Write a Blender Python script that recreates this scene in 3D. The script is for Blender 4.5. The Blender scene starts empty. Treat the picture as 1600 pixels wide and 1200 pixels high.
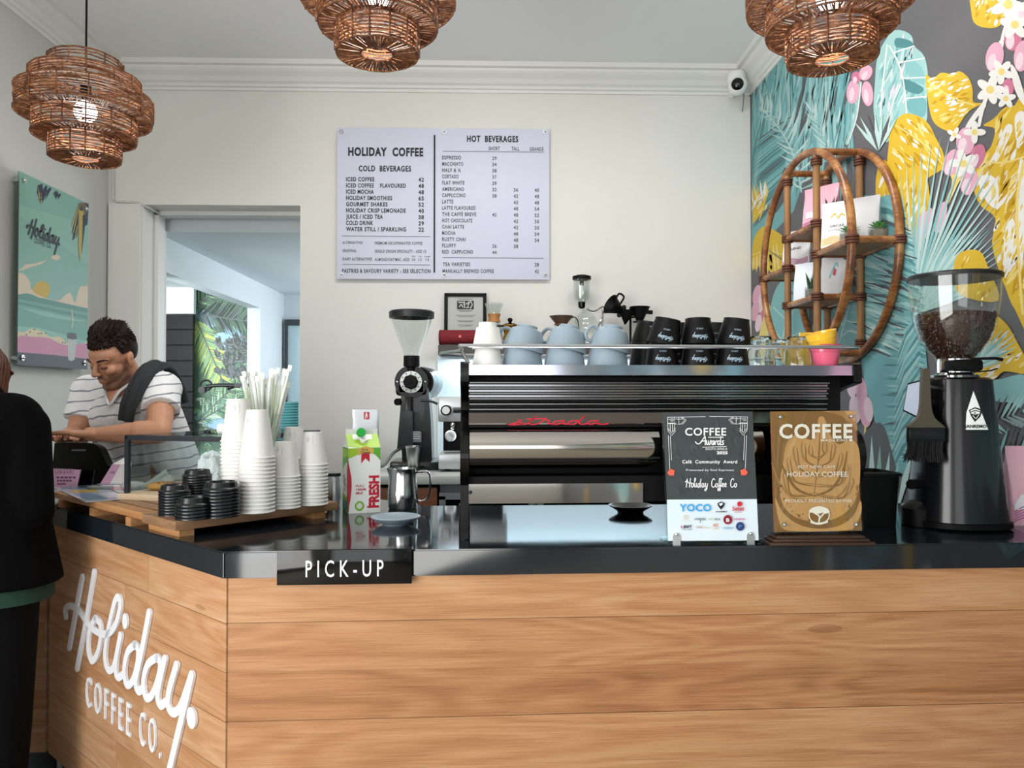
import bpy, bmesh, math, random
from mathutils import Vector, Matrix, noise as mnoise
R = math.radians; PI = math.pi
S = bpy.context.scene
COL = S.collection
random.seed(7)
# ------------------------------------------------------------------ camera
EYE, FPX, YAW, PITCH = 1.45, 1200.0, R(1.43), R(0.95)
cd = bpy.data.cameras.new('camera'); cd.sensor_width = 36; cd.lens = 36*FPX/1600; cd.clip_start = .05
cam = bpy.data.objects.new('camera', cd); COL.objects.link(cam)
cam.location = (0, 0, EYE); cam.rotation_euler = (PI/2+PITCH, 0, -YAW); S.camera = cam
# ------------------------------------------------------------------ world, exposure, daylight
S.view_settings.view_transform = 'Standard'; S.view_settings.look = 'None'
S.view_settings.gamma = 1; S.view_settings.use_curve_mapping = False
S.view_settings.exposure = 0.0
W = bpy.data.worlds.new('sky'); S.world = W; W.use_nodes = True
bg = W.node_tree.nodes['Background']; bg.inputs[0].default_value = (.80, .88, 1, 1); bg.inputs[1].default_value = 1.3
XLW = -2.25
def area(name, loc, target, sx, sy, power, col):
    l = bpy.data.lights.new(name, 'AREA'); l.shape = 'RECTANGLE'; l.size = sx; l.size_y = sy; l.energy = power; l.color = col
    o = bpy.data.objects.new(name, l); COL.objects.link(o); o.location = loc
    o.rotation_euler = (Vector(target)-Vector(loc)).to_track_quat('-Z', 'Y').to_euler(); return o
# daylight through the shop-front window behind the camera, the street door on the left, and the window of the back room
area('shopfront_daylight', (-.3, -6.4, 1.65), (-.3, 3, 1.75), 3.6, 2.7, 60, (1, .975, .95))
area('street_window_daylight', (XLW, -.8, 1.35), (1.0, -.1, 1.55), 3.1, 2.2, 165, (1, .985, .96))
area('overhead_fill', (.2, 2.75, 3.40), (.2, 3.1, 0), 1.8, .5, 44, (1, .985, .96))  # added fill over the work area to brighten the back wall, no real fixture
area('shelf_strip_light', (.42, 4.50, 1.675), (.42, 4.52, 0), 1.4, .03, 6.5, (.78, .91, 1))
area('back_room_daylight', (-.2, 7.0, 2.1), (-2.0, 6.2, 1.3), 1.4, 1.2, 42, (.95, .98, 1))
area('passage_daylight', (-3.1, 5.2, 2.1), (-3.1, 7.2, 1.5), 1.2, 1.0, 62, (.95, .98, 1))
# ------------------------------------------------------------------ pixel -> place (every point gets its own real distance)
def ray(px, py):
    x = (px-800)/FPX; y = (600-py)/FPX
    f = Vector((math.sin(YAW)*math.cos(PITCH), math.cos(YAW)*math.cos(PITCH), math.sin(PITCH)))
    r = Vector((math.cos(YAW), -math.sin(YAW), 0)); return f+x*r+y*r.cross(f)
CO = Vector((0, 0, EYE))
def atY(px, py, Y): d = ray(px, py); return CO+d*(Y/d.y)
def atX(px, py, X): d = ray(px, py); return CO+d*(X/d.x)
def atZ(px, py, Z): d = ray(px, py); return CO+d*((Z-EYE)/d.z)
def at_plane(px, py, p, n): d = ray(px, py); return CO+d*((p-CO).dot(n)/d.dot(n))
# ------------------------------------------------------------------ materials
def lin(h):
    if isinstance(h, str):
        h = h.lstrip('#'); c = [int(h[i:i+2], 16)/255 for i in (0, 2, 4)]
    else: c = h
    return tuple(x/12.92 if x <= .04045 else ((x+.055)/1.055)**2.4 for x in c)+(1,)
def unlin(h, k):
    # a print's ink colour, k times as light
    return tuple((x*12.92 if x <= .0031308 else 1.055*x**(1/2.4)-.055) for x in [c*k for c in lin(h)[:3]])
class NT:
    def __init__(s, m): s.m = m; s.t = m.node_tree; s.b = s.t.nodes['Principled BSDF']
    def n(s, typ, ins=None, **kw):
        nd = s.t.nodes.new('ShaderNode'+typ)
        for k, v in kw.items(): setattr(nd, k, v)
        for k, v in (ins or {}).items(): s.set(nd.inputs[k], v)
        return nd
    def set(s, sock, v):
        if hasattr(v, 'is_output'): s.t.links.new(v, sock)
        elif hasattr(v, 'outputs'): s.t.links.new(v.outputs[0], sock)
        else: sock.default_value = v
    def math(s, op, a, b=0.0, c=None):
        nd = s.n('Math', operation=op); s.set(nd.inputs[0], a); s.set(nd.inputs[1], b)
        if c is not None: s.set(nd.inputs[2], c)
        return nd.outputs[0]
    def ramp(s, f, stops):
        nd = s.n('ValToRGB'); s.set(nd.inputs[0], f); e = nd.color_ramp.elements
        while len(e) < len(stops): e.new(.5)
        for q, (p, c) in zip(e, stops): q.position = p; q.color = lin(c)
        return nd.outputs[0]
    def mix(s, f, a, b, typ='MIX'):
        nd = s.n('Mix', data_type='RGBA', blend_type=typ); s.set(nd.inputs[0], f)
        s.set(nd.inputs[6], lin(a) if isinstance(a, str) else a); s.set(nd.inputs[7], lin(b) if isinstance(b, str) else b)
        return nd.outputs[2]
    def coord(s, scale=(1, 1, 1), out='Object', loc=(0, 0, 0)):
        c = s.n('TexCoord'); mp = s.n('Mapping'); s.t.links.new(c.outputs[out], mp.inputs[0])
        mp.inputs['Scale'].default_value = scale; mp.inputs['Location'].default_value = loc; return mp.outputs[0]
    def noise(s, v, scale, detail=3, rough=.5, dist=0):
        nd = s.n('TexNoise', {'Scale': scale, 'Detail': detail, 'Roughness': rough, 'Distortion': dist}); s.t.links.new(v, nd.inputs['Vector']); return nd.outputs[0]
    def bump(s, h, strength=.3, dist=.002):
        nd = s.n('Bump', {'Strength': strength, 'Distance': dist, 'Height': h}); s.t.links.new(nd.outputs[0], s.b.inputs['Normal'])
MATS = {}
def mat(name, col='808080', rough=.5, metal=0, trans=0, ior=1.45, emit=0, spec=.5, coat=0, alpha=1, vary=0, vs=8, bump=0, bs=60, sss=0, ecol=None):
    if name in MATS: return MATS[name]
    m = bpy.data.materials.new(name); m.use_nodes = True; t = NT(m); b = t.b.inputs; MATS[name] = m
    b['Base Color'].default_value = lin(col); b['Roughness'].default_value = rough; b['Metallic'].default_value = metal
    b['Transmission Weight'].default_value = trans; b['IOR'].default_value = ior; b['Specular IOR Level'].default_value = spec
    b['Coat Weight'].default_value = coat; b['Alpha'].default_value = alpha
    if emit: b['Emission Color'].default_value = lin(ecol or col); b['Emission Strength'].default_value = emit
    if sss: b['Subsurface Weight'].default_value = sss; b['Subsurface Radius'].default_value = (.01, .004, .002)
    if vary or bump:
        v = t.coord()
        if vary:
            c = lin(col); f = t.noise(v, vs, 4, .6)
            lo = tuple(x*(1-vary) for x in c[:3])+(1,); hi = tuple(min(1, x*(1+vary)) for x in c[:3])+(1,)
            t.set(b['Base Color'], t.mix(f, lo, hi))
        if bump: t.bump(t.noise(v, bs, 3), bump)
    return m
def clearglass(name, tint='ffffff', fac=.08, rough=0.0):
    # thin panes: mostly see-through with a fresnel sheen
    if name in MATS: return MATS[name]
    m = bpy.data.materials.new(name); m.use_nodes = True; t = NT(m); MATS[name] = m
    tr = t.n('BsdfTransparent', {'Color': lin(tint)}); gl = t.n('BsdfGlossy', {'Color': (1, 1, 1, 1), 'Roughness': rough})
    lw = t.n('LayerWeight', {'Blend': .25}); fc = lw.outputs['Facing']; f = t.math('ADD', t.math('MULTIPLY', t.math('MULTIPLY', fc, fc), .4), fac)
    mx = t.n('MixShader', {0: f}); t.t.links.new(tr.outputs[0], mx.inputs[1]); t.t.links.new(gl.outputs[0], mx.inputs[2])
    t.t.links.new(mx.outputs[0], t.t.nodes['Material Output'].inputs[0]); return m
# ------------------------------------------------------------------ geometry collector
def catmull(pts, n=8, closed=False):
    P = [Vector(p) for p in pts]; out = []; L = len(P)
    if L < 3 and not closed: return P
    for i in range(L if closed else L-1):
        if closed: a, b, c, d = P[i-1], P[i], P[(i+1) % L], P[(i+2) % L]
        else: a, b, c, d = P[max(i-1, 0)], P[i], P[i+1], P[min(i+2, L-1)]
        for k in range(n):
            t = k/n; out.append(.5*((2*b)+(c-a)*t+(2*a-5*b+4*c-d)*t*t+(3*b-a-3*c+d)*t**3))
    if not closed: out.append(P[-1])
    return out
class G:
    def __init__(s): s.v = []; s.f = []; s.mi = []; s.sm = []; s.M = Matrix()
    def add(s, vs, fs, mi=0, smooth=False, M=None):
        k = len(s.v); T = s.M @ M if M is not None else s.M
        s.v += [tuple(T @ Vector(v)) for v in vs]; s.f += [tuple(i+k for i in f) for f in fs]
        s.mi += [mi]*len(fs); s.sm += [smooth]*len(fs); return s
    def box(s, c, d, mi=0, rot=None, bev=0, seg=2, smooth=False):
        x, y, z = d[0]/2, d[1]/2, d[2]/2
        M = Matrix.Translation(Vector(c)) @ (rot.to_4x4() if rot is not None else Matrix())
        if bev:
            bm = bmesh.new(); bmesh.ops.create_cube(bm, size=1, matrix=Matrix.Diagonal((d[0], d[1], d[2], 1)))
            bmesh.ops.bevel(bm, geom=bm.edges[:], offset=min(bev, .49*min(d)), segments=seg, affect='EDGES', profile=.5)
            s.bm(bm, mi, True, M); return s
        vs = [(a*x, b*y, e*z) for a in (-1, 1) for b in (-1, 1) for e in (-1, 1)]
        return s.add(vs, [(0, 1, 3, 2), (4, 6, 7, 5), (0, 4, 5, 1), (2, 3, 7, 6), (0, 2, 6, 4), (1, 5, 7, 3)], mi, smooth, M)
    def bm(s, bm, mi=0, smooth=True, M=None):
        bm.verts.index_update(); s.add([v.co[:] for v in bm.verts], [[v.index for v in f.verts] for f in bm.faces], mi, smooth, M); bm.free(); return s
    def lathe(s, prof, n=32, c=(0, 0, 0), mi=0, smooth=True, M=None, squash=(1, 1), flute=None):
        # prof: (r, z) pairs; r == 0 closes
        vs = []; fs = []; rows = []
        for r, z in prof:
            if r < 1e-6: rows.append([len(vs)]); vs.append((c[0], c[1], c[2]+z))
            else:
                rows.append(list(range(len(vs), len(vs)+n)))
                for k in range(n):
                    a = 2*PI*k/n; q = r*(1+(flute(a, z) if flute else 0)); vs.append((c[0]+q*math.cos(a)*squash[0], c[1]+q*math.sin(a)*squash[1], c[2]+z))
        for A, B in zip(rows, rows[1:]):
            for k in range(n):
                j = (k+1) % n
                if len(A) == 1 and len(B) == 1: break
                if len(A) == 1: fs.append((A[0], B[j], B[k]))
                elif len(B) == 1: fs.append((A[k], A[j], B[0]))
                else: fs.append((A[k], A[j], B[j], B[k]))
        return s.add(vs, fs, mi, smooth, M)
    def cyl(s, a, b, r, n=16, mi=0, r2=None, smooth=True):
        a, b = Vector(a), Vector(b); d = b-a; q = Vector((0, 0, 1)).rotation_difference(d).to_matrix().to_4x4()
        r2 = r if r2 is None else r2; L = d.length
        return s.lathe([(0, 0), (r, 0), (r2, L), (0, L)], n, (0, 0, 0), mi, smooth, Matrix.Translation(a) @ q)
    def tube(s, pts, r, n=8, mi=0, closed=False, caps=True, smooth=True, sx=1.0):
        P = [Vector(p) for p in pts]; L = len(P); vs = []; fs = []; up = None
        for i in range(L):
            if closed: t = P[(i+1) % L]-P[i-1]
            else: t = P[min(i+1, L-1)]-P[max(i-1, 0)]
            t.normalize()
            if up is None:
                up = Vector((0, 0, 1)) if abs(t.z) < .9 else Vector((1, 0, 0))
            u = (up-t*up.dot(t)); u.normalize(); w = t.cross(u); up = u
            rr = r(i/(L-1)) if callable(r) else r
            vs += [P[i]+rr*(math.cos(2*PI*k/n)*u+sx*math.sin(2*PI*k/n)*w) for k in range(n)]
        for i in range(L if closed else L-1):
            j = (i+1) % L
            for k in range(n):
                m = (k+1) % n; fs.append((i*n+k, i*n+m, j*n+m, j*n+k))
        if caps and not closed: fs += [tuple(range(n))[::-1], tuple((L-1)*n+k for k in range(n))]
        return s.add(vs, fs, mi, smooth)
    def prism(s, poly, a, b, axis='y', mi=0, smooth=False):
        # extrude a 2D polygon between a and b along axis. poly (u,v): y->(x,z) x->(y,z) z->(x,y)
        def p(u, v, t): return {'y': (u, t, v), 'x': (t, u, v), 'z': (u, v, t)}[axis]
        n = len(poly); vs = [p(u, v, a) for u, v in poly]+[p(u, v, b) for u, v in poly]
        ar = sum(poly[i][0]*poly[(i+1) % n][1]-poly[(i+1) % n][0]*poly[i][1] for i in range(n))
        flip = (ar > 0) != (axis == 'y')
        fs = [tuple(range(n)), tuple(range(2*n-1, n-1, -1))]+[(i, i+n, (i+1) % n+n, (i+1) % n) for i in range(n)]
        if flip: fs = [f[::-1] for f in fs]
        return s.add(vs, fs, mi, smooth)
    def quad(s, a, b, c, d, mi=0): return s.add([a, b, c, d], [(0, 1, 2, 3)], mi)
    def sphere(s, c, r, n=16, mi=0, sc=(1, 1, 1), M=None):
        pr = [(r*math.sin(PI*i/(n//2)), -r*math.cos(PI*i/(n//2))) for i in range(n//2+1)]; pr[0] = (0, -r); pr[-1] = (0, r)
        T = Matrix.Translation(Vector(c)) @ (M if M is not None else Matrix()) @ Matrix.Diagonal((sc[0], sc[1], sc[2], 1))
        return s.lathe(pr, n, (0, 0, 0), mi, True, T)
    def build(s, name, mats, parent=None, loc=None, rot=None, angle=35, **props):
        me = bpy.data.meshes.new(name); me.from_pydata(s.v, [], s.f)
        for m in (mats if isinstance(mats, (list, tuple)) else [mats]): me.materials.append(m)
        me.polygons.foreach_set('material_index', s.mi); me.polygons.foreach_set('use_smooth', s.sm)
        me.update()
        if any(s.sm): me.set_sharp_from_angle(angle=R(angle))
        return link(name, me, parent, loc, rot, **props)
def link(name, data, parent=None, loc=None, rot=None, **props):
    o = bpy.data.objects.new(name, data); COL.objects.link(o)
    if parent is not None: o.parent = parent
    if loc is not None: o.location = loc
    if rot is not None: o.rotation_euler = rot
    for k, v in props.items(): o[k] = v
    return o
def tag(o, label, cat, group=None):
    o['label'] = label; o['category'] = cat
    if group: o['group'] = group
    return o
def thing(name, label, cat, loc=(0, 0, 0), rot=(0, 0, 0), group=None):
    return tag(link(name, None, None, loc, rot), label, cat, group)
def struct(o): o['kind'] = 'structure'; return o
def dup(src, loc=None, rot=None, label=None, scale=None, group=None):
    c = src.copy(); COL.objects.link(c)
    if loc is not None: c.location = loc
    if rot is not None: c.rotation_euler = rot
    if scale is not None: c.scale = scale
    if label: c['label'] = label
    if group: c['group'] = group
    for ch in list(src.children):
        d = ch.copy(); COL.objects.link(d); d.parent = c
        for g in list(ch.children): e = g.copy(); COL.objects.link(e); e.parent = d
    return c
ORD = 'first second third fourth fifth sixth seventh eighth ninth tenth eleventh twelfth thirteenth fourteenth fifteenth sixteenth seventeenth eighteenth nineteenth twentieth'.split()
ORD += ['twenty-'+w for w in ORD[:9]]+['thirtieth']+['thirty-'+w for w in ORD[:9]]
# ------------------------------------------------------------------ lettering
_tc = {}
def glyphs(txt, bold=0.0, space=1.0, depth=0.0, sx=1.0):
    # a line of built-in font text as flat verts/faces, normalised so that capitals are 1 high
    key = (txt, bold, space, sx)
    if key in _tc: return _tc[key]
    c = bpy.data.curves.new('lettering', 'FONT'); c.body = txt; c.size = 1; c.offset = bold; c.space_character = space
    c.resolution_u = 3; c.fill_mode = 'BOTH'
    o = bpy.data.objects.new('lettering', c); COL.objects.link(o)
    dg = bpy.context.evaluated_depsgraph_get(); me = o.evaluated_get(dg).to_mesh()
    vs = [v.co.copy() for v in me.vertices]; fs = [tuple(p.vertices) for p in me.polygons]
    o.to_mesh_clear(); bpy.data.objects.remove(o); bpy.data.curves.remove(c)
    x0 = min((v.x for v in vs), default=0); k = 1/.729
    vs = [((v.x-x0)*k*sx, v.y*k) for v in vs]
    w = max((v[0] for v in vs), default=0)
    _tc[key] = (vs, fs, w); return _tc[key]
def write(g, txt, fr, u, v, h, w=None, sx=.6, align='l', bold=0.0, space=1.0, mi=0, d=0.0, flip=False, thick=0.0):
    # fr(u, v, d) -> 3D; capitals h high on baseline v; w squeezes the line to that width
    vs, fs, W0 = glyphs(txt, bold, space)
    if not vs: return
    k = (w/(W0*h)) if w else sx
    wid = W0*h*k; o = {'l': 0, 'c': -wid/2, 'r': -wid}[align]
    P = [fr(u+o+a*h*k, v+b*h, d) for a, b in vs]
    g.add(P, fs if not flip else [f[::-1] for f in fs], mi)
    if thick:
        key = lambda i: (round(vs[i][0], 4), round(vs[i][1], 4)); cnt = {}
        for f in fs:
            for i, j in zip(f, f[1:]+f[:1]): k2 = frozenset((key(i), key(j))); cnt.setdefault(k2, []).append((i, j))
        B_ = [fr(u+o+a*h*k, v+b*h, d-thick) for a, b in vs]; n = len(P)
        g.add(P+B_, [(i, j, j+n, i+n) for e in cnt.values() if len(e) == 1 for i, j in e], mi)
def stroke(g, pts, fr, r, mi=0, d=0.0, n=6, thick=0.0, taper=None, closed=False, aspect=1.0):
    # a pen stroke with round ends in the plane of fr
    P = catmull([(p[0], p[1], 0) for p in pts], n, closed)
    L = len(P); left = []; right = []
    for i in range(L):
        if closed: t = P[(i+1) % L]-P[i-1]
        else: t = P[min(i+1, L-1)]-P[max(i-1, 0)]
        t.z = 0
        if t.length < 1e-9: t = Vector((1, 0, 0))
        t.normalize(); q = r*(taper(i/(L-1)) if taper else 1)
        nrm = Vector((-t.y, t.x, 0))*q; left.append(P[i]+nrm); right.append(P[i]-nrm)
    if closed:
        vs = [fr(p.x, p.y, d) for p in left+right]; fs = [(i, L+i, L+(i+1) % L, (i+1) % L) for i in range(L)]
        g.add(vs, fs, mi); return
    def cap(c, a, q):
        return [c+Vector((math.cos(a+PI*k/6), math.sin(a+PI*k/6), 0))*q for k in range(1, 6)]
    q0 = (left[0]-P[0]).length; q1 = (left[-1]-P[-1]).length
    e = left[-1]-P[-1]; s0 = right[0]-P[0]
    def arc(c, fromv, q): 
        a = math.atan2(fromv.y, fromv.x); return [c+Vector((math.cos(a-PI*k/6), math.sin(a-PI*k/6), 0))*q for k in range(1, 6)]
    capend = arc(P[-1], e, q1); capst = arc(P[0], s0, q0)
    V = left+right+capend+capst
    fs = [(i, L+i, L+i+1, i+1) for i in range(L-1)]
    fs.append(tuple([L-1]+[2*L-1]+[2*L+4-k for k in range(5)])); fs.append(tuple([L]+[0]+[2*L+9-k for k in range(5)]))
    k = len(V)
    if thick:
        out = [fr(p.x, p.y, d) for p in V]+[fr(p.x, p.y, d-thick) for p in V]
        ring = list(range(L))+[2*L+j for j in range(5)]+[L+i for i in range(L-1, -1, -1)]+[2*L+5+j for j in range(5)]
        m = len(ring); fs += [(ring[i], ring[(i+1) % m], ring[(i+1) % m]+k, ring[i]+k) for i in range(m)]
        g.add(out, fs, mi)
    else: g.add([fr(p.x, p.y, d) for p in V], fs, mi)
def blob(g, poly, fr, d=0.0, mi=0):
    # a filled flat outline (may be concave)
    g.add([fr(p[0], p[1], d) for p in poly], [tuple(range(len(poly)))], mi)
def disc(g, u, v, ru, rv, fr, d=0.0, mi=0, n=20, rot=0):
    c, s = math.cos(rot), math.sin(rot)
    blob(g, [(u+ru*math.cos(2*PI*k/n)*c-rv*math.sin(2*PI*k/n)*s, v+ru*math.cos(2*PI*k/n)*s+rv*math.sin(2*PI*k/n)*c) for k in range(n)], fr, d, mi)
# ================================================================== THE SETTING
XR, XL, YB, ZC = 1.562, -2.282, 4.6, 3.42
def plaster(name, col, rough=.75, b=.12):
    if name in MATS: return MATS[name]
    m = mat(name, col, rough); t = NT(m); v = t.coord()
    t.set(t.b.inputs['Base Color'], t.mix(t.noise(v, 2.2, 5, .6), tuple(x*.955 for x in lin(col)[:3])+(1,), lin(col)))
    t.bump(t.noise(v, 14, 6, .65), b, .01); return m
def wood(name, stops, h=.1165, hz=0.0, seam=2, rough=.42, along='x', ring=34, fine=190, coat=0, brk=0.0):
    # boards along local x (or z), each board with its own figure
    if name in MATS: return MATS[name]
    m = mat(name, 'a07040', rough, coat=coat); t = NT(m)
    c = t.n('TexCoord').outputs['Object']; sp = t.n('SeparateXYZ', {0: c})
    x, y, z = sp.outputs
    if along == 'y': x, y = y, x
    if along == 'z': x, z = z, x
    zz = t.math('ADD', z, hz); q = t.math('DIVIDE', zz, h); i = t.math('FLOOR', q); fr = t.math('SUBTRACT', q, i)
    if brk:
        rr = t.n('TexWhiteNoise', noise_dimensions='1D'); t.set(rr.inputs['W'], i)
        xb = t.math('ADD', t.math('DIVIDE', x, brk), t.math('MULTIPLY', rr.outputs['Value'], 7.3)); bi = t.math('FLOOR', xb); bf = t.math('SUBTRACT', xb, bi)
        i = t.math('ADD', i, t.math('MULTIPLY', bi, 17.3))
    w = t.n('TexWhiteNoise', noise_dimensions='1D'); t.set(w.inputs['W'], i); r = w.outputs['Value']
    px = t.math('ADD', x, t.math('MULTIPLY', r, 37)); pz = t.math('ADD', zz, t.math('MULTIPLY', r, 11))
    def vec(a, b, e=1.0):
        cv = t.n('CombineXYZ'); t.set(cv.inputs[0], t.math('MULTIPLY', px, a)); t.set(cv.inputs[1], t.math('MULTIPLY', y, e)); t.set(cv.inputs[2], t.math('MULTIPLY', pz, b)); return cv.outputs[0]
    big = t.noise(vec(.85, 6.5), 1, 2, .45, .3)
    rg = t.math('ADD', t.math('MULTIPLY', t.math('SINE', t.math('MULTIPLY', big, ring*2.2)), .5), .5)
    fb = t.noise(vec(5.5, fine*1.7, 40), 1, 4, .65, .3); md = t.noise(vec(1.4, 34, 5), 1, 4, .6, .5); knot = t.noise(vec(2.0, 7), 1, 1, .5)
    f = t.math('ADD', t.math('MULTIPLY', rg, .10), t.math('ADD', t.math('MULTIPLY', fb, .45), t.math('MULTIPLY', md, .45)))
    f = t.math('ADD', f, t.math('MULTIPLY', t.math('SUBTRACT', r, .5), .16))
    col = t.ramp(f, stops)
    pore = t.n('MapRange', {1: .55, 2: .68, 3: 0.0, 4: .42}); t.set(pore.inputs[0], t.noise(vec(9, fine*2.4, 60), 1, 3, .7, .2)); col = t.mix(pore.outputs[0], col, stops[0][1])
    kn = t.math('MULTIPLY', t.math('GREATER_THAN', knot, .77), .35); col = t.mix(kn, col, '6b4526')
    e1 = t.math('LESS_THAN', fr, .012)
    if seam == 2:  # every second joint is open, the others are glue lines
        par = t.math('MODULO', t.math('ABSOLUTE', t.math('FLOOR', q)), 2.0); e1 = t.math('MULTIPLY', e1, t.math('SUBTRACT', .80, t.math('MULTIPLY', par, .62)))
    elif seam == 1: e1 = t.math('MULTIPLY', e1, .8)
    else: e1 = 0.0
    if brk: e1 = t.math('MAXIMUM', e1, t.math('MULTIPLY', t.math('LESS_THAN', bf, .0022), .75))
    col = t.mix(e1, col, '2a180c'); t.set(t.b.inputs['Base Color'], col)
    t.bump(t.math('SUBTRACT', fb, e1), .12, .002); return m
OAK = wood('oak_boards', [(.2, '7a4c2c'), (.42, 'a6744c'), (.58, 'b9895f'), (.85, 'cda880')], hz=.026)
OAK2 = wood('oak_boards_pale', [(.2, '845432'), (.42, 'ae7e55'), (.6, 'bf9570'), (.85, 'd2b08c')], hz=.026, seam=1, brk=.62)
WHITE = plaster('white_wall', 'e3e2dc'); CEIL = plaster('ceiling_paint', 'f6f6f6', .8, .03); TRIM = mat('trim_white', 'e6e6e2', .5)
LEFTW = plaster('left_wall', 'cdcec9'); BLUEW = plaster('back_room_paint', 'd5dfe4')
def wallbox(name, a, b, m, **k):
    g = G(); c = [(p+q)/2 for p, q in zip(a, b)]; g.box((0, 0, 0), [abs(q-p) for p, q in zip(a, b)]); return struct(g.build(name, m, loc=c, **k))
# floor of dark slate tiles
fm = mat('slate_floor', '3a3d42', .35); t = NT(fm)
br = t.n('TexBrick', {'Color1': lin('41454b'), 'Color2': lin('34383e'), 'Mortar': lin('1e2023'), 'Scale': 1.0, 'Mortar Size': .004, 'Brick Width': .6, 'Row Height': .6}, offset=0.0)
t.t.links.new(t.coord(), br.inputs['Vector']); t.set(t.b.inputs['Base Color'], br.outputs[0])
wallbox('floor', (-5, 1.2, -.1), (3, 9, 0), fm)
wallbox('floor_front', (-5, -7.2, -.1), (3, 1.2, 0), mat('pale_floor', '9d9486', .5, vary=.1))  # unseen floor, made paler than the slate to bounce light up to the ceiling
wallbox('ceiling', (XL-.3, -7.2, ZC), (XR+.3, 4.95, ZC+.1), CEIL)
# back wall with the doorway
DX0, DX1, DZ = -2.077, -1.150, 2.592
g = G()
g.box(((XL-.3+DX0)/2, YB+.165, ZC/2), (DX0-XL+.3, .33, ZC)); g.box(((DX1+XR+.3)/2, YB+.165, ZC/2), (XR+.3-DX1, .33, ZC))
g.box(((DX0+DX1)/2, YB+.165, (DZ+ZC)/2), (DX1-DX0, .33, ZC-DZ)); struct(g.build('wall_back', WHITE))
g = G(); g.box((DX0+.012, YB+.2, DZ/2), (.024, .09, DZ)); g.box(((DX0+DX1)/2, YB+.2, DZ-.012), (DX1-DX0, .09, .024)); g.box((DX1-.012, YB+.2, DZ/2), (.024, .09, DZ))
struct(g.build('trim_4', TRIM))
# shallow pier and lintel line beside the doorway, with the painted cable running down the corner
g = G(); g.box((DX0-.10, YB-.012, DZ/2), (.185, .024, DZ)); struct(g.build('wall_pier', WHITE))
g = G(); pts = [(XL+.035, YB-.02, 3.27), (XL+.035, YB-.02, 2.62), (XL+.055, YB-.02, 2.603), (-2.1, YB-.02, 2.598), (-2.05, YB+.02, 2.575), (-2.05, YB+.3, 2.575)]
g.tube(pts, .007, 8); struct(g.build('trim_5', mat('painted_cable', 'c9c8c2', .5)))
# side walls
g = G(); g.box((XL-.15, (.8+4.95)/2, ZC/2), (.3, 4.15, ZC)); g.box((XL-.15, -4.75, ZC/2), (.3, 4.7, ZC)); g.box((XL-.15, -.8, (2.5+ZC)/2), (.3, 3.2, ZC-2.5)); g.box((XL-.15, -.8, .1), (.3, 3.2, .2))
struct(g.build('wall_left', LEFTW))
g = G(); g.box((-2.25, -6.85, ZC/2), (.4, .3, ZC)); g.box((1.7, -6.85, ZC/2), (.4, .3, ZC)); g.box((-.3, -6.85, 3.2), (3.6, .3, .5)); g.box((-.3, -6.85, .13), (3.6, .3, .26)); g.box((-.3, -6.85, 1.6), (.08, .1, 2.8))
struct(g.build('wall_front', WHITE))
# cornices
PROF = [(0, 0), (.010, 0), (.012, .016), (.024, .020), (.030, .034), (.046, .044), (.062, .066), (.088, .086), (.098, .098), (.100, .112), (.122, .116), (.126, .143), (0, .143)]
z0 = ZC-.143
g = G(); g.prism([(YB-p, z0+z) for p, z in PROF], XL-.01, XR+.01, 'x'); struct(g.build('trim_1', TRIM))
g = G(); g.prism([(XL+p, z0+z) for p, z in PROF], -6.7, YB, 'y'); struct(g.build('trim_2', TRIM))
g = G(); g.prism([(XR-p, z0+z) for p, z in PROF], -6.7, YB, 'y'); struct(g.build('trim_3', TRIM))
# ---- back room seen through the doorway
YF = 7.94
g = G(); XP = -2.15
g.box((XP-.06, 7.6, 1.25), (.12, .9, 2.5)); g.box((XP-.06, 6.0, 2.385), (.12, 2.3, .23)); struct(g.build('wall_partition', BLUEW))
wallbox('wall_far', (-2.15, YF, 0), (2.6, YF+.1, 2.6), BLUEW)
wallbox('wall_side', (.4, 4.93, 0), (.5, YF, 2.6), BLUEW)
wallbox('ceiling_back', (-4.2, 4.93, 2.5), (2.6, YF+.1, 2.6), plaster('ceiling_blue', 'd9e3e8'))
wallbox('wall_passage_side', (-4.2, 4.93, 0), (-4.1, YF, 2.5), WHITE)
# far glass door in its dark frame
p0 = atY(451, 509, YF-.02); p1 = atY(478, 509, YF-.02)
g = G(); g.box((0, 0, p0.z/2), (p1.x-p0.x, .03, p0.z)); d1 = struct(g.build('door_1', mat('frosted_door_glass', 'bcd6dc', .25), loc=((p0.x+p1.x)/2, YF-.03, 0)))
g = G(); g.box((0, -.02, p0.z+.03), (p1.x-p0.x+.06, .04, .06)); g.box((-(p1.x-p0.x)/2-.012, -.02, p0.z/2), (.025, .04, p0.z)); g.build('door_frame', mat('dark_frame', '3d4145', .5), d1)
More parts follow.
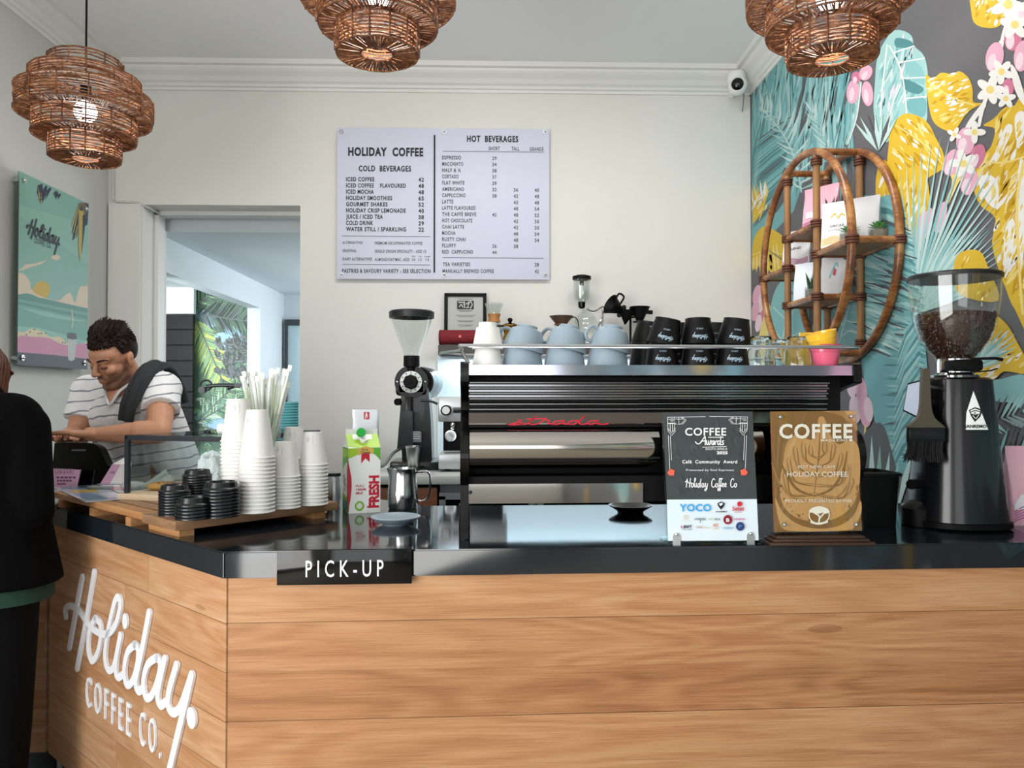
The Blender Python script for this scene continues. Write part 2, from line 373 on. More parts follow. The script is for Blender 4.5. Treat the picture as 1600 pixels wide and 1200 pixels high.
# palm print covering the end wall of the passage: fronds laid over the sky
YP = 7.62
PAL = {'sky': 'a9d2ea', 'd': '35453f', 'm': '5f8068', 'l': '9cc48f', 'y': 'cfe07a', 'w': 'cfe3d2', 'g': '6f7678', 't': '7fae9a'}
pk = list(PAL); pm = [mat('palm_print_'+k, c, .45) for k, c in PAL.items()]
g = G(); a = atY(255, 420, YP); b = atY(420, 800, YP)
g.box(((-4.1+-2.2)/2, YP+.06, 1.25), (1.9, .1, 2.5), pk.index('w'))
dd = [0.0]
def frP(u, v, d=0): return atY(u, v, YP-.001-dd[0]-d)
rnd = random.Random(3)
blob(g, [(302, 440), (400, 440), (400, 800), (302, 800)], frP, 0, pk.index('m'))
for u, v, ru, rv in ((325, 500, 16, 12), (352, 535, 20, 14), (335, 660, 40, 10), (365, 520, 18, 9), (318, 495, 12, 10), (370, 665, 24, 8)):
    dd[0] += 3e-4; disc(g, u, v, ru, rv, frP, 0, pk.index('sky'), 14, rnd.random())
def print_frond(a, b, n, ln, ang, cols, w):
    a = Vector(a+(0,)); b = Vector(b+(0,)); ax = (b-a).normalized()
    for k in range(n):
        f = (k+.5)/n; p = a.lerp(b, f)
        for sd in (-1, 1):
            th = sd*R(ang+rnd.uniform(-8, 8)); dv = Vector((ax.x*math.cos(th)-ax.y*math.sin(th), ax.x*math.sin(th)+ax.y*math.cos(th), 0))
            L = ln*(.5+.5*math.sin(PI*(.15+.8*f)))*rnd.uniform(.8, 1.1); q = p+dv*L; nn = Vector((-dv.y, dv.x, 0))*w
            dd[0] += 6e-6; poly = [p-nn*.6, p+dv*L*.5-nn, q, p+dv*L*.5+nn, p+nn*.6]
            poly = [(min(max(s.x, 303), 402), s.y) for s in poly]; blob(g, poly, frP, 0, pk.index(rnd.choice(cols)))
for k in range(60):
    u = rnd.uniform(306, 398); v = rnd.uniform(560, 790); print_frond((u, v), (u+rnd.uniform(-22, 22), v+rnd.uniform(-24, 24)), 7, 12, 50, 'lmtwl', .8)
print_frond((300, 480), (352, 440), 22, 26, 48, 'mddl', 1.1)
print_frond((304, 490), (402, 503), 34, 34, 55, 'ddmg', 1.2)
print_frond((306, 500), (345, 590), 30, 38, 46, 'ylyl', 1.4)
for k in range(46):
    u = rnd.uniform(345, 402); v = rnd.uniform(540, 600); print_frond((u, v), (u-rnd.uniform(2, 16), v-rnd.uniform(4, 18)), 6, 9, 35, 'dggd', 1.3)
print_frond((306, 662), (372, 600), 26, 22, 50, 'tlmw', 1.0); print_frond((308, 660), (372, 625), 24, 20, 50, 'lmtw', 1.0)
for a_, b_ in (((305, 662), (370, 598)), ((305, 662), (372, 622)), ((306, 498), (348, 596)), ((303, 490), (402, 504)), ((306, 664), (372, 682)), ((303, 482), (352, 440))):
    dd[0] += 3e-4; stroke(g, [a_, b_], frP, .9, pk.index('g'))
wp = struct(g.build('wall_passage', pm))
# black slatted leaf and the white panel over it
p0 = atY(258, 491, 7.45); p1 = atY(303, 491, 7.45)
g = G(); n = 15
for k in range(n):
    h = p0.z/n; g.box((0, 0, h*(k+.5)), (p1.x-p0.x, .03, h-.008), bev=.003, seg=1)
g.box((0, .018, p0.z/2), (p1.x-p0.x, .02, p0.z)); struct(g.build('door_2', mat('black_boards', '0d0e11', .5, vary=.2, spec=.3), loc=((p0.x+p1.x)/2, 7.45, 0)))
wallbox('wall_over_door', (p0.x, 7.44, p0.z+.005), (p1.x, 7.5, 2.5), plaster('panel_white', 'eef3f6'))
# black lever bar in front of the print
a = atY(322, 604, 6.9); b = atY(372, 602, 6.9)
t_ = thing('lever_bar', 'black metal lever bar with a round end before the palm print wall', 'handle', a)
g = G(); g.tube([(0, 0, 0), (.1, 0, .012), tuple(b-a)], .017, 10); g.tube([(.19, 0, -.02), (.24, 0, 0), (.30, 0, .005)], .014, 8); g.build('bar', mat('black_metal', '0e0f10', .4), t_)
g = G(); g.tube([(.05*math.cos(k*PI/10)-.0, 0, .045*math.sin(k*PI/10)+.012) for k in range(20)], .008, 8, closed=True); g.cyl((-.03, .03, -.03), (-.03, -.03, -.03), .03, 14); g.build('ring_end', mat('black_metal'), t_)
g = G(); g.box((b.x-a.x+.05, .0, b.z-a.z), (.16, .035, .03)); g.box((b.x-a.x+.12, .30, b.z-a.z), (.03, .62, .03)); g.build('mount', mat('black_metal'), t_)
# ================================================================== MURAL on the right wall: one wall, its print laid in thin flat shapes
MC = {'bg': '86868a', 'tm': '78b4b8', 'tl': 'a6d2d0', 'tp': 'c6e4e0', 'td': '559095', 'tb': '8cc4c6', 'y': 'ecc53c', 'yd': 'd3a51d', 'yl': 'f4dc86', 'w': 'f4f3ee', 'p': 'ecb4cb', 'pd': 'd9809f', 'pl': 'f7dbe6', 'g': '6b6f74', 'gm': '93a9ab', 'pm': '93c0b0'}
mk = list(MC); mm = [mat('mural_'+k, unlin(c, {'bg': .5, 'g': .62, 'td': .8, 'y': .74, 'yd': .74}.get(k, .80)), .6, spec=.3) for k, c in MC.items()]
MG = G(); md_ = [0.0]; mr = random.Random(11)
MG.box((XR+.15, -1.05, ZC/2), (.3, 12.0, ZC), mk.index('bg'))
sub_ = [0]
def frM(u, v, d=0): return atX(min(max(u, 1174.5), 4000), max(v, -1400), XR-.0003-md_[0]-d)
def up(): md_[0] += 2.6e-5; sub_[0] = 0
def mb(poly, c, smooth=0):
    up(); P = [(p[0], p[1]) for p in (catmull([(q[0], q[1], 0) for q in poly], smooth, True) if smooth else poly)]
    blob(MG, P, frM, 0, mk.index(c))
def ms(pts, c, r, taper=None): up(); stroke(MG, pts, frM, r, mk.index(c), taper=taper, n=4)
def sliver(p, q, w, c, bend=0.0):
    p = Vector((p[0], p[1], 0)); q = Vector((q[0], q[1], 0)); d = q-p; n = Vector((-d.y, d.x, 0)); n = n/max(n.length, 1e-6)
    m = p+d*.45+n*bend; sub_[0] = (sub_[0]+1) % 6; blob(MG, [p-n*w*.35, m-n*w, q, m+n*w, p+n*w*.35], frM, sub_[0]*4e-6, mk.index(c))
def frond(a, b, n, ln, ang, cols, w, bend=0, curve=0.0, rib=None, sides=(-1, 1), jit=7):
    up(); a = Vector((a[0], a[1], 0)); b = Vector((b[0], b[1], 0)); d = b-a; nn = Vector((-d.y, d.x, 0))*curve
    pts = [a+d*f+nn*4*f*(1-f) for f in [k/12 for k in range(13)]]
    for k in range(n):
        f = (k+.5)/n; i = min(int(f*12), 11); p = pts[i].lerp(pts[i+1], f*12-i); ax = (pts[i+1]-pts[i]).normalized()
        for s in sides:
            th = s*R(ang*(1-.35*f)+mr.uniform(-jit, jit)); dv = Vector((ax.x*math.cos(th)-ax.y*math.sin(th), ax.x*math.sin(th)+ax.y*math.cos(th), 0))
            L = ln*(.55+.45*math.sin(PI*(.1+.8*f)))*mr.uniform(.85, 1.1); sliver(p, p+dv*L, w*mr.uniform(.7, 1.2), mr.choice(cols), s*bend)
    if rib: ms(pts[::3], rib, w*.5)
def fan(c, a0, a1, n, l0, l1, w, cols, skew=0.0):
    up()
    for k in range(n):
        f = k/(n-1); th = R(a0+(a1-a0)*f); L = l0+(l1-l0)*math.sin(PI*f)
        sliver(c, (c[0]+L*math.cos(th), c[1]-L*math.sin(th)), w, cols[k % len(cols)], skew)
Q = lambda pts: [(1120+x/2.856, y/2.856) for x, y in pts]       # the upper part, read off at a larger scale
H = lambda pts: [(1340+x/2.608, 400+y/2.608) for x, y in pts]   # the part round the bean grinder
def streaks(poly, n, ang, l, w, cols):
    up(); xs = [p[0] for p in poly]; ys = [p[1] for p in poly]
    def inside(x, y):
        r = False; j = len(poly)-1
        for i in range(len(poly)):
            (xi, yi), (xj, yj) = poly[i][:2], poly[j][:2]
            if (yi > y) != (yj > y) and x < (xj-xi)*(y-yi)/(yj-yi)+xi: r = not r
            j = i
        return r
    k = 0; tries = 0
    while k < n and tries < n*30:
        tries += 1; x = mr.uniform(min(xs), max(xs)); y = mr.uniform(min(ys), max(ys)); th = R(ang+mr.uniform(-14, 14)); L = l*mr.uniform(.5, 1.2)
        e = (x+L*math.cos(th), y-L*math.sin(th))
        if inside(x, y) and inside(*e): sliver((x, y), e, w*mr.uniform(.6, 1.3), mr.choice(cols)); k += 1
# --- palm curtain in the far corner
mb([(1174, 60), (1330, 60), (1325, 200), (1300, 250), (1262, 262), (1240, 330), (1174, 400)], 'tm')
up()
for k in range(190):
    u = mr.uniform(1176, 1335); v = mr.uniform(70, 240); L = mr.uniform(40, 110); sliver((u, v), (u-mr.uniform(-6, 22), v+L), mr.uniform(1.2, 3), mr.choice(['tm', 'tl', 'tl', 'td', 'tb', 'tb', 'g']))
for x in (1262, 1288, 1310, 1332): sliver((x, 110), (x-26, 215), 3, 'g'); sliver((x+6, 150), (x-8, 250), 2.4, 'tp')
up()
for k in range(60):
    v = 190+k*2.3; sliver((1240-k*.4, v-10), (1174, v+36), 1.7, mr.choice(['td', 'td', 'tm', 'tb', 'g']))
for c0, c1 in (((1205, 170), (1238, 260)), ((1185, 290), (1225, 215))): pass
frond((1252, 300), (1188, 168), 17, 52, 62, ['tl', 'tp', 'tp'], 2.0, 2, .1, 'tp', (1,)); frond((1254, 300), (1200, 170), 14, 34, 58, ['tl', 'tp'], 1.7, 2, .1, None, (-1,))
frond((1300, 250), (1268, 170), 16, 30, 30, ['tl', 'tp', 'tb'], 1.6)
mb([(1225, 262), (1243, 262), (1235, 300), (1215, 330), (1200, 345)], 'g')
frond((1174, 330), (1200, 306), 14, 34, 70, ['y', 'yl', 'y', 'w'], 2.0, sides=(-1,)); mb(Q([(160, 1000), (205, 945), (235, 840), (205, 900), (160, 940)]), 'y')
streaks([(1176, 300), (1200, 300), (1198, 345), (1176, 350)], 16, 60, 22, 1.3, ['yl', 'w', 'y'])
# yellow leaf and pink flower low in the corner
c_ = Q([(160, 1095), (175, 1045), (210, 1010), (260, 1030), (300, 1070), (298, 1190), (250, 1220), (205, 1180), (160, 1200)]); mb(c_, 'y', 4)
for k in range(8): sliver((1178+k*5, 402-k*3), (1176+k*6, 424+k*2), 2.4, 'yl')
ms([(1176, 398), (1200, 392), (1224, 398)], 'yl', .8)
for x, y, rx, ry, c in ((1183, 462, 7, 17, 'p'), (1191, 472, 7, 18, 'pl'), (1180, 486, 6, 16, 'p'), (1192, 498, 6, 15, 'pd'), (1185, 505, 5, 14, 'pl')): up(); disc(MG, x, y, rx, ry, frM, 0, mk.index(c), 18, .15)
mb([(1178, 560), (1190, 505), (1200, 470), (1212, 500), (1208, 545), (1196, 580)], 'yl'); mb([(1174, 570), (1184, 530), (1192, 580)], 'gm')
mb([(1206, 470), (1220, 440), (1240, 437), (1262, 470), (1262, 520), (1240, 570), (1210, 580), (1200, 530)], 'tb', 4)
for q in ([(1236, 440), (1228, 500), (1214, 575)], [(1230, 490), (1250, 470)], [(1228, 500), (1208, 480)], [(1224, 530), (1250, 520)], [(1222, 530), (1206, 515)]): ms(q, 'tp', .9)
mb([(1262, 540), (1290, 470), (1330, 440), (1345, 500), (1330, 560), (1290, 590)], 'tb', 4)
for q in ([(1300, 580), (1318, 510), (1335, 448)], [(1318, 510), (1300, 480)], [(1315, 525), (1338, 510)]): ms(q, 'tp', .9)
mb([(1290, 500), (1310, 520), (1300, 600), (1270, 600)], 'p', 3)
# --- big leaf, blue-green with white ribs
c_ = Q([(795, 135), (840, 140), (872, 165), (882, 205), (925, 250), (942, 330), (938, 430), (935, 545), (880, 560), (800, 600), (755, 635), (725, 590), (700, 500), (705, 380), (718, 250), (765, 160)]); mb(c_, 'tl', 4)
streaks(c_, 90, 75, 34, 2.2, ['tb', 'tp', 'tl', 'tb', 'pl', 'tm'])
for a_ in ([(845, 260), (915, 300), (925, 380), (850, 330)], [(830, 350), (920, 390), (900, 420), (840, 400)], [(850, 450), (930, 440), (925, 520), (860, 500)], [(800, 170), (860, 180), (880, 210), (800, 210)]): mb(Q(a_), mr.choice(['tm', 'td', 'tb']), 3)
for q in ([(770, 205), (810, 280), (835, 380), (850, 540)], [(790, 235), (880, 205)], [(808, 280), (925, 260)], [(825, 350), (938, 345)], [(842, 440), (935, 430)], [(760, 200), (740, 380), (730, 520)], [(820, 380), (780, 480), (758, 620)]): ms(Q(q), 'w', 1.0)
up()
# --- berries on their stem
ms(Q([(580, 640), (620, 520), (640, 370)]), 'tl', 2.6); ms(Q([(585, 640), (625, 520), (644, 370)]), 'w', .8)
for x, y, rx, ry, c, r_ in ((607, 410, 28, 54, 'p', .1), (672, 418, 26, 56, 'p', -.1), (622, 345, 22, 26, 'pd', 0), (665, 325, 28, 36, 'p', .5)):
    up(); u, v = Q([(x, y)])[0]; disc(MG, u, v, rx/2.856, ry/2.856, frM, 0, mk.index(c), 20, r_); up(); disc(MG, u-2, v+4, rx/7, ry/5, frM, 0, mk.index('pl'), 14, r_)
# --- yellow leaves
def yleaf(poly, ang, n=70, l=16, w=2.2, vein=None):
    mb(poly, 'y', 4); streaks(poly, n, ang, l, w, ['yl', 'w', 'w', 'yd', 'yd', 'yl'])
    if vein: ms(vein, 'yl', 1.0)
yleaf(Q([(932, 335), (965, 352), (1000, 325), (1050, 330), (1085, 318), (1125, 350), (1142, 400), (1145, 455), (1182, 462), (1120, 500), (1060, 582), (1000, 572), (960, 530), (940, 430)]), 25, 60, 14, 2.4, Q([(940, 360), (1040, 430), (1150, 470)]))
yleaf(Q([(1140, -40), (1135, 50), (1152, 105), (1205, 125), (1262, 115), (1285, 60), (1270, -40)]), 60, 26, 12, 2.6)
yleaf(Q([(768, 640), (770, 580), (830, 510), (905, 520), (950, 560), (975, 610), (1010, 680), (1015, 745), (950, 790), (900, 830), (790, 900), (760, 760)]), -50, 70, 18, 2.4, Q([(800, 560), (920, 640), (1010, 735)]))
mb(Q([(1015, 735), (1050, 800), (1040, 890), (1075, 800), (1090, 700)]), 'yl')
big = Q([(1400, 450), (1330, 470), (1285, 480), (1235, 530), (1190, 560), (1240, 575), (1225, 650), (1195, 690), (1195, 740), (1150, 760), (1148, 850), (1180, 920), (1243, 975), (1228, 1080), (1250, 1180), (1290, 1290), (1330, 1380), (1420, 1460)])
yleaf(big, 65, 150, 30, 3.2)
for a_ in ([(1290, 560), (1320, 580), (1250, 720), (1240, 690)], [(1170, 790), (1250, 800), (1250, 930), (1190, 880)], [(1290, 1010), (1330, 990), (1310, 1200), (1280, 1160)], [(1345, 760), (1371, 740), (1371, 1100), (1350, 1200)], [(1330, 520), (1371, 500), (1371, 600), (1340, 640)]): mb(Q(a_), 'w', 3); streaks(Q(a_), 7, 70, 18, 2, ['y', 'yl'])
ms(Q([(1371, 700), (1280, 725), (1180, 722)]), 'yl', 1.6); ms(Q([(1371, 720), (1340, 900), (1350, 1200), (1365, 1400)]), 'yl', 2.2)
# --- flower chain
for q in ([(1371, 20), (1300, 100), (1270, 190)], [(1270, 190), (1240, 330), (1190, 470), (1170, 560)], [(1190, 470), (1110, 590), (1080, 780), (1030, 900)]): ms(Q(q), 'w', 4.2, lambda f: 1-.4*f)
ms(Q([(1090, 780), (1050, 850), (1030, 900)]), 'yl', 3.2)
for x, y, rx, ry, c, r_ in ((1240, 255, 40, 68, 'p', .2), (1322, 165, 40, 62, 'pd', .1), (1362, 250, 36, 70, 'p', .15), (1300, 390, 26, 40, 'pd', 0), (1110, 630, 42, 62, 'p', .1), (1050, 725, 36, 62, 'p', .35), (1160, 700, 34, 60, 'pd', .4), (1125, 810, 38, 62, 'p', .2), (1342, 60, 40, 40, 'pl', 0)):
    u, v = Q([(x, y)])[0]; up(); disc(MG, u, v, rx/2.856, ry/2.856, frM, 0, mk.index(c), 22, r_); up(); disc(MG, u-rx/9, v+ry/9, rx/6, ry/5, frM, 0, mk.index('pl'), 14, r_)
def petals(x, y, r, n, c='w', a0=0):
    u, v = Q([(x, y)])[0]
    for k in range(n):
        th = a0+2*PI*k/n; e = r/2.856; up(); disc(MG, u+e*.55*math.cos(th), v+e*.55*math.sin(th), e*.62, e*.34, frM, 0, mk.index(c), 14, th)
    up(); disc(MG, u, v, r/9, r/9, frM, 0, mk.index('yl'), 10)
petals(1220, 400, 58, 5); petals(1270, 320, 50, 5, 'w', .4); petals(1330, 110, 60, 5, 'w', .9); petals(1300, 20, 70, 5, 'w', .2); petals(1100, 730, 56, 5, 'w', .7); petals(1150, 590, 44, 4); petals(1290, 440, 40, 5, 'w', 1.0); petals(1060, 600, 30, 4, 'w', .5)
mb(Q([(1310, 290), (1340, 320), (1371, 420), (1371, 470), (1330, 400)]), 'w', 3)
# --- light fan palm with yellow and pink behind it
yleaf([(1368, 300), (1378, 250), (1400, 265), (1440, 262), (1452, 300), (1450, 345), (1420, 420), (1385, 420)], 80, 70, 28, 2.2)
for x, y in ((1440, 355), (1448, 350), (1432, 385), (1470, 340)): up(); disc(MG, x, y, 8, 26, frM, 0, mk.index('p'), 18, .25)
fan((1428, 470), 34, 112, 26, 110, 270, 2.5, ['tl', 'tp', 'tl', 'tb', 'tp'])
fan((1432, 490), 20, 70, 17, 110, 180, 2.4, ['tp', 'tl'])
fan((1372, 235), 60, 130, 7, 60, 60, 3.0, ['tp', 'g', 'tp'])
yleaf([(1490, 420), (1500, 395), (1530, 392), (1545, 420), (1560, 470), (1500, 460)], 60, 24, 12, 1.8)
# --- deep blue-green frond hanging behind the rattan shelf
mb([(1362, 330), (1400, 310), (1424, 420), (1440, 500), (1450, 600), (1440, 690), (1420, 740), (1390, 720), (1362, 640), (1346, 560), (1350, 440)], 'tm', 4)
up()
for k in range(64):
    f = k/63; v = 330+390*f; u = 1412+34*math.sin(PI*f*.9)
    sliver((u+mr.uniform(-4, 4), v), (u-78+22*f+mr.uniform(-8, 8), v-26+60*f*.4+mr.uniform(-6, 6)), mr.uniform(2.2, 4.4), ['tm', 'tb', 'td', 'tm', 'tl', 'g', 'td'][k % 7], 5)
    sliver((u+mr.uniform(-3, 3), v+3), (u-50+mr.uniform(-8, 8), v-4+mr.uniform(-6, 6)), mr.uniform(1.5, 2.6), mr.choice(['td', 'tl', 'tb']), 3)
up()
for k in range(90):
    u = mr.uniform(1352, 1420); v = mr.uniform(390, 560); L = mr.uniform(30, 60); sliver((u+8, v), (u+8-L, v-L*.32+mr.uniform(-4, 4)), mr.uniform(1.6, 3.4), mr.choice(['tl', 'tp', 'tb', 'tb', 'tl', 'g']), 3)
up()
for k in range(26):
    f = k/25; sliver((1440-6*f, 480+f*190), (1400-10*f, 560+f*180), 3.0, ['tb', 'td', 'tl', 'tm'][k % 4], 4)
for k in range(16): sliver((1180+k*2, 380+k), (1350+k*3, 470+k*6), .1, 'g')
# pink buds and pale blades low behind the machine
for x, y, rx, ry, c in ((1346, 612, 9, 24, 'p'), (1336, 640, 9, 22, 'pl'), (1352, 642, 10, 26, 'p'), (1330, 600, 8, 22, 'pl'), (1357, 640, 7, 20, 'pl')): up(); disc(MG, x, y, rx, ry, frM, 0, mk.index(c), 18, -.1)
ms([(1352, 665), (1350, 720)], 'yl', 1.6)
mb([(1345, 690), (1375, 660), (1392, 700), (1400, 760), (1345, 780)], 'g', 3)
for x, t, l in ((1352, -4, 70), (1362, 0, 110), (1371, 4, 96), (1380, 10, 84), (1392, 12, 70), (1404, 22, 90), (1346, -8, 90)): sliver((x, 790), (x+t, 790-l), 5, mr.choice(['pm', 'tl', 'tp']))
# right of the bean grinder
c_ = H([(500, 330), (545, 240), (605, 275), (650, 350), (690, 430), (690, 480), (600, 470), (560, 500), (500, 520), (470, 440)]); yleaf(c_, 35, 60, 18, 2.6)
fan((1520, 575), 12, 66, 9, 50, 88, 3.2, ['tl', 'tp', 'tb'])
mb(H([(520, 520), (590, 500), (690, 490), (690, 640), (640, 600), (560, 590)]), 'tb', 3)
frond((1535, 660), (1620, 640), 10, 46, 50, ['gm', 'tl', 'g'], 3.4); frond((1540, 720), (1625, 690), 10, 50, 60, ['gm', 'g', 'tb'], 3.4); frond((1560, 770), (1630, 720), 8, 44, 60, ['gm', 'tl'], 3)
# the print goes on towards the street, beyond the frame
for k in range(9):
    u = 1720+k*150; s_ = 1+k*.22
    yleaf([(u, 300-80*s_), (u+90*s_, 260-80*s_), (u+130*s_, 380-60*s_), (u+60*s_, 470), (u-20*s_, 420)], 60, 26, 34*s_, 5*s_) if k % 2 else None
    fan((u, 760+40*s_), 40, 130, 15, 160*s_, 330*s_, 7*s_, ['tl', 'tb', 'tp', 'tm'])
    for q in range(3): up(); disc(MG, u+40*s_+q*26*s_, 520+30*q, 16*s_, 40*s_, frM, 0, mk.index(('p', 'pd', 'pl')[q]), 16, .3)
frD = lambda u, v, d=0: (XR-.0004-md_[0]-d, u, v)
for k in range(150):
    y = mr.uniform(-6.5, 1.55); z = mr.uniform(.3, 3.0); up()
    if k % 3 == 0:
        for q in range(9): th = R(30+120*q/8); L = mr.uniform(.3, .6); a = Vector((y, z, 0)); e = a+Vector((math.cos(th), math.sin(th), 0))*L; n = Vector((-math.sin(th), math.cos(th), 0))*.018; blob(MG, [a-n*.3, a*.5+e*.5-n, e, a*.5+e*.5+n], frD, q*3e-6, mk.index('tl' if q % 2 else 'tm'))
    else: disc(MG, y, z, mr.uniform(.06, .2), mr.uniform(.12, .3), frD, 0, mk.index(mr.choice(['y', 'tb', 'tl', 'w', 'p', 'y', 'tp'])), 18, mr.uniform(-.6, .6))
struct(MG.build('wall_right', mm))
# ================================================================== beach poster on the left wall
PC = {'sky': '8fc3b4', 'sky2': '9accbc', 'cloud': 'ead9bd', 'sun': 'd9b62c', 'sea': '4f9a8e', 'sea2': '6bb3a4', 'sea3': '8fcdbb', 'foam': 'e8d9b4', 'pink': 'd98fb2', 'navy': '31404f', 'ink': '1c2228', 'palm': '22304c', 'gold': 'c9b35a', 'cup': 'c9cfd0'}
qk = list(PC); qm = [mat('poster_'+k, unlin(c, .72), .5) for k, c in PC.items()]
PS = lambda pts: [(x/3.6375, 270+y/3.6375) for x, y in pts]
PXW = XL+.045
c4 = [atX(u, v, PXW) for u, v in PS([(105, 10), (500, 195), (507, 1112), (103, 1082)])]
cc = sum(c4, Vector())/4
y0, y1 = c4[0].y, c4[1].y; zt, zb = 2.515, 1.60
poster = thing('beach_poster', 'glass beach poster with setting sun and coffee cup on the left wall', 'poster', (PXW, (y0+y1)/2, (zt+zb)/2))
pd_ = [0.0]
def frL(u, v, d=0):
    p = atX(u, v, PXW+.0035+pd_[0]+d); p.z = min(max(p.z, zb), zt); p.y = min(max(p.y, y0), y1); return p-poster.location
g = G(); g.box((-.001, 0, 0), (.006, y1-y0, zt-zb)); g.build('panel', clearglass('poster_glass', 'd8ece4', .1), poster)
g = G()
def pb(pts, c, sm=0):
    pd_[0] += 4e-5; P = PS(pts); P = [(p[0], p[1]) for p in catmull([(a, b, 0) for a, b in P], sm, True)] if sm else P; blob(g, P, frL, 0, qk.index(c))
pb([(95, -20), (520, -20), (520, 1140), (95, 1140)], 'sky'); pb([(100, 180), (510, 300), (510, 520), (100, 240)], 'sky2')
pb([(100, 555), (150, 520), (200, 515), (272, 495), (230, 520), (180, 535), (140, 550)], 'cloud'); pb([(290, 480), (320, 465), (345, 482), (320, 498)], 'cloud', 3)
pb([(95, 580), (140, 578), (170, 620), (175, 655), (200, 680), (230, 700), (300, 725), (345, 720), (365, 700), (400, 682), (425, 740), (440, 690), (455, 650), (485, 645), (515, 655), (515, 790), (95, 720)], 'cloud', 3)
pd_[0] += 4e-5; u, v = PS([(235, 668)])[0]; disc(g, u, v, 13, 14.5, frL, 0, qk.index('sun'), 24, .5)
pb([(168, 655), (200, 685), (260, 712), (300, 722), (280, 735), (150, 700)], 'cloud', 3)
pb([(95, 690), (150, 685), (180, 690), (210, 705), (515, 775), (515, 1000), (95, 940)], 'sea'); pb([(95, 715), (515, 800), (515, 815), (95, 730)], 'sea2'); pb([(95, 745), (515, 835), (515, 1000), (95, 940)], 'sea2')
pb([(95, 760), (300, 800), (515, 850), (400, 840), (250, 815)], 'sea3'); pb([(95, 872), (220, 880), (515, 960), (515, 1000), (95, 960)], 'sea3')
pb([(95, 905), (140, 905), (180, 885), (250, 905), (290, 935), (340, 930), (380, 965), (440, 975), (515, 960), (515, 1010), (95, 960)], 'foam', 3)
pb([(95, 935), (190, 932), (280, 940), (340, 970), (400, 980), (515, 975), (515, 1090), (95, 1060)], 'pink', 3); pb([(90, 1018), (300, 1035), (520, 1060), (520, 1140), (90, 1140)], 'navy')
for x, y in ((150, 920), (170, 905), (195, 890), (220, 915), (235, 912), (260, 912), (355, 965), (370, 968)): pd_[0] += 2e-5; u, v = PS([(x, y)])[0]; disc(g, u, v, 1.5, .9, frL, 0, qk.index('ink'), 8)
# printed takeaway cup
pb([(384, 940), (436, 945), (424, 1062), (405, 1070), (388, 1064)], 'cup'); pb([(380, 930), (384, 912), (405, 908), (432, 915), (438, 945), (410, 948), (382, 940)], 'navy')
pd_[0] += 4e-5; stroke(g, PS([(408, 780), (414, 840), (410, 880)]), frL, .8, qk.index('cloud'))
# palm tufts
for a_, b_ in (((235, 70), (235, 185)), ((262, 80), (240, 170)), ((222, 75), (224, 150)), ((285, 90), (260, 150)), ((320, 110), (318, 150)), ((340, 125), (330, 150))):
    for k in range(5):
        P = PS([a_, (b_[0]+k*7-14, b_[1]-abs(k-2)*14)]); pd_[0] += 2e-5; stroke(g, [P[0], P[1]], frL, 1.6, qk.index('gold' if k == 2 and a_[0] < 240 else 'palm'), taper=lambda f: 1.2-f)
for k in range(26):
    x = 405+k*3.6; P = PS([(455+k*1.6, 180), (x, 250+((k*37) % 80)+(60 if k < 10 else 0))]); pd_[0] += 2e-5; stroke(g, [P[0], P[1]], frL, 2.0, qk.index('palm' if k % 3 else 'gold'), taper=lambda f: 1.2-f)
pb([(448, 210), (476, 220), (468, 400), (455, 510), (446, 420)], 'gold'); pb([(470, 240), (490, 240), (472, 400), (462, 470), (468, 350)], 'palm')
POSTER_G = g
# ================================================================== THE COUNTER
ZT, ZL = 1.083, 1.020
A = Vector((-.640, 1.838, 0)); C = Vector((-1.520, 2.665, 0)); B = Vector((XR-.001, 1.838+.034*(XR+.64), 0)); D = Vector((XL+.001, 2.665, 0))
E1 = (C-A).normalized(); E2 = Vector((-E1.y, E1.x, 0)); E2 = E2 if E2.y > 0 else -E2
YC = lambda x: 1.838+.034*(x+.64)          # front edge of the worktop
top = mat('black_stone', '0f1318', .12, spec=.5, ior=1.6); t = NT(top); v = t.coord()
sc_ = t.noise(t.coord((60, 9, 30)), 6, 4, .7); t.set(t.b.inputs['Base Color'], t.mix(t.math('GREATER_THAN', sc_, .73), '171c21', '5d646a'))
t.set(t.b.inputs['Roughness'], t.math('ADD', .03, t.math('MULTIPLY', t.noise(v, 5, 4, .6), .09)))
poly = [(D.x, D.y), (C.x, C.y), (A.x, A.y), (B.x, B.y), (XR-.001, 2.63), (-.22, 2.60), (-.52, 2.88), (-1.02, 3.17), (D.x, 3.17)]
bm = bmesh.new(); vs = [bm.verts.new((x, y, ZL)) for x, y in poly]; f = bm.faces.new(vs); r_ = bmesh.ops.extrude_face_region(bm, geom=[f])
bmesh.ops.translate(bm, verts=[q for q in r_['geom'] if isinstance(q, bmesh.types.BMVert)], vec=(0, 0, ZT-ZL)); bmesh.ops.recalc_face_normals(bm, faces=bm.faces)
bmesh.ops.bevel(bm, geom=[e for e in bm.edges if abs(e.verts[0].co.z-e.verts[1].co.z) < 1e-6], offset=.0035, segments=2, affect='EDGES')
g = G(); g.bm(bm, 0, True); wt = g.build('worktop', top, angle=50); tag(wt, 'long black stone worktop with an angled corner running to the mural wall', 'worktop')
g = G(); g.box((A.x+.004, A.y-.0008, (ZT+ZL)/2), (.0015, .002, ZT-ZL-.006)); g.build('joint', mat('joint_line', '8a9094', .6), wt)
base = thing('bar_counter', 'oak boarded counter front with angled corner under the black worktop', 'counter')
def panel(p, q, z0, z1, m, inset=.012):
    p, q = Vector(p), Vector(q); d = q-p; L = d.length; a = math.atan2(d.y, d.x); n = Vector((-d.y, d.x, 0))/L
    g = G(); g.box((L/2, .009, (z1-z0)/2), (L, .018, z1-z0)); o = p+n*inset
    return g.build('front_panel', m, base, (o.x, o.y, z0), (0, 0, a))
n1 = Vector((-(A-C).y, (A-C).x, 0)).normalized()
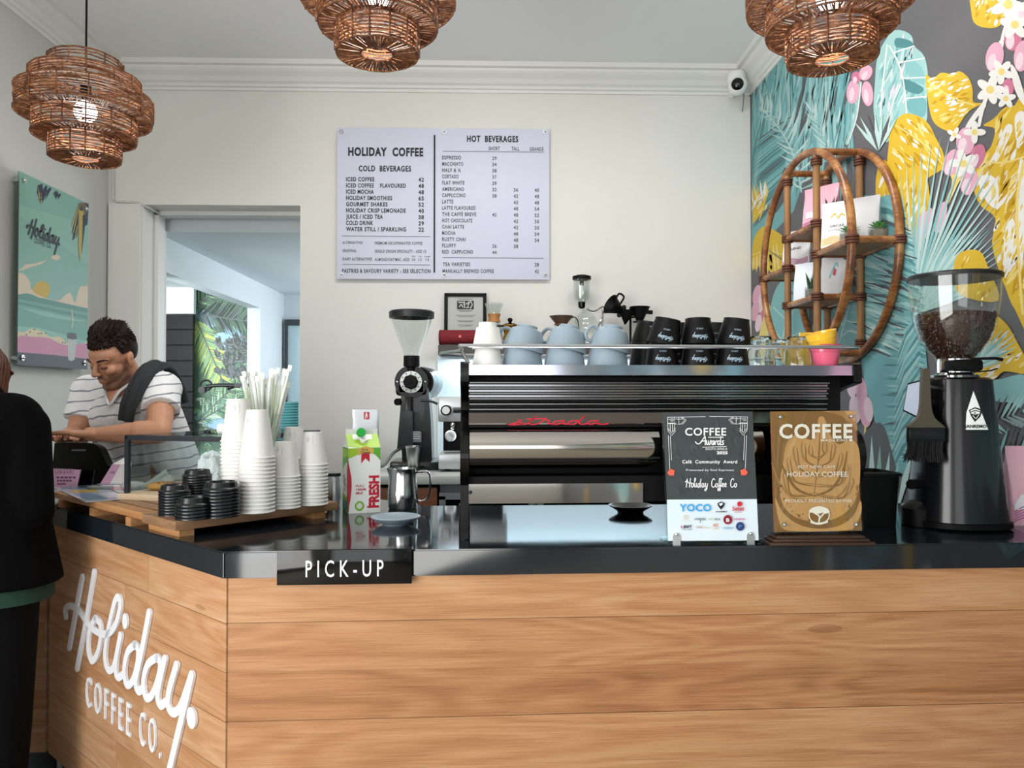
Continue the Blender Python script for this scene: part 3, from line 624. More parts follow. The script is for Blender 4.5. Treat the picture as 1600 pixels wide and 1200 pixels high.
PA = panel(C, A, .238, ZL, OAK2); PF = panel(A+Vector((.006, 0, 0)), B, .238, ZL, OAK); PL = panel(D, C-Vector((.004, 0, 0)), .238, ZL, OAK2)
base.children
for i, (p, q) in enumerate(((D, C), (C, A), (A, B))):
    d = q-p; n = Vector((-d.y, d.x, 0)).normalized(); g = G(); L = d.length; g.box((L/2, .01, .117), (L, .02, .234)); o = p+n*.055
    g.build('plinth', mat('plinth_black', '24272c', .5), base, (o.x, o.y, 0), (0, 0, math.atan2(d.y, d.x)))
g = G(); g.box((-.05, 2.615, .51), (2.7, .018, 1.02)); g.build('back_panel', mat('plinth_black'), base)
# ---- the lettering: strokes of the script, read off the panel and kept as panel metres
ZX = (A-C).normalized(); PO = C+n1*.012
def pan(u, v):
    p = at_plane(u, v, PO, n1); return ((p-PO).dot(ZX), p.z)
LG = lambda pts: [pan(60+x/2.856, 780+y/2.856) for x, y in pts]
RS = .0118
LOGO = [(LG(p), RS*k) for p, k in (
    ([(203, 348), (175, 500), (146, 660)], 1.0), ([(258, 325), (222, 540), (181, 752)], 1.0),
    ([(130, 522), (128, 492), (150, 474), (186, 492), (222, 540), (262, 582), (305, 600), (336, 588), (362, 540), (376, 470), (368, 436), (352, 456), (330, 545), (312, 640), (308, 715), (322, 758), (344, 752), (358, 700), (376, 605)], .92),
    ([(264, 528), (238, 590), (232, 665), (248, 718), (272, 692), (288, 620), (286, 556), (264, 528)], .92),
    ([(378, 606), (360, 700), (356, 770), (370, 792), (392, 776)], .95),
    ([(442, 648), (410, 680), (394, 760), (404, 822), (430, 812), (452, 740), (456, 670), (440, 646)], .95),
    ([(505, 504), (470, 690), (446, 810), (458, 852), (482, 838)], 1.0),
    ([(540, 704), (500, 735), (480, 810), (490, 878), (518, 872), (546, 800), (556, 730), (540, 704)], .95),
    ([(576, 710), (552, 820), (544, 885), (558, 916), (580, 902)], .98),
    ([(628, 738), (596, 850), (590, 915), (612, 948), (642, 930), (670, 860), (696, 782)], 1.0), ([(696, 782), (662, 930), (626, 1080), (594, 1215), (588, 1240)], 1.04))]
LOGO_DOTS = [(pan(60+398/2.856, 780+542/2.856), .0165, .0225), (pan(60+695/2.856, 780+972/2.856), .0235, .0265)]
lx0 = min(p[0] for s, r in LOGO for p in s); lx1 = max(p[0] for s, r in LOGO for p in s)
lz = [p[1] for s, r in LOGO for p in s]; lz0, lz1 = min(lz), max(lz); LW = lx1-lx0
def logo(g, fr, u, v, w, mi=0, d=0.0, thick=0.0, heavy=1.0, shear=0.0):
    # the script word, w wide, its top-left corner at (u, v); fr(u, v, d)
    k = w/LW; T = lambda p: (u+(p[0]-lx0)*k, v+(p[1]-lz1)*k)
    for i, (s, r) in enumerate(LOGO): stroke(g, [T(p) for p in s], fr, r*k*heavy, mi, d+i*(.00003 if w > .3 else .000004), 5, thick)
    for i, (p, ru, rv) in enumerate(LOGO_DOTS):
        c = T(p); e = d+.0003 if w > .3 else d+.00005
        P = [(c[0]+ru*k*math.cos(2*PI*q/18), c[1]+rv*k*math.sin(2*PI*q/18)) for q in range(18)]
        blob(g, P, fr, e, mi)
        if thick: g.add([fr(a, b, e) for a, b in P]+[fr(a, b, e-thick) for a, b in P], [(q, (q+1) % 18, (q+1) % 18+18, q+18) for q in range(18)], mi)
LETTER = mat('white_letters', 'eef1f6', .35)
cs = thing('counter_sign', 'white raised shop lettering on the angled oak counter panel', 'sign', (PO.x, PO.y, 0), (0, 0, math.atan2(ZX.y, ZX.x)))
frS = lambda a, b, d=0: (a, -.001-d, b)
g = G(); logo(g, frS, lx0, lz1, LW, 0, .007, .007); g.build('script_lettering', LETTER, cs)
p0 = pan(137, 1102); p1 = pan(254, 1183)
g = G(); zb_ = (p0[1]+p1[1])/2; hh = .098
pm1, pm2 = pan(207, 1148), pan(221, 1158)
write(g, 'COFFEE', frS, p0[0], zb_, hh, pm1[0]-p0[0], bold=-.004, space=1.55, d=.006, thick=.006); g.build('block_lettering', LETTER, cs)
g = G(); write(g, 'CO.', frS, pm2[0], zb_, hh, p1[0]-pm2[0], bold=-.004, space=1.55, d=.006, thick=.006); g.build('block_lettering', LETTER, cs)
# ---- lettering on the poster
g = POSTER_G; pd_[0] += 2e-4
pa, pb_ = atX(*PS([(148, 285)])[0], PXW), atX(*PS([(330, 385)])[0], PXW)
lw = (pb_.y-pa.y); zt_ = atX(*PS([(172, 255)])[0], PXW).z
frW = lambda a, b, d=0: (.0042+pd_[0]+d, a-poster.location.y, b-poster.location.z)
logo(g, frW, pa.y, zt_, lw, qk.index('ink'), heavy=1.5)
pa, pb_ = atX(*PS([(190, 388)])[0], PXW), atX(*PS([(286, 412)])[0], PXW)
write(g, 'COFFEE CO.', frW, pa.y, (pa.z+pb_.z)/2-.012, .026, pb_.y-pa.y, bold=.01, space=1.4, mi=qk.index('ink'))
g.build('print', qm, poster)
STEEL = mat('brushed_steel', 'c9ccce', .28, 1); CHROME = mat('chrome', 'dcdcdc', .07, 1); BLACK = mat('black_gloss', '060607', .25, spec=.35); BLACKM = mat('black_matte', '070708', .55, spec=.22); GUN = mat('gun_metal', '3a3d40', .3, .8)
def standoff(par, p, ax, r=.009, L=.03, name='standoff'):
    g = G(); a = Vector(p); b = a+Vector(ax)*L; g.cyl(a, b, r, 14); g.sphere(b, r*.72, 10); return g.build(name, STEEL, par)
for dy in (-1, 1):
    for dz in (-1, 1):
        standoff(poster, (-.042, dy*((y1-y0)/2-.035), dz*((zt-zb)/2-.035)), (1, 0, 0), .013, .052)
# ---- hanging pick-up plate
ps = thing('pickup_sign', 'black acrylic plate lettered PICK-UP hooked over the worktop edge', 'sign', (-.352, YC(-.352)-.0035, ZT), (0, 0, .034))
g = G(); g.box((0, 0, -.038), (.318, .004, .083), bev=.001); g.box((0, .022, .0028), (.318, .046, .003)); g.build('plate', mat('black_acrylic', '050506', .08), ps)
g = G(); write(g, 'PICK-UP', lambda u, v, d=0: (u, -.0026-d, v), 0, -.0605, .041, .183, align='c', bold=.006, space=1.6); g.build('lettering', mat('sign_white', 'e6ebef', .4), ps)
# ================================================================== THE ESPRESSO MACHINE (its guest side)
MX, MY, MR = -.083, 1.962, .034
em = thing('espresso_machine', 'wide black and chrome espresso machine with red lettering and cups on top', 'coffee machine', (MX, MY, ZT), (0, 0, MR))
MW = 1.053
prof = [(0, .452), (-.004, .44), (-.004, .412), (.004, .402), (.10, .384), (.135, .368), (.15, .345), (.14, .322), (.05, .292), (0, .268), (-.022, .235), (-.024, .20), (-.008, .165), (.012, .14), (.012, .002), (.045, .002), (.05, .095), (.47, .095), (.475, .002), (.515, .002), (.53, .12), (.53, .445), (.522, .455), (.01, .457)]
prof = [(p.x, p.y) for p in catmull([(a, b, 0) for a, b in prof[:14]], 3)]+prof[14:]
for x0 in (0, MW-.022):
    g = G(); g.prism(prof, x0, x0+.022, 'x', smooth=False); bm = bmesh.new(); sp_ = g.build('side_panel', BLACK, em)
    g = G(); g.tube([(x0+.011, .028, .0), (x0+.011, .028, .09)], .0145, 14); g.tube([(x0+.011, .028, .028), (x0+.011, .028, .032)], .0155, 14); g.build('leg', BLACK, sp_)
xa, xb = .022, MW-.022
g = G(); g.prism([(.0015, .449), (.0, .423), (.03, .418), (.5, .43), (.5, .449)], xa, xb, 'x'); g.build('cup_tray', mat('polished_steel', 'b6bac8', .09, 1), em)
g = G(); g.box((MW/2, .30, .27), (xb-xa, .40, .30)); g.box((MW/2, .25, .128), (xb-xa, .46, .066)); g.build('body', BLACKM, em)
g = G(); slats = [(.395+.006-.0145*k) for k in range(6)]
for k in range(6):
    z = .404-.0142*k; g.tube([(xa+.002, .052+.006*k*.6, z), (xb-.04, .052+.006*k*.6, z)], .0046, 12)
    g.box((MW/2-.02, .062+.004*k, z-.0071), (xb-xa-.04, .004, .006))
g.build('grille', mat('dark_chrome', '85878a', .14, 1), em)
g = G(); g.box((MW/2, .08, .37), (xb-xa, .02, .105)); g.build('grille_backing', BLACKM, em)
# tilted mirror strip and black ledge with the red script
g = G(); g.prism([(.058, .325), (.046, .297), (.046, .293), (.10, .293), (.10, .325)], xa, xb, 'x'); g.build('mirror_strip', mat('smoked_mirror', '655e57', .06, 1), em)
g = G(); g.box((MW/2, .04, .291), (xb-xa, .05, .005)); g.build('ledge', BLACKM, em)
g = G(); frE = lambda u, v, d=0: (.133+u*.232, .020-d, .2945+v*.020)
RED = mat('red_letters', 'c31530', .35)
for pts in ([(-.02, .1), (.05, .25), (.11, .62), (.07, .45), (.12, .15), (.03, .02), (-.04, .06)], [(.1, .1), (.17, .15), (.28, 1.1), (.19, .3), (.22, .05), (.29, .12)], [(.17, .72), (.27, .74), (.38, .78)], [(.29, .12), (.36, .55), (.38, .6), (.42, .5), (.40, .2), (.46, .08)], [(.57, .5), (.5, .45), (.46, .2), (.49, .05), (.55, .2), (.59, .5), (.57, .15), (.63, .08)], [(.74, .5), (.66, .45), (.63, .2), (.66, .05), (.72, .2), (.82, 1.15), (.75, .3), (.78, .06), (.84, .12)], [(.96, .5), (.88, .45), (.85, .2), (.88, .05), (.94, .2), (.97, .5), (.95, .15), (1.02, .05), (1.08, .12)]):
    stroke(g, [(.133+u*.232, .2945+v*.021) for u, v in pts], lambda a, b, d=0: (a, .016-d, b), .0017, thick=.003, d=.002)
g.v = [(x, y, .2945+(z-.2945)) for x, y, z in g.v]
g.build('lettering', RED, em)
# chrome barrels with a rounded lower corner
for x0, x1, rr in ((xa+.002, .514, .05), (.534, .789, .05), (.809, xb-.004, .0)):
    g = G(); n = 22; vs = []; fs = []
    for i in range(n+1):
        a = R(62-132*i/n); y = .050-.062*math.cos(a)*1.0; z = .236+.058*math.sin(a)
        q = i/n; xe = x1
        if rr and q > .62: s_ = (q-.62)/.38; xe = x1-rr*(1-math.sqrt(max(0, 1-s_*s_)))
        if rr and q < .16: s_ = (.16-q)/.16; xe = x1-.02*s_*s_
        for k in range(9): vs.append((x0+(xe-x0)*k/8, y, z))
    fs = [(i*9+k, i*9+k+1, (i+1)*9+k+1, (i+1)*9+k) for i in range(n) for k in range(8)]
    g.add(vs, fs, 0, True); g.build('barrel', mat('barrel_chrome', 'b5b0a9', .08, 1), em, angle=60)
g = G(); g.box((.245, .016, .1175), (.458, .004, .05)); b_ = g.build('back_plate', mat('plate_chrome', 'd2cfcb', .05, 1), em)
g = G(); g.sphere((.026, .012, .122), .005, 10); g.build('screw', GUN, b_)
g = G(); g.box((.74, .03, .1175), (.53, .004, .05)); g.build('black_plate', BLACK, em)
# cup rail
g = G(); zr = .497
P = [(.008, .01, .452), (-.004, .004, zr-.012), (.0, -.006, zr)]; P = [(.022, .012, .452), (.004, .004, zr-.014), (.006, -.004, zr-.002), (.02, -.008, zr)]+[(x, -.008, zr) for x in (.3, .6, .9)]+[(MW-.045, -.008, zr), (MW-.01, .004, zr), (MW, .03, zr), (MW-.004, .2, zr), (MW-.01, .44, zr), (.01, .44, zr), (-.0, .2, zr), (.002, .05, zr), (.005, .012, zr-.002)]
g.tube(catmull(P, 4), .0048, 8); 
for x in (.35, .68, MW-.02): g.tube([(x, .44, zr), (x, .44, .452)], .004, 8)
g.build('cup_rail', STEEL, em)
# ------------------------------------------------------------------ crockery on the machine
ZC_ = ZT+.450
def onm(px, Y): q = atY(px, 560, Y); return Vector((q.x, q.y, ZC_))
BLUE = mat('blue_grey_glaze', '93a4b0', .28, coat=.3)
def cup_prof(rt, rb, h, th=.004, foot=.006, belly=.35):
    # right way up: outer wall from foot to rim then inside
    o = [(0, .002), (rb*.9, .002), (rb*.92, 0), (rb, 0), (rb, foot)]
    for k in range(1, 11):
        f = k/10; o.append((rb+(rt-rb)*(f**belly), foot+(h-foot)*f))
    o += [(rt-th*.5, h+.001), (rt-th, h-.001)]
    for k in range(9, -1, -1):
        f = k/10; o.append((max(.001, rb+(rt-rb)*(f**belly)-th), foot+th+(h-foot-th)*f))
    o.append((0, foot+th)); return o
def handle_pts(r, z0, z1, out): return catmull([(r-.006, 0, z1), (r+out*.6, 0, z1+.004), (r+out, 0, (z0+z1)/2+.004), (r+out*.5, 0, z0-.002), (r-.010, 0, z0)], 6)
def make_cup(name, label, cat, loc, rot, prof, mats, handle=None, group=None, n=36):
    t_ = thing(name, label, cat, loc, rot, group)
    g = G(); g.lathe(prof, n); g.build('bowl', mats, t_)
    if handle: g = G(); g.tube(handle_pts(*handle), .0045, 8, sx=1.5); g.build('handle', mats, t_)
    return t_
def flip_at(p, h, tx=0, ty=0, spin=0):
    # pose for an upside-down vessel whose rim rests about p, leaning by tx, ty
    M = Matrix.Rotation(ty, 4, 'Y') @ Matrix.Rotation(tx, 4, 'X') @ Matrix.Rotation(PI, 4, 'X') @ Matrix.Rotation(spin, 4, 'Z')
    return p+(Matrix.Rotation(ty, 4, 'Y') @ Matrix.Rotation(tx, 4, 'X')) @ Vector((0, 0, h)), M.to_euler()
CP = cup_prof(.056, .027, .068, belly=.31)
proto = None
for i, (px, side) in enumerate(((816, 'beside the white cup stack'), (882, 'in the middle of the blue pairs'), (949, 'beside the black mugs'))):
    p = onm(px, 2.06)
    for lev in (0, 1):
        l, r = flip_at(p+Vector((.002 if lev else 0, 0, .043*lev)), .066, R(-3) if lev else 0, R(12) if lev else 0, R((196, 205, 160)[i]) if lev else R(270))
        lab = ('upper tilted' if lev else 'lower')+' blue-grey cup '+('resting on its pair ' if lev else 'under its pair ')+side
        if proto is None: proto = make_cup('coffee_cup', lab, 'cup', l, r, CP, BLUE, (.05, .018, .05, .026), 'blue-grey cups on the machine')
        else: dup(proto, l, r, lab)
# white cups
WHT = mat('white_ceramic', 'f1f0ec', .35)
wp_ = [(0, 0), (.0235, 0), (.024, .013), (.030, .0135), (.0305, .015), (.0405, .068), (.042, .07), (.039, .07), (.03, .014), (0, .014)]
p = onm(762, 2.03); wproto = None
for lev, lab in ((0, 'bottom white cup of the inverted stack at the machine rail end'), (1, 'top white cup of the inverted stack at the machine rail end')):
    l, r = flip_at(p+Vector((0, 0, .043*lev)), .070)
    if wproto is None: wproto = tag(G().lathe(wp_, 36).build('white_cup', WHT, None, l, r), lab, 'cup', 'white cups on the machine')
    else: dup(wproto, l, r, lab)
# black mugs, the script in pale blue upside down
MUG = mat('black_mug', '0a0a0c', .35, spec=.3); MPRINT = mat('mug_print', 'b5cfe0', .5)
MP = cup_prof(.046, .034, .070, belly=.8); mproto = None
def make_mug(lab, l, r, handle, group='black mugs on the machine'):
    t_ = thing('black_mug', lab, 'mug', l, r, group)
    g = G(); g.lathe(MP, 36); b = g.build('bowl', MUG, t_)
    g = G(); rr = lambda z: .034+.012*((max(z-.006, 0)/.064)**.8)+.0004
    fm_ = lambda u, v, d=0: ((rr(v)+d)*math.sin(u/.043), -(rr(v)+d)*math.cos(u/.043), v)
    logo(g, fm_, -.021, .062, .040, heavy=1.15); write(g, 'COFFEE CO.', fm_, -.010, .030, .0042, .02, bold=.01, space=1.3); g.build('print', MPRINT, b)
    if handle: g = G(); g.tube(handle_pts(.043, .02, .056, .026), .0045, 8, sx=1.5); g.build('handle', MUG, t_)
    return t_
spec = [(1034, 2.06, 0, 0, 0, 'under the leaning mug closest to the handled pair', 0), (1090, 2.06, 0, 0, 0, 'in the middle of the front row', 0), (1144, 2.06, 0, 0, 0, 'beside the clear glasses', 0),
        (1036, 2.06, 1, 2, 11, 'leaning on the mug closest to the handled pair', 0), (1091, 2.06, 1, -3, 0, 'in the middle of the front row', 0), (1146, 2.06, 1, 2, 7, 'leaning beside the clear glasses', 0)]
mp2 = None
for px, Y, lev, tx, ty, lab, hd in spec:
    l, r = flip_at(onm(px, Y)+Vector((0, 0, .058*lev)), .070, R(tx), R(ty), R(188))
    lab = ('upper' if lev else 'lower')+' black mug with upside-down script '+lab
    if mproto is None: mproto = make_mug(lab, l, r, False)
    else: dup(mproto, l, r, lab)
for lev in (0, 1):
    l, r = flip_at(onm(1008, 2.15)+Vector((.004*lev, 0, .058*lev)), .070, R(3*lev), R(8*lev), R(95))
    lab = ('upper' if lev else 'lower')+' black mug showing its handle beside the blue cups'
    if mp2 is None: mp2 = make_mug(lab, l, r, True)
    else: dup(mp2, l, r, lab)
for px, Y, lab in ((1060, 2.19, 'black mug peeking out behind the leaning front mug'), (1118, 2.19, 'black mug peeking out behind the middle front mug')):
    for lev in (0, 1):
        l, r = flip_at(onm(px, Y)+Vector((0, 0, .058*lev)), .070, 0, R(4*lev), R(200)); dup(mp2, l, r, ('upper ' if lev else 'lower ')+lab)
# tumblers
GLASS = mat('clear_glass', 'f4fbfa', .0, trans=1, ior=1.45)
gp = [(0, .004), (.024, .004), (.026, 0), (.028, .004), (.030, .03), (.036, .040), (.038, .078), (.0372, .079), (.0362, .078), (.034, .041), (.028, .032), (.025, .010), (0, .010)]
gproto = None
for px, Y, lab in ((1189, 2.05, 'clear glass tumbler upside down beside the black mugs'), (1213, 2.16, 'clear glass tumbler upside down standing behind the other two'), (1246, 2.06, 'clear glass tumbler upside down beside the pink bowl')):
    l, r = flip_at(onm(px, Y), .079)
    if gproto is None: gproto = tag(G().lathe(gp, 40, flute=lambda a, z: .025*math.cos(a*10) if z < .055 else 0).build('glass_tumbler', GLASS, None, l, r), lab, 'glass', 'glass tumblers on the machine')
    else: dup(gproto, l, r, lab)
# ramekins
rp = [(0, .003), (.026, .003), (.028, 0), (.030, .003), (.037, .036), (.0385, .037), (.0415, .054), (.042, .056), (.039, .056), (.035, .036), (.027, .007), (0, .007)]
fl = lambda a, z: .022*math.cos(a*22) if .004 < z < .036 else 0
PINK = mat('pink_glaze', 'e0607e', .18, coat=.5); YEL = mat('yellow_glaze', 'f2c02f', .18, coat=.5)
p = onm(1290, 2.04)
rb = tag(G().lathe(rp, 66, flute=fl).build('ramekin', PINK, None, p), 'fluted pink bowl holding a tilted yellow bowl', 'bowl', 'fluted bowls on the machine')
def yel(loc, rot, lab):
    o = rb.copy(); COL.objects.link(o); me = rb.data.copy(); me.materials.clear(); me.materials.append(YEL); o.data = me; o.location = loc; o.rotation_euler = rot; return tag(o, lab, 'bowl', 'fluted bowls on the machine')
y1_ = yel(p+Vector((-.003, 0, .036)), (R(4), R(-14), 0), 'fluted yellow bowl sitting tilted in the pink bowl')
q = onm(1268, 2.20); y2_ = yel(q, (0, 0, 0), 'lower fluted yellow bowl behind the pink bowl'); y3_ = yel(q+Vector((.002, 0, .042)), (0, R(6), 0), 'upper fluted yellow bowl stacked behind the pink bowl')
q = onm(1243, 2.30); yel(q, (0, 0, 0), 'lowest fluted yellow bowl behind the clear glasses'); yel(q+Vector((0, 0, .034)), (0, R(-4), .2), 'upper fluted yellow bowl behind the clear glasses')
# black saucer under the machine
q = atZ(985, 801, ZT)
tag(G().lathe([(0, 0), (.04, 0), (.042, .006), (.068, .022), (.069, .025), (.066, .025), (.04, .010), (0, .009)], 40).build('saucer', BLACK, None, (q.x, q.y, ZT)), 'black saucer on the worktop under the espresso machine', 'saucer')
# ================================================================== THINGS ALONG THE WORKTOP
class Face:
    # a plane given by a point and a normal towards the viewer; u, v are read off the photograph, v negative downwards
    def __init__(s, p, n, loc): s.p = Vector(p); s.n = Vector(n).normalized(); s.loc = Vector(loc)
    def __call__(s, u, v, d=0): return at_plane(u, -v, s.p+s.n*d, s.n)-s.loc
class Cells:
    # collects flat shapes of several colours into one print
    def __init__(s, fr, cols, pre, rough=.4): s.fr = fr; s.k = list(cols); s.m = [mat(pre+k, c, rough) for k, c in cols.items()]; s.g = G(); s.d = 0.0; s.st = 4e-5
    def up(s): s.d += s.st; return s.d
    def text(s, txt, u, v, h, w, c, align='l', **k): write(s.g, txt, s.fr, u, -v, h, w, align=align, mi=s.k.index(c), d=s.up(), **k)
    def poly(s, pts, c, sm=0):
        P = [(p[0], p[1]) for p in catmull([(a, b, 0) for a, b in pts], sm, True)] if sm else pts
        blob(s.g, [(a, -b) for a, b in P], s.fr, s.up(), s.k.index(c))
    def line(s, pts, c, r, n=4, taper=None): stroke(s.g, [(a, -b) for a, b in pts], s.fr, r, s.k.index(c), s.up(), n, taper=taper)
    def disc(s, u, v, a, b, c, n=22, rot=0): disc(s.g, u, -v, a, b, s.fr, s.up(), s.k.index(c), n, rot)
    def build(s, name, par): return s.g.build(name, s.m, par)
def slab(face, corners, th, g, mi=0, d=0.0):
    q = [face(u, -v, d) for u, v in corners]; r = [face(u, -v, d-th) for u, v in corners]
    # the back corners lie straight behind the front ones
    r = [a-face.n*th for a in q]; g.add(q+r, [(3, 2, 1, 0), (4, 5, 6, 7), (0, 1, 5, 4), (1, 2, 6, 5), (2, 3, 7, 6), (3, 0, 4, 7)], mi)
AW = lambda pts: [(1020+x/4.444, 620+y/4.444) for x, y in pts]
# ---- grey award on a clear acrylic stand
LN = R(6); nA = Vector((0.034*1.0, -math.cos(LN), math.sin(LN))); pA = Vector((.55, 1.898, ZT+.004))
aw = thing('award_plaque', 'charcoal and white award plaque held by two steel clips on clear acrylic', 'award', pA)
fA = Face(pA, nA, pA)
g = G(); slab(fA, [(1034, 644), (1176.5, 642.5), (1186, 844.5), (1042.5, 847)], .005, g); g.build('acrylic_sheet', clearglass('award_acrylic', 'f4faf9', .05), aw)
cA = Cells(lambda u, v, d=0: fA(u, v, .0008+d), {'grey': '3f4547', 'white': 'f2f4f5', 'pale': 'dcebf4', 'blue': '35a3e0', 'ink': '16181a', 'red': 'd02438', 'orange': 'e07a4a', 'coral': 'e8664f', 'wine': '8c2033', 'navy': '2b3a72', 'tan': 'd8b27a', 'pink': 'd5478a', 'mint': 'a8c48c', 'sky': '5b9fd0', 'g2': '4a5052', 'g3': '374043'}, 'award_')
cA.poly(AW([(68, 108), (692, 104), (722, 712), (98, 716)]), 'grey'); cA.poly(AW([(98, 714), (722, 710), (735, 996), (106, 1000)]), 'pale')
ar = random.Random(5)
for k in range(46):  # brushed leaf texture of the dark field
    x = ar.uniform(110, 640); y = ar.uniform(130, 640); cA.poly(AW([(x, y), (x+14, y+ar.uniform(20, 60)), (x+ar.uniform(0, 30), y+70), (x-8, y+40)]), ar.choice(['g2', 'g3']))
W4 = lambda pts, r=1.6, c='white': cA.line(AW(pts), c, r/4.444, 1)
for s in (1, -1):
    X = lambda x, y: ((x, y) if s == 1 else (760-x, y-2))
    for q in ([(102, 142), (365, 138)], [(108, 155), (210, 154)], [(102, 142), (106, 236)], [(150, 140), (152, 182), (104, 184)], [(180, 140), (182, 190), (150, 190), (150, 236)], [(206, 140), (232, 162), (208, 190)], [(196, 140), (220, 162), (196, 190), (180, 190)], [(106, 236), (132, 268), (158, 236)], [(106, 220), (132, 250), (158, 220)], [(120, 190), (122, 240)], [(136, 190), (138, 240)], [(104, 186), (160, 186)], [(108, 270), (118, 500)], [(122, 270), (130, 440)]): W4([X(*p) for p in q])
    cA.poly(AW([X(100, 525), X(122, 500), X(152, 512), X(146, 548), X(112, 546)]), 'coral')
t4 = lambda txt, x0, x1, y, h, c='white', **k: cA.text(txt, 1020+x0/4.444, 620+y/4.444, h/4.444, (x1-x0)/4.444, c, **k)
t4('COFFEE', 224, 510, 268, 54, bold=.018, space=1.1); t4('MAGAZINE', 386, 492, 286, 10, bold=.03); t4('SOUTH AFRICA', 366, 518, 370, 17, bold=0); t4('2025', 444, 520, 398, 20, bold=.04)
def pen(cells, txt_strokes, x0, y0, k, r, c):
    for s in txt_strokes: cells.line(AW([(x0+a*k, y0-b*k) for a, b in s]), c, r/4.444, 5)
AWARDS = [[(-.4, .35), (-.1, .1), (.25, .25), (.55, .7), (.78, 1.0), (.8, .6), (.8, 0)], [(.3, .42), (.9, .45)], [(.95, .5), (.97, .08), (1.12, .06), (1.2, .5), (1.22, .08), (1.36, .06), (1.44, .5), (1.5, .45)], [(1.84, .48), (1.62, .4), (1.6, .08), (1.74, .04), (1.86, .46), (1.86, .04)], [(1.98, .04), (2.02, .46), (2.06, .36), (2.22, .5)], [(2.52, .46), (2.32, .4), (2.3, .06), (2.44, .04), (2.6, .4), (2.68, 1.05), (2.6, .04), (2.68, .02)], [(3.0, .46), (2.84, .44), (2.84, .3), (2.98, .2), (2.94, .02), (2.78, .04)]]
pen(cA, AWARDS, 318, 333, 58, 3.6, 'white'); W4([(345, 350), (512, 345)], 2)
t4('Café  Community  Award', 204, 586, 462, 24, bold=.018, space=1.1); t4('Presented by Red Espresso', 231, 564, 515, 15, bold=-.004)
HOL = [[(.12, .95), (.06, .5), (.02, .0)], [(.5, 1.0), (.42, .5), (.36, 0)], [(-.1, .62), (.1, .78), (.2, .6), (.3, .48), (.5, .5), (.62, .5)], [(.78, .45), (.62, .4), (.6, .08), (.74, .02), (.86, .3), (.78, .45)], [(.86, .3), (1.08, .9), (1.0, 1.05), (.96, .6), (.96, .06), (1.1, .1)], [(1.18, .46), (1.16, .06), (1.3, .1)], [(1.56, .44), (1.38, .38), (1.36, .06), (1.5, .04), (1.72, 1.0), (1.62, .3), (1.66, .02)], [(2.0, .44), (1.84, .38), (1.82, .06), (1.96, .04), (2.06, .44), (2.04, .06), (2.16, .1)], [(2.24, .46), (2.22, .1), (2.38, .1), (2.48, .46), (2.4, -.1), (2.26, -.4), (2.14, -.3), (2.4, .0)],
       [(3.3, .85), (3.16, 1.0), (2.98, .7), (2.96, .2), (3.14, .0), (3.34, .2)], [(3.56, .44), (3.42, .38), (3.4, .08), (3.54, .02), (3.64, .3), (3.56, .44)], [(4.0, .95), (3.86, 1.0), (3.8, .4), (3.72, -.4), (3.66, -.2), (3.9, .2)], [(4.2, .95), (4.06, 1.0), (4.0, .4), (3.92, -.4), (3.86, -.2), (4.1, .2)], [(4.12, .2), (4.32, .3), (4.3, .45), (4.18, .4), (4.2, .06), (4.36, .1)], [(4.42, .2), (4.62, .3), (4.6, .45), (4.48, .4), (4.5, .06), (4.66, .1)],
       [(5.5, .85), (5.36, 1.0), (5.18, .7), (5.16, .2), (5.34, .0), (5.54, .2)], [(5.76, .44), (5.62, .38), (5.6, .08), (5.74, .02), (5.84, .3), (5.76, .44)]]
pen(cA, HOL, 232, 628, 60, 3.0, 'white')
t4('YOCO', 186, 404, 794, 50, 'blue', bold=.03, space=1.12); t4('Selati', 552, 632, 790, 30, 'red', bold=.02); t4('SUGAR CO', 566, 618, 804, 8, 'red', bold=.01)
cA.disc(*AW([(603, 744)])[0], 4, 4, 'red'); cA.poly(AW([(448, 740), (474, 727), (500, 740), (494, 758), (474, 784), (454, 758)]), 'ink'); cA.poly(AW([(458, 742), (480, 735), (488, 744), (470, 760)]), 'pale'); t4('SANREMO', 436, 516, 802, 9, 'ink', bold=.03)
W4([(215, 838), (222, 826), (240, 826), (246, 840), (232, 850), (216, 842)], 2, 'tan'); t4('—————', 190, 274, 868, 14, 'tan')
t4('HORRIED', 290, 368, 856, 15, 'ink', bold=.01); W4([(330, 858), (330, 872)], 2, 'ink'); t4('HERO', 388, 430, 858, 17, 'mint'); t4('RX', 434, 470, 858, 17, 'ink'); cA.disc(*AW([(521, 853)])[0], 7, 7.3, 'wine'); t4('B', 510, 532, 868, 26, 'pale', bold=.03); t4('HARIO', 568, 640, 856, 14, 'pink', bold=.02)
t4('BWT', 216, 270, 912, 20, 'ink', bold=.04); cA.line(AW([(198, 895), (198, 912), (210, 912), (210, 902), (198, 902)]), 'pink', .55, 1); t4('WATER + MORE', 204, 272, 925, 6, 'ink', bold=.02)
t4('CRC', 302, 344, 912, 14, 'wine'); W4([(330, 905), (398, 912)], 1.5, 'tan'); t4('ASC', 416, 454, 900, 19, 'orange', bold=.03); t4('LIDS', 418, 452, 920, 14, 'tan', bold=.01); t4('cano', 490, 556, 918, 20, 'sky', bold=.01); cA.disc(*AW([(607, 900)])[0], 6.6, 6.9, 'navy'); t4('P', 597, 617, 914, 26, 'sky')
cA.build('print', aw)
for x, y in ((130, 162), (632, 160)):
    g = G(); p = fA(1020+x/4.444, -(620+y/4.444), .001); g.cyl(p, p+nA*.006, .0052, 14); g.build('cap_screw', STEEL, aw)
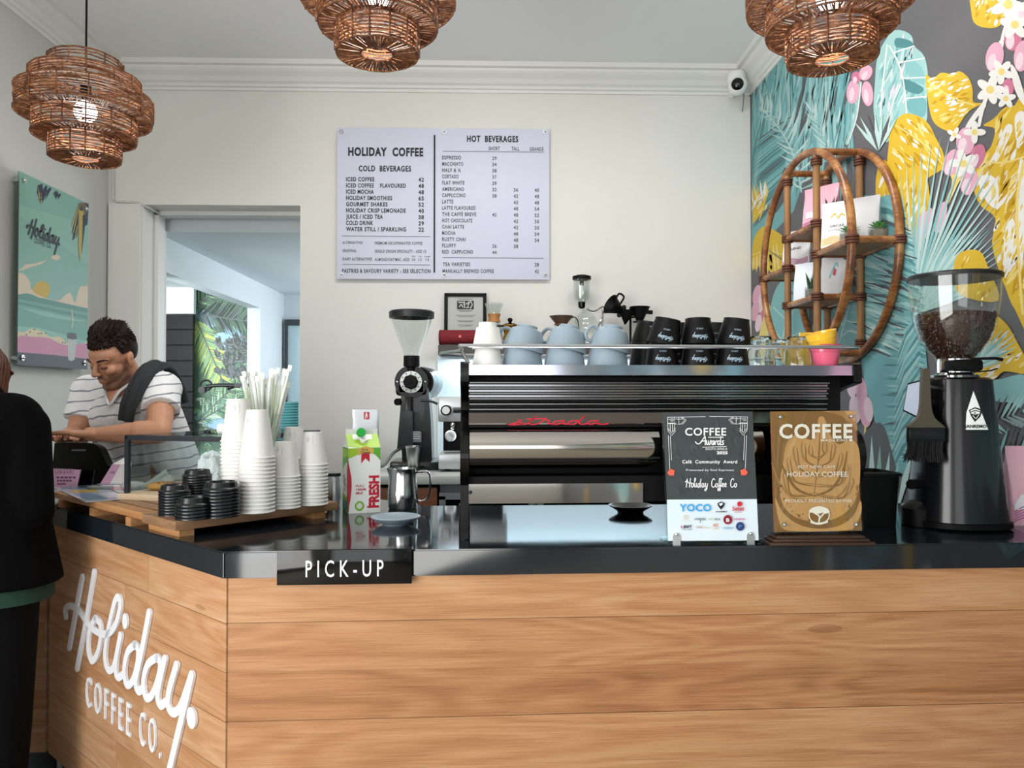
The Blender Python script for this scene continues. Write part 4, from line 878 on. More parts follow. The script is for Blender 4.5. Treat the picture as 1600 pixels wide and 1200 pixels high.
for x, y in ((166, 955), (680, 950)):
    p = fA(1020+x/4.444, -(620+y/4.444), .002); g = G(); b0 = fA(1020+x/4.444, -(620+y/4.444+17), .002)
    g.prism([(-.0095, 0), (.0095, 0), (.0095, .022), (.006, .028), (-.006, .028), (-.0095, .022)], -.0015, .0015, 'y'); M = Matrix.Translation(b0+Vector((0, 0, 0))) @ Matrix.Rotation(-LN, 4, 'X'); g.v = [tuple(M @ Vector(v)) for v in g.v]
    g.box(b0+Vector((0, .012, -.001)), (.019, .03, .003)); g.sphere(p+nA*.002, .004, 12); g.build('clip', STEEL, aw)
g = G(); g.box((.0, .045, -.0015), (.23, .10, .004)); g.box((.0, .028, .06), (.2, .004, .12), rot=Matrix.Rotation(-.15, 3, 'X')); g.build('stand', clearglass('award_acrylic'), aw)
# ---- wooden award on a stepped plinth
pB = Vector((.79, 1.908, ZT)); LB = R(2); nB = Vector((.03, -math.cos(LB), math.sin(LB)))
wb = thing('award_plaque', 'latte-art award plaque with clear cover on a stepped dark wood plinth', 'award', pB)
fB = Face(pB, nB, pB)
g = G(); slab(fB, [(1206, 643), (1334, 641.5), (1347, 829), (1212, 831.5)], .012, g, d=-.003); g.build('wood_plate', mat('award_wood', '8a6038', .5, vary=.25, vs=30), wb)
g = G(); slab(fB, [(1207, 643), (1338, 641), (1349, 829.5), (1213, 832)], .0028, g, d=.004); g.build('cover', clearglass('cover_acrylic', 'fbfbf8', .03), wb)
cB = Cells(lambda u, v, d=0: fB(u, v, -.0028+d), {'brown': '87622f', 'tan': 'c59a63', 'mid': 'a67c47', 'dark': '6d4b25', 'white': 'f4f2ee'}, 'latte_', .5); cB.st = 2.5e-5
cB.poly(AW([(830, 104), (1405, 98), (1452, 928), (866, 934)]), 'brown')
cB.poly(AW([(1180, 100), (1300, 118), (1400, 210), (1412, 98), (1290, 98)]), 'tan'); cB.poly(AW([(1210, 98), (1330, 140), (1420, 240), (1416, 190), (1330, 98)]), 'mid')
cB.poly(AW([(850, 700), (900, 800), (1000, 880), (1130, 915), (1280, 900), (1390, 830), (1440, 720), (1448, 800), (1400, 900), (1330, 928), (960, 932), (880, 870)]), 'tan', 3)
cB.poly(AW([(1150, 150), (1190, 145), (1230, 260), (1290, 330), (1360, 300), (1420, 330), (1440, 460), (1430, 640), (1380, 760), (1280, 840), (1140, 866), (1000, 840), (910, 760), (880, 640), (900, 480), (930, 320), (1000, 260), (1100, 300), (1140, 230)]), 'tan', 4)
W5 = lambda pts, r, c, n=5: cB.line(AW(pts), c, r/4.444, n, taper=lambda f: .35+1.0*math.sin(PI*min(1, f*.9+.08)))
W5([(1160, 250), (1155, 380), (1140, 520), (1120, 690)], 4, 'brown')
for s, xs in ((-1, ((1090, 330), (1040, 310), (985, 340), (940, 420), (915, 520))), (1, ((1200, 300), (1260, 320), (1310, 390), (1350, 470), (1385, 560)))):
    for k, (x, y) in enumerate(xs):
        e = (1152-k*6, 420+k*62); m = ((x+e[0])/2+s*(26+k*10), (y+e[1])/2+30+k*14); W5([e, m, (x+s*8, y+40), (x, y)], 5.5, 'mid'); W5([(e[0]+s*3, e[1]+16), (m[0]-s*14, m[1]+6), (x-s*22, y+60), (x-s*14, y+10)], 3.2, 'brown')
for s in (-1, 1):
    W5([(1120, 690), (1120+s*120, 640), (1120+s*200, 520), (1120+s*250-20, 380)], 7, 'brown'); W5([(1120, 720), (1120+s*150, 700), (1120+s*240, 600), (1120+s*275-20, 460)], 5, 'mid')
ar = random.Random(9)
for k in range(60): a_ = R(ar.uniform(150, 390)); x = 1150+285*math.cos(a_); y = 560-ar.uniform(270, 320)*math.sin(a_); cB.disc(*AW([(min(max(x, 870), 1420), min(max(y, 620), 900))])[0], ar.uniform(.6, 2.6), ar.uniform(.4, 1.4), ar.choice(['brown', 'mid', 'dark']), 9, ar.random())
cB.d += 4e-4
u5 = lambda txt, x0, x1, y, h, **k: cB.text(txt, 1020+x0/4.444, 620+y/4.444, h/4.444, (x1-x0)/4.444, 'white', **k)
u5('COFFEE', 878, 1386, 286, 100, bold=.03, space=1.12); u5('MAGAZINE', 1168, 1352, 310, 17, bold=.01, space=1.2); cB.disc(*AW([(1375, 300)])[0], 2.8, 2, 'white'); u5('BEST NEW CAFE', 1008, 1268, 496, 22, bold=-.005); u5('HOLIDAY COFFEE', 932, 1354, 554, 36, bold=.005); u5('PROUDLY PRESENTED BY FNB', 920, 1382, 732, 22, bold=-.003)
c0 = AW([(1155, 822)])[0]; cB.disc(c0[0], c0[1], 16.6, 14.2, 'white', 30); cB.disc(c0[0], c0[1]-.4, 15.2, 12.6, 'brown', 30)
cB.poly(AW([(1085, 800), (1100, 775), (1150, 760), (1205, 772), (1228, 800), (1195, 812), (1180, 804), (1150, 812), (1120, 806)]), 'white', 3); cB.line(AW([(1152, 880), (1156, 830), (1120, 806)]), 'white', 1.1, 3); cB.line(AW([(1156, 846), (1190, 808)]), 'white', 1.1, 3); cB.line(AW([(1100, 870), (1152, 882), (1210, 868)]), 'white', 1.6, 4)
cB.build('print', wb)
for x, y in ((882, 141), (1375, 136), (910, 888), (1408, 886)):
    g = G(); p = fB(1020+x/4.444, -(620+y/4.444), .003); g.cyl(p-nB*.006, p+nB*.005, .0048, 14); g.sphere(p+nB*.005, .0036, 10); g.build('cap_screw', STEEL, wb)
g = G(); bx = (atY(1206, 800, 1.9).x+atY(1354, 800, 1.9).x)/2-pB.x
for k, (w_, d_) in enumerate(((.262, .085), (.240, .070), (.222, .058))): g.box((bx, .012, .0035+.007*k), (w_, d_, .0068), bev=.001)
g.build('plinth', mat('plinth_wood', '3d2a1e', .35, vary=.3, vs=30), wb)
# ---- bean grinder
GX, GY = 1.325, 2.170
gr = thing('coffee_grinder', 'tall black tapered bean grinder with triangular white badge and clear hopper', 'coffee grinder', (GX, GY, ZT))
def sup(r, z, n=40, e=2.6, cx=0, cy=0):
    o = []
    for k in range(n):
        a = 2*PI*k/n; c, s = math.cos(a), math.sin(a); q = r*(abs(c)**e+abs(s)**e)**(-1/e); o.append((cx+q*c, cy+q*s, z))
    return o
def loft(g, rings, mi=0, smooth=True, cap=True):
    n = len(rings[0]); vs = [p for r in rings for p in r]; fs = [(i*n+k, i*n+(k+1) % n, (i+1)*n+(k+1) % n, (i+1)*n+k) for i in range(len(rings)-1) for k in range(n)]
    if cap: fs += [tuple(range(n))[::-1], tuple((len(rings)-1)*n+k for k in range(n))]
    g.add(vs, fs, mi, smooth)
GB = mat('grinder_black', '0d0e11', .26, coat=.2)
rb_ = lambda z: .122-.036*((z-.02)/.40)**.9 if z > .02 else .122
g = G(); loft(g, [sup(rb_(z), z) for z in (.022, .03, .1, .2, .3, .4, .415)]+[sup(.078, .421)]); g.build('body', GB, gr, angle=40)
g = G(); loft(g, [sup(.128, z) for z in (.006, .020)]); loft(g, [[(x-.10, y, z) for x, y, z in sup(.05, q)] for q in (.002, .03, .05)]+[[(x-.09, y, z) for x, y, z in sup(.035, .07)]]); g.build('base', BLACKM, gr)
g = G(); g.lathe([(0, .42), (.062, .42), (.064, .428), (.05, .432), (.046, .436), (.046, .475), (0, .475)], 32); g.build('collar', CHROME, gr)
g = G(); g.box((-.0, -.03, .455), (.085, .075, .032), bev=.008); g.build('collar_block', BLACKM, gr)
g = G(); g.tube([(.02, -.03, .474), (.085, -.05, .475), (.105, -.05, .471)], lambda f: .0032+.002*f, 8); g.tube([(.03, .0, .436), (.07, -.05, .44), (.088, -.055, .446)], .002, 6); g.build('shutter_lever', BLACKM, gr)
hop = [(.050, .470), (.054, .480), (.072, .500), (.091, .530), (.104, .565), (.112, .61), (.117, .66), (.119, .705)]
hin = [(r-.0025, z) for r, z in hop][::-1]
g = G(); g.lathe(hop+hin, 48); hp = g.build('hopper', clearglass('hopper_plastic', 'f9fbfa', .04, .02), gr)
g = G(); g.lathe([(0, .705), (.1165, .703), (.122, .703), (.123, .712), (.119, .716), (0, .718)], 48); g.build('hopper_lid', mat('lid_black', '1b1c1e', .4), gr)
# badge
def onbody(u, v, d=0):
    p = atY(u, -v, 2.06); q = Vector((p.x, 0, p.z)); z = q.z-ZT; r = rb_(z); dx = (q.x-GX)
    y = -r*max(1e-3, 1-abs(dx/r)**2.6)**(1/2.6)-.0008-d; k = (GY+y)/2.06; q = atY(u, -v, GY+y); return Vector((q.x-GX, y, q.z-ZT))
HC = lambda pts: [(1340+x/2.608, 400+y/2.608) for x, y in pts]
cG = Cells(onbody, {'white': 'edf1f0', 'ink': '17191b'}, 'badge_')
tri = HC([(472, 550), (532, 708), (421, 708)]); n_ = 7
pts = []
for a_, b_ in zip(tri, tri[1:]+tri[:1]): pts += [(a_[0]+(b_[0]-a_[0])*k/n_, a_[1]+(b_[1]-a_[1])*k/n_) for k in range(n_)]

apx, r2_, l2_ = Vector(tri[0]+(0,)), Vector(tri[1]+(0,)), Vector(tri[2]+(0,)); rows_ = []
for i in range(13):
    a_ = apx.lerp(l2_, i/12); b_ = apx.lerp(r2_, i/12); rows_.append([onbody(a_.lerp(b_, j/8).x, -a_.lerp(b_, j/8).y, .0010) for j in range(9)])
cG.g.add([p for r in rows_ for p in r], [(i*9+j, (i+1)*9+j, (i+1)*9+j+1, i*9+j+1) for i in range(12) for j in range(8)], 0); cG.st = 2.5e-4; cG.d = 1.3e-3
cG.poly(HC([(453, 628), (478, 616), (504, 624), (508, 632), (500, 655), (478, 676), (462, 652)]), 'ink'); cG.poly(HC([(459, 630), (478, 621), (500, 630), (498, 642), (478, 646), (462, 642)]), 'white'); cG.line(HC([(462, 636), (480, 630), (500, 636)]), 'ink', .7); cG.line(HC([(470, 650), (482, 662), (494, 646)]), 'white', .5)
cG.text('SANREMO', *HC([(435, 700)])[0], 4.9, 34.5, 'ink', bold=.03); cG.build('badge', gr)
# touch screen on its side, facing the barista
a_ = [Vector(atY(u, v, Y)-Vector((GX, GY, ZT))) for u, v, Y in ((1418, 599, 2.14), (1444, 592, 2.08), (1441, 657, 2.075), (1410.5, 642, 2.135))]
nn = (a_[1]-a_[0]).cross(a_[3]-a_[0]).normalized(); nn = nn if nn.y < 0 else -nn
g = G(); b_ = [p-nn*.014 for p in a_]; g.add(a_+b_, [(3, 2, 1, 0), (4, 5, 6, 7), (0, 1, 5, 4), (1, 2, 6, 5), (2, 3, 7, 6), (3, 0, 4, 7)]); g.tube([a_[2]*.5+a_[1]*.5-nn*.01, (-.07, -.02, .34)], .012, 8); sc2 = g.build('screen_housing', BLACKM, gr)
c_ = sum(a_, Vector())/4; g = G(); e_ = [c_+(p-c_)*.9+nn*.001 for p in a_]; g.quad(*e_[::-1]); g.build('screen', mat('screen_glass', 'aab4c4', .1, emit=.15), sc2)
g = G(); p = atY(1423, 757, 2.12)-Vector((GX, GY, ZT)); g.cyl(p, p+Vector((.05, .03, 0)), .014, 16); g.cyl(p+Vector((.02, .01, 0)), p+Vector((.08, .05, 0)), .008, 10); g.build('knob', BLACKM, gr)
g = G(); q = Vector((-.152, -.105, .397)); g.cyl(q+Vector((0, -.012, 0)), (-.06, -.03, .39), .004, 10); g.build('hook', STEEL, gr)
# beans
bp = [(0, .476)]+[(r-.0105, z) for r, z in hop if .475 < z < .60]+[(.098, .598), (.085, .603), (.04, .610), (0, .611)]
g = G(); g.lathe(bp, 40); br_ = random.Random(4)
def prof_r(z):
    for (r0, z0_), (r1, z1_) in zip(hop, hop[1:]):
        if z0_ <= z <= z1_: return r0+(r1-r0)*(z-z0_)/(z1_-z0_)
    return .05
bean = [(0, -.0055), (.0028, -.0042), (.0042, 0), (.0028, .0042), (0, .0055)]
for k in range(900):
    if k < 690: z = br_.uniform(.479, .602); a = br_.uniform(PI*.9, PI*2.1); r = prof_r(z)-.0088
    else: a = br_.uniform(0, 2*PI); r = .108*math.sqrt(br_.random()); z = .609-.012*(r/.108)**2
    M = Matrix.Translation((r*math.cos(a), r*math.sin(a), z)) @ Matrix.Rotation(a+br_.uniform(-.5, .5), 4, 'Z') @ Matrix.Rotation(br_.uniform(-1.5, 1.5), 4, 'X') @ Matrix.Diagonal((.7, 1, 1, 1))
    g.lathe(bean, 6, M=M)
bo = g.build('coffee_beans', mat('roasted_beans', '3a2116', .32, vary=.45, vs=90, bump=.3, bs=200), None, (GX, GY, ZT)); tag(bo, 'dark roasted coffee beans filling the clear hopper', 'coffee beans'); bo['kind'] = 'stuff'
# brush hanging on the hook
bq = Vector((GX, GY, ZT))+Vector((-.152, -.113, 0)); bz = atY(1452, 585, bq.y).z
bt = thing('brush', 'flat brush with olive handle and black bristles hanging before the black grinder', 'brush', (bq.x, bq.y, bz))
kk = bq.y/1200; hb = [(-4.5, 8), (4.5, 8), (6.5, -20), (8, -50), (13, -68), (26, -80), (30, -84), (-30, -84), (-26, -80), (-13, -68), (-8, -50), (-6.5, -20)]
bm = bmesh.new()
g = G(); P = catmull([(x*kk, z*kk, 0) for x, z in hb[:6]], 3)+catmull([(x*kk, z*kk, 0) for x, z in hb[6:]], 3)
g.prism([(p.x, p.y) for p in P], -.007, .007, 'y'); g.build('handle', mat('olive_handle', '4a4436', .4), bt)
bm.free(); g = G(); g.box((0, 0, -95*kk), (58*kk, .018, 22*kk), bev=.002); 
for z in (-87, -103): g.tube([(-29.4*kk, -.0095, z*kk), (29.4*kk, -.0095, z*kk)], .001, 6)
g.build('ferrule', mat('ferrule_black', '232426', .22, .6), bt)
g = G(); br2 = random.Random(2); g.box((-.003, 0, -116*kk), (52*kk, .012, 26*kk))
for k in range(150):
    x = br2.uniform(-27, 27)*kk; y = br2.uniform(-.007, .007); l = br2.uniform(132, 140)*kk; g.tube([(x, y, -105*kk), (x*1.03-.004, y, -122*kk), (x*1.1-.012*(.5-x*8), y*1.4, -l)], .0014, 4)
g.build('bristles', BLACKM, bt)
# ---- knock box beside the wooden award, bag and canister at the wall
q = atZ(1372, 822, ZT); x0, x1 = atY(1338, 800, q.y).x, atY(1408, 800, q.y).x
kb = thing('knock_box', 'open black knock box behind the wooden award plaque', 'knock box', ((x0+x1)/2, q.y+.07, ZT))
g = G(); w_ = (x1-x0)
def rrect(w, d, z): return sup(1, z, 32, 6) and [(x*w/2, y*d/2, z) for x, y, z in sup(1, z, 32, 6)]
loft(g, [rrect(w_*.92, .14, 0), rrect(w_, .16, .140), rrect(w_+.012, .175, .142), rrect(w_+.012, .175, .150), rrect(w_-.006, .155, .150), rrect(w_*.86, .13, .02)]); g.build('box', BLACKM, kb)
g = G(); g.tube([(-w_/2, 0, .135), (w_/2, 0, .135)], .011, 12); g.build('knock_bar', mat('rubber', '161616', .7), kb)
def bag(name, label, loc, w, d, h, m, rz=0, lean=0, cat='bag', group=None, prints=None, fold=.0):
    t_ = thing(name, label, cat, loc, (lean, 0, rz), group)
    g = G(); rings = []
    for f in (0, .04, .25, .5, .72, .88, .94, 1):
        dd = d*(1 if f < .3 else max(.06, 1-((f-.3)/.62)**1.3)) if f < .93 else d*.06
        rings.append([(x*w/2*(1-.03*math.sin(PI*f)), y*dd/2, z) for x, y, z in sup(1, f*h, 28, 7)])
    loft(g, rings); g.build('pouch', m, t_, angle=50)
    if prints:
        g = G(); fr = lambda u, v, dd=0: (u*w/2, -(d/2*(1 if v < .3 else max(.06, 1-((v-.3)/.62)**1.3)))-.0012-dd, v*h)
        ms_ = []
        for i, (kind, c, *a) in enumerate(prints):
            m2 = mat('bag_print_'+c, c, .5); 
            if m2 not in ms_: ms_.append(m2)
            mi = ms_.index(m2)
            if kind == 'p': blob(g, a[0], fr, i*1e-4, mi)
            elif kind == 's': stroke(g, a[0], fr, a[1], mi, i*1e-4)
            elif kind == 't': write(g, a[0], lambda u, v, dd=0: fr(u, v, dd), a[1], a[2], a[3], a[4], mi=mi, d=i*1e-4, bold=.015)
        g.build('print', ms_, t_)
    return t_
PINKB = mat('pink_foil', 'e6b3c4', .35); WHB = mat('white_foil', 'e8e8ea', .35); SILV = mat('silver_foil', 'b9bdc2', .32, .35)
waves = lambda c, y0: [('s', c, [(-.9, y0+.03*k), (-.2, y0+.05+.035*k), (.3, y0+.02+.03*k), (.9, y0+.06+.03*k)], .008) for k in range(5)]
bag('coffee_bag', 'pink foil coffee bag standing at the worktop end by the mural wall', (1.518, 2.185, ZT), .078, .06, .225, PINKB, prints=waves('b86aa0', .05)+[('p', 'e9e6ea', [(-.9, .28), (-.3, .4), (.9, .34), (.9, .22), (-.9, .2)])])
c_ = thing('canister', 'small steel canister standing behind the black grinder by the mural wall', 'canister', (1.512, 2.262, ZT))
g = G(); g.lathe([(0, 0), (.036, 0), (.037, .002), (.037, .125), (.039, .128), (.039, .135), (.0, .137)], 28); g.build('body', STEEL, c_); g = G(); g.lathe([(.0375, .112), (.0385, .114), (.0385, .118), (.0375, .12)], 28); g.build('band', GUN, c_)
# ---- milk carton, jug, saucer, tins
q = atZ(562, 800, ZT)
mc = thing('milk_carton', 'green and white gable-top carton of fresh milk with an open green cap', 'milk carton', (q.x, q.y+.03, ZT), (0, 0, R(20)))
w_, d_, h_ = .102, .102, .205
CW = {'white': 'eef1ee', 'green': '5fae3c', 'lime': 'a3cc3a', 'red': 'c22a3c', 'dark': '2f8a4a', 'gold': 'd9b25a', 'ink': '3c4a44', 'pale': 'dfe6e0', 'blue': '6fa3c9'}
g = G(); x, y = w_/2, d_/2; zt2 = h_+.042
V = [(-x, -y, 0), (x, -y, 0), (x, y, 0), (-x, y, 0), (-x, -y, h_), (x, -y, h_), (x, y, h_), (-x, y, h_), (-x, -.002, zt2), (x, -.002, zt2), (x, .002, zt2), (-x, .002, zt2), (-x, -.002, zt2+.016), (x, -.002, zt2+.016), (x, .002, zt2+.016), (-x, .002, zt2+.016), (-x*.35, 0, h_+.018), (x*.35, 0, h_+.018)]
g.add(V, [(3, 2, 1, 0), (0, 1, 5, 4), (1, 2, 6, 5), (2, 3, 7, 6), (3, 0, 4, 7), (4, 5, 9, 8), (6, 7, 11, 10), (4, 8, 16), (8, 11, 16), (11, 7, 16), (7, 4, 16), (5, 17, 9), (9, 17, 10), (10, 17, 6), (6, 17, 5), (8, 9, 13, 12), (10, 11, 15, 14), (12, 13, 14, 15), (9, 10, 14, 13), (11, 8, 12, 15)]); g.build('carton', mat('carton_white', 'eef1ee', .3), mc)
def cart(fr, name, fn):
    c = Cells(fr, CW, 'carton_', .35); fn(c); c.build(name, mc)
# front: u 0..1, v 0..-1 downwards from the top edge
fF = lambda u, v, d=0: (-x+u*w_, -y-.0006-d, h_+v*h_)
def front(c):
    c.poly([(0, 0), (.55, 0), (.3, .10), (0, .16)], 'lime'); c.poly([(.55, 0), (1, 0), (1, .2), (.86, .12)], 'green'); c.poly([(.0, .18), (.02, .34), (.06, .55), (.05, .8), (.02, 1), (0, 1)], 'red', 0)
    c.poly([(0, .18), (.10, .46), (.11, .6), (.07, .8), (.0, .94)], 'red'); c.poly([(.40, .0), (.66, .0), (.66, .22), (.53, .16), (.40, .24)], 'red'); c.poly([(.28, .02), (.53, -.03), (.80, .02), (.76, .10), (.53, .075), (.31, .11)], 'gold'); c.text('First', .42, .04, .035, .2, 'ink', bold=.02); c.text('Choice', .38, .085, .04, .3, 'ink', bold=.03)
    c.text('FULL', .24, .60, .038, .26, 'red', bold=.02); c.text('CREAM', .24, .655, .038, .30, 'red', bold=.02); c.text('MILK', .24, .71, .038, .22, 'red', bold=.02)
    fr0 = c.fr; c.fr = lambda a, b, d=0: fr0(.66-(-b)*0+0*a+(b+0)*1.0, 0, d) if False else fr0(.78+(-(-b))*1.0, -.93+a*1.0, d)
    write(c.g, 'FRESH', lambda a, b, d=0: fr0(.78-b, -.93+a, d), 0, -.16, .30, .50, mi=c.k.index('red'), d=c.up(), bold=.05); c.fr = fr0
    c.poly([(.58, .90), (.86, .89), (.86, .915), (.58, .925)], 'red')
    c.disc(.35, .89, .14, .075, 'green', 20); c.disc(.35, .89, .11, .058, 'lime', 20); c.disc(.35, .89, .085, .045, 'pale', 18); c.poly([(.6, .96), (1, .93), (1, 1), (.56, 1)], 'pale')
cart(fF, 'front_print', front)
fL_ = lambda u, v, d=0: (-x-.0006-d, y-u*d_, h_+v*h_)
def side(c):
    c.poly([(0, 0), (1, 0), (1, .20), (.6, .24), (0, .36)], 'green'); c.poly([(0, .02), (1, .02), (1, .12), (.4, .16), (0, .18)], 'lime'); c.poly([(0, .74), (.6, .80), (1, .78), (1, 1), (0, 1)], 'dark'); c.poly([(0, .72), (.6, .76), (1, .74), (1, .8), (.6, .83), (0, .78)], 'lime')
    c.poly([(.9, .2), (1, .16), (1, .86), (.9, .84), (.8, .6), (.82, .4)], 'red')
    for a in ((.2, .44), (.45, .48), (.35, .56)): c.line([(a[0], a[1]), (a[0]-.1, a[1]+.06), (a[0]+.05, a[1]+.12), (a[0]+.15, a[1]+.05), (a[0], a[1])], 'ink', .012)
    c.disc(.55, .88, .2, .05, 'blue', 16)
    for k in range(4): c.poly([(.15, .27+.022*k), (.7, .25+.022*k), (.7, .256+.022*k), (.15, .276+.022*k)], 'pale')
cart(fL_, 'side_print', side)
sl = math.hypot(.042, y-.002)
fT = lambda u, v, d=0: (-x+u*w_, -y+(y-.002)*v-.0006-d, h_+.042*v+.0006)
g = G(); blob(g, [(.0, .1), (.3, .02), (1, .02), (1, .98), (.0, .98)], fT, .0002); blob(g, [(.2, .6), (.8, .6), (.8, .95), (.2, .95)], fT, .0004, 1); g.build('gable_print', [mat('carton_lime'), mat('carton_white')], mc)
nT = Vector((0, -.042, y)).normalized(); pc = Vector(fT(.52, .5)); 
g = G(); qd = Vector((0, 0, 1)).rotation_difference(nT).to_matrix().to_4x4(); M = Matrix.Translation(pc) @ qd
g.lathe([(.0125, 0), (.0125, .012), (.0105, .012), (.0105, .002), (0, .002)], 24, M=M); cp = g.build('spout', mat('cap_white', 'f2f2f0', .3), mc)
g = G(); M2 = Matrix.Translation(pc+Vector((-.008, .002, .026))) @ Matrix.Rotation(R(72), 4, 'X') @ Matrix.Rotation(R(10), 4, 'Y'); g.lathe([(0, .006), (.0135, .006), (.0145, .004), (.0145, -.006), (.0125, -.006), (.0125, .003), (0, .003)], 24, M=M2); g.build('cap', mat('cap_green', '2fae4a', .35), cp)
bag('coffee_bag', 'silver foil coffee bag with red mark standing behind the milk carton', (atY(571, 700, 2.54).x, 2.54, ZT), .088, .05, .325, SILV, prints=[('p', 'b02a38', [(-.12, .90), (.3, .90), (.3, .975), (-.12, .975)]), ('s', 'e8d8d8', [(0, .92), (.06, .955), (.14, .93)], .02)])
q = atZ(627, 797, ZT)
jug = thing('milk_jug', 'polished steel milk jug standing beside the milk carton', 'jug', (q.x, q.y+.045, ZT))
jp = [(0, .001), (.046, .001), (.049, .006), (.0495, .05), (.046, .09), (.0445, .112), (.046, .128), (.0475, .131), (.0455, .131), (.043, .112), (.0475, .05), (.045, .01), (0, .008)]
g = G(); g.lathe(jp, 44); ob = g
for i, v in enumerate(g.v):
    if v[2] > .10: a = math.atan2(v[1], v[0]); s_ = math.exp(-((abs(abs(a)-PI))/.38)**2); k = 1+.22*s_*(v[2]-.10)/.03; g.v[i] = (v[0]*k, v[1]*k, v[2]+.004*s_)
jug_m = mat('polished_jug', 'cfd0d0', .16, 1); g.build('body', jug_m, jug)
g = G(); g.tube(catmull([(.043, -.004, .118), (.07, -.006, .122), (.088, -.007, .112), (.09, -.007, .07), (.082, -.006, .035), (.064, -.005, .024), (.052, -.003, .026)], 6), .0035, 8, sx=2.2); g.build('handle', jug_m, jug)
q = atZ(616, 822, ZT)
sa = tag(G().lathe([(0, .002), (.034, .002), (.036, 0), (.038, .003), (.055, .010), (.070, .021), (.0715, .0225), (.070, .0245), (.054, .014), (.036, .0085), (.0, .0075)], 48).build('saucer', BLUE, None, (q.x, q.y+.03, ZT)), 'blue-grey saucer alone on the worktop before the milk jug', 'saucer')
cn = thing('canister', 'narrow steel canister with dark lid at the end of the wooden riser', 'canister', (-.532, 2.59, ZT)); g = G(); g.lathe([(0, 0), (.022, 0), (.0225, .003), (.0225, .10), (.021, .103), (0, .103)], 28); g.build('body', STEEL, cn); g = G(); g.lathe([(.0, .102), (.0235, .102), (.0235, .112), (0, .113)], 28); g.build('lid', GUN, cn)
# ================================================================== BACK COUNTER, WALL SHELF AND WHAT STANDS ON THEM
ZB, YK = 1.085, 3.55
bx0 = atY(572, 700, YK).x; bx1 = XR-.002
bc = thing('back_counter', 'back counter with pale top, brown wood doors and steel fridge along the white wall', 'counter', (0, 0, 0))
g = G(); g.box(((bx0+bx1)/2, (YK+YB)/2, ZB-.02), (bx1-bx0, YB-YK-.004, .04), bev=.003); g.build('counter_top', mat('pale_top', 'b9bcba', .3, vary=.1), bc)
xm = atY(684, 760, YK).x
BROWN = wood('brown_door', [(.2, '4a2a18'), (.5, '6b3f24'), (.8, '7d4c2c')], h=.3, seam=0)
g = G(); g.box(((bx0+xm)/2, (YK+YB)/2+.02, .53), (xm-bx0-.01, YB-YK-.06, 1.03)); g.build('cabinet_body', BLACKM, bc)
for k in range(2):
    w_ = (xm-bx0)/2; g = G(); g.box((0, 0, 0), (w_-.008, .02, .98), bev=.002); dr = g.build('door', BROWN, bc, (bx0+w_*(k+.5), YK+.02, .54))
    g = G(); g.tube([(w_*(.35 if k == 0 else -.35), -.012, .3), (w_*(.35 if k == 0 else -.35), -.03, .3), (w_*(.35 if k == 0 else -.35), -.03, .42), (w_*(.35 if k == 0 else -.35), -.012, .42)], .005, 8); g.build('handle', STEEL, dr)
g = G(); g.box(((xm+bx1)/2, (YK+YB)/2+.03, .53), (bx1-xm-.01, YB-YK-.08, 1.03)); g.build('fridge_body', mat('fridge_grey', '9aa0a2', .4, .6), bc)
for k in range(4):
    w_ = (bx1-xm)/4; g = G(); cx = xm+w_*(k+.5)
    for (a, b, c, d) in ((0, .46, w_-.01, .03), (0, -.46, w_-.01, .03), (-(w_-.04)/2, 0, .03, .92), ((w_-.04)/2, 0, .03, .92)): g.box((a, 0, b), (c, .02, d))
    f_ = g.build('fridge_door', mat('fridge_grey'), bc, (cx, YK+.02, .53)); g = G(); g.box((0, .004, 0), (w_-.06, .008, .9)); g.build('dark_pane', mat('dark_glass', '08090a', .06), f_)
# pale splashback under the wall shelf
p0 = atY(684, 556, YB); g = G(); g.box(((p0.x+XR)/2, YB-.006, (ZB+1.70)/2), (XR-p0.x, .012, 1.70-ZB)); struct(g.build('wall_splashback', mat('splash_glass', 'd9ebf3', .12)))
# wall shelf
YS = 4.38; ZS = atY(700, 538.5, YS).z; sx0 = atY(684.5, 540, YS).x; sx1 = 1.2
ws = tag(G().box(((sx0+sx1)/2, (YS+YB)/2, ZS-.03), (sx1-sx0, YB-YS, .06), bev=.003).build('wall_shelf', mat('shelf_slate', '4b4744', .5, vary=.2)), 'long dark wall shelf carrying coffee brewing gear under the menu board', 'shelf')
q = atY(716, 538, 4.44)
sp = thing('bluetooth_speaker', 'red fabric cylinder speaker lying on the dark wall shelf', 'speaker', (q.x+.012, 4.45, ZS))
L_ = .245; g = G(); P = [(-L_/2+.008, 0, .046), (L_/2-.008, 0, .046)]; g.tube(P, .044, 28); g.build('fabric', mat('red_fabric', '7d2027', .8, bump=.4, bs=900), sp)
for s in (-1, 1): g = G(); M = Matrix.Translation((s*(L_/2-.008), 0, .046)) @ Matrix.Rotation(s*PI/2, 4, 'Y'); g.lathe([(.0435, 0), (.0445, .002), (.042, .008), (.032, .010), (.028, .006), (0, .006)], 28, M=M); g.build('end_cap', mat('dark_red', '5b161c', .5), sp)
g = G(); g.box((.0, -.0445, .05), (.016, .002, .016)); fr = lambda u, v, d=0: (-.0065+u, -.0458-d, .046+v); g.build('badge', mat('speaker_badge', 'd8383f', .4), sp)
g = G(); write(g, 'JBL', fr, 0, 0, .006, .012, bold=.04); g.build('lettering', mat('badge_letters', 'f3d9da', .5), sp)
g = G(); g.box((0, 0, .0035), (.16, .04, .007)); g.build('foot', mat('rubber'), sp)
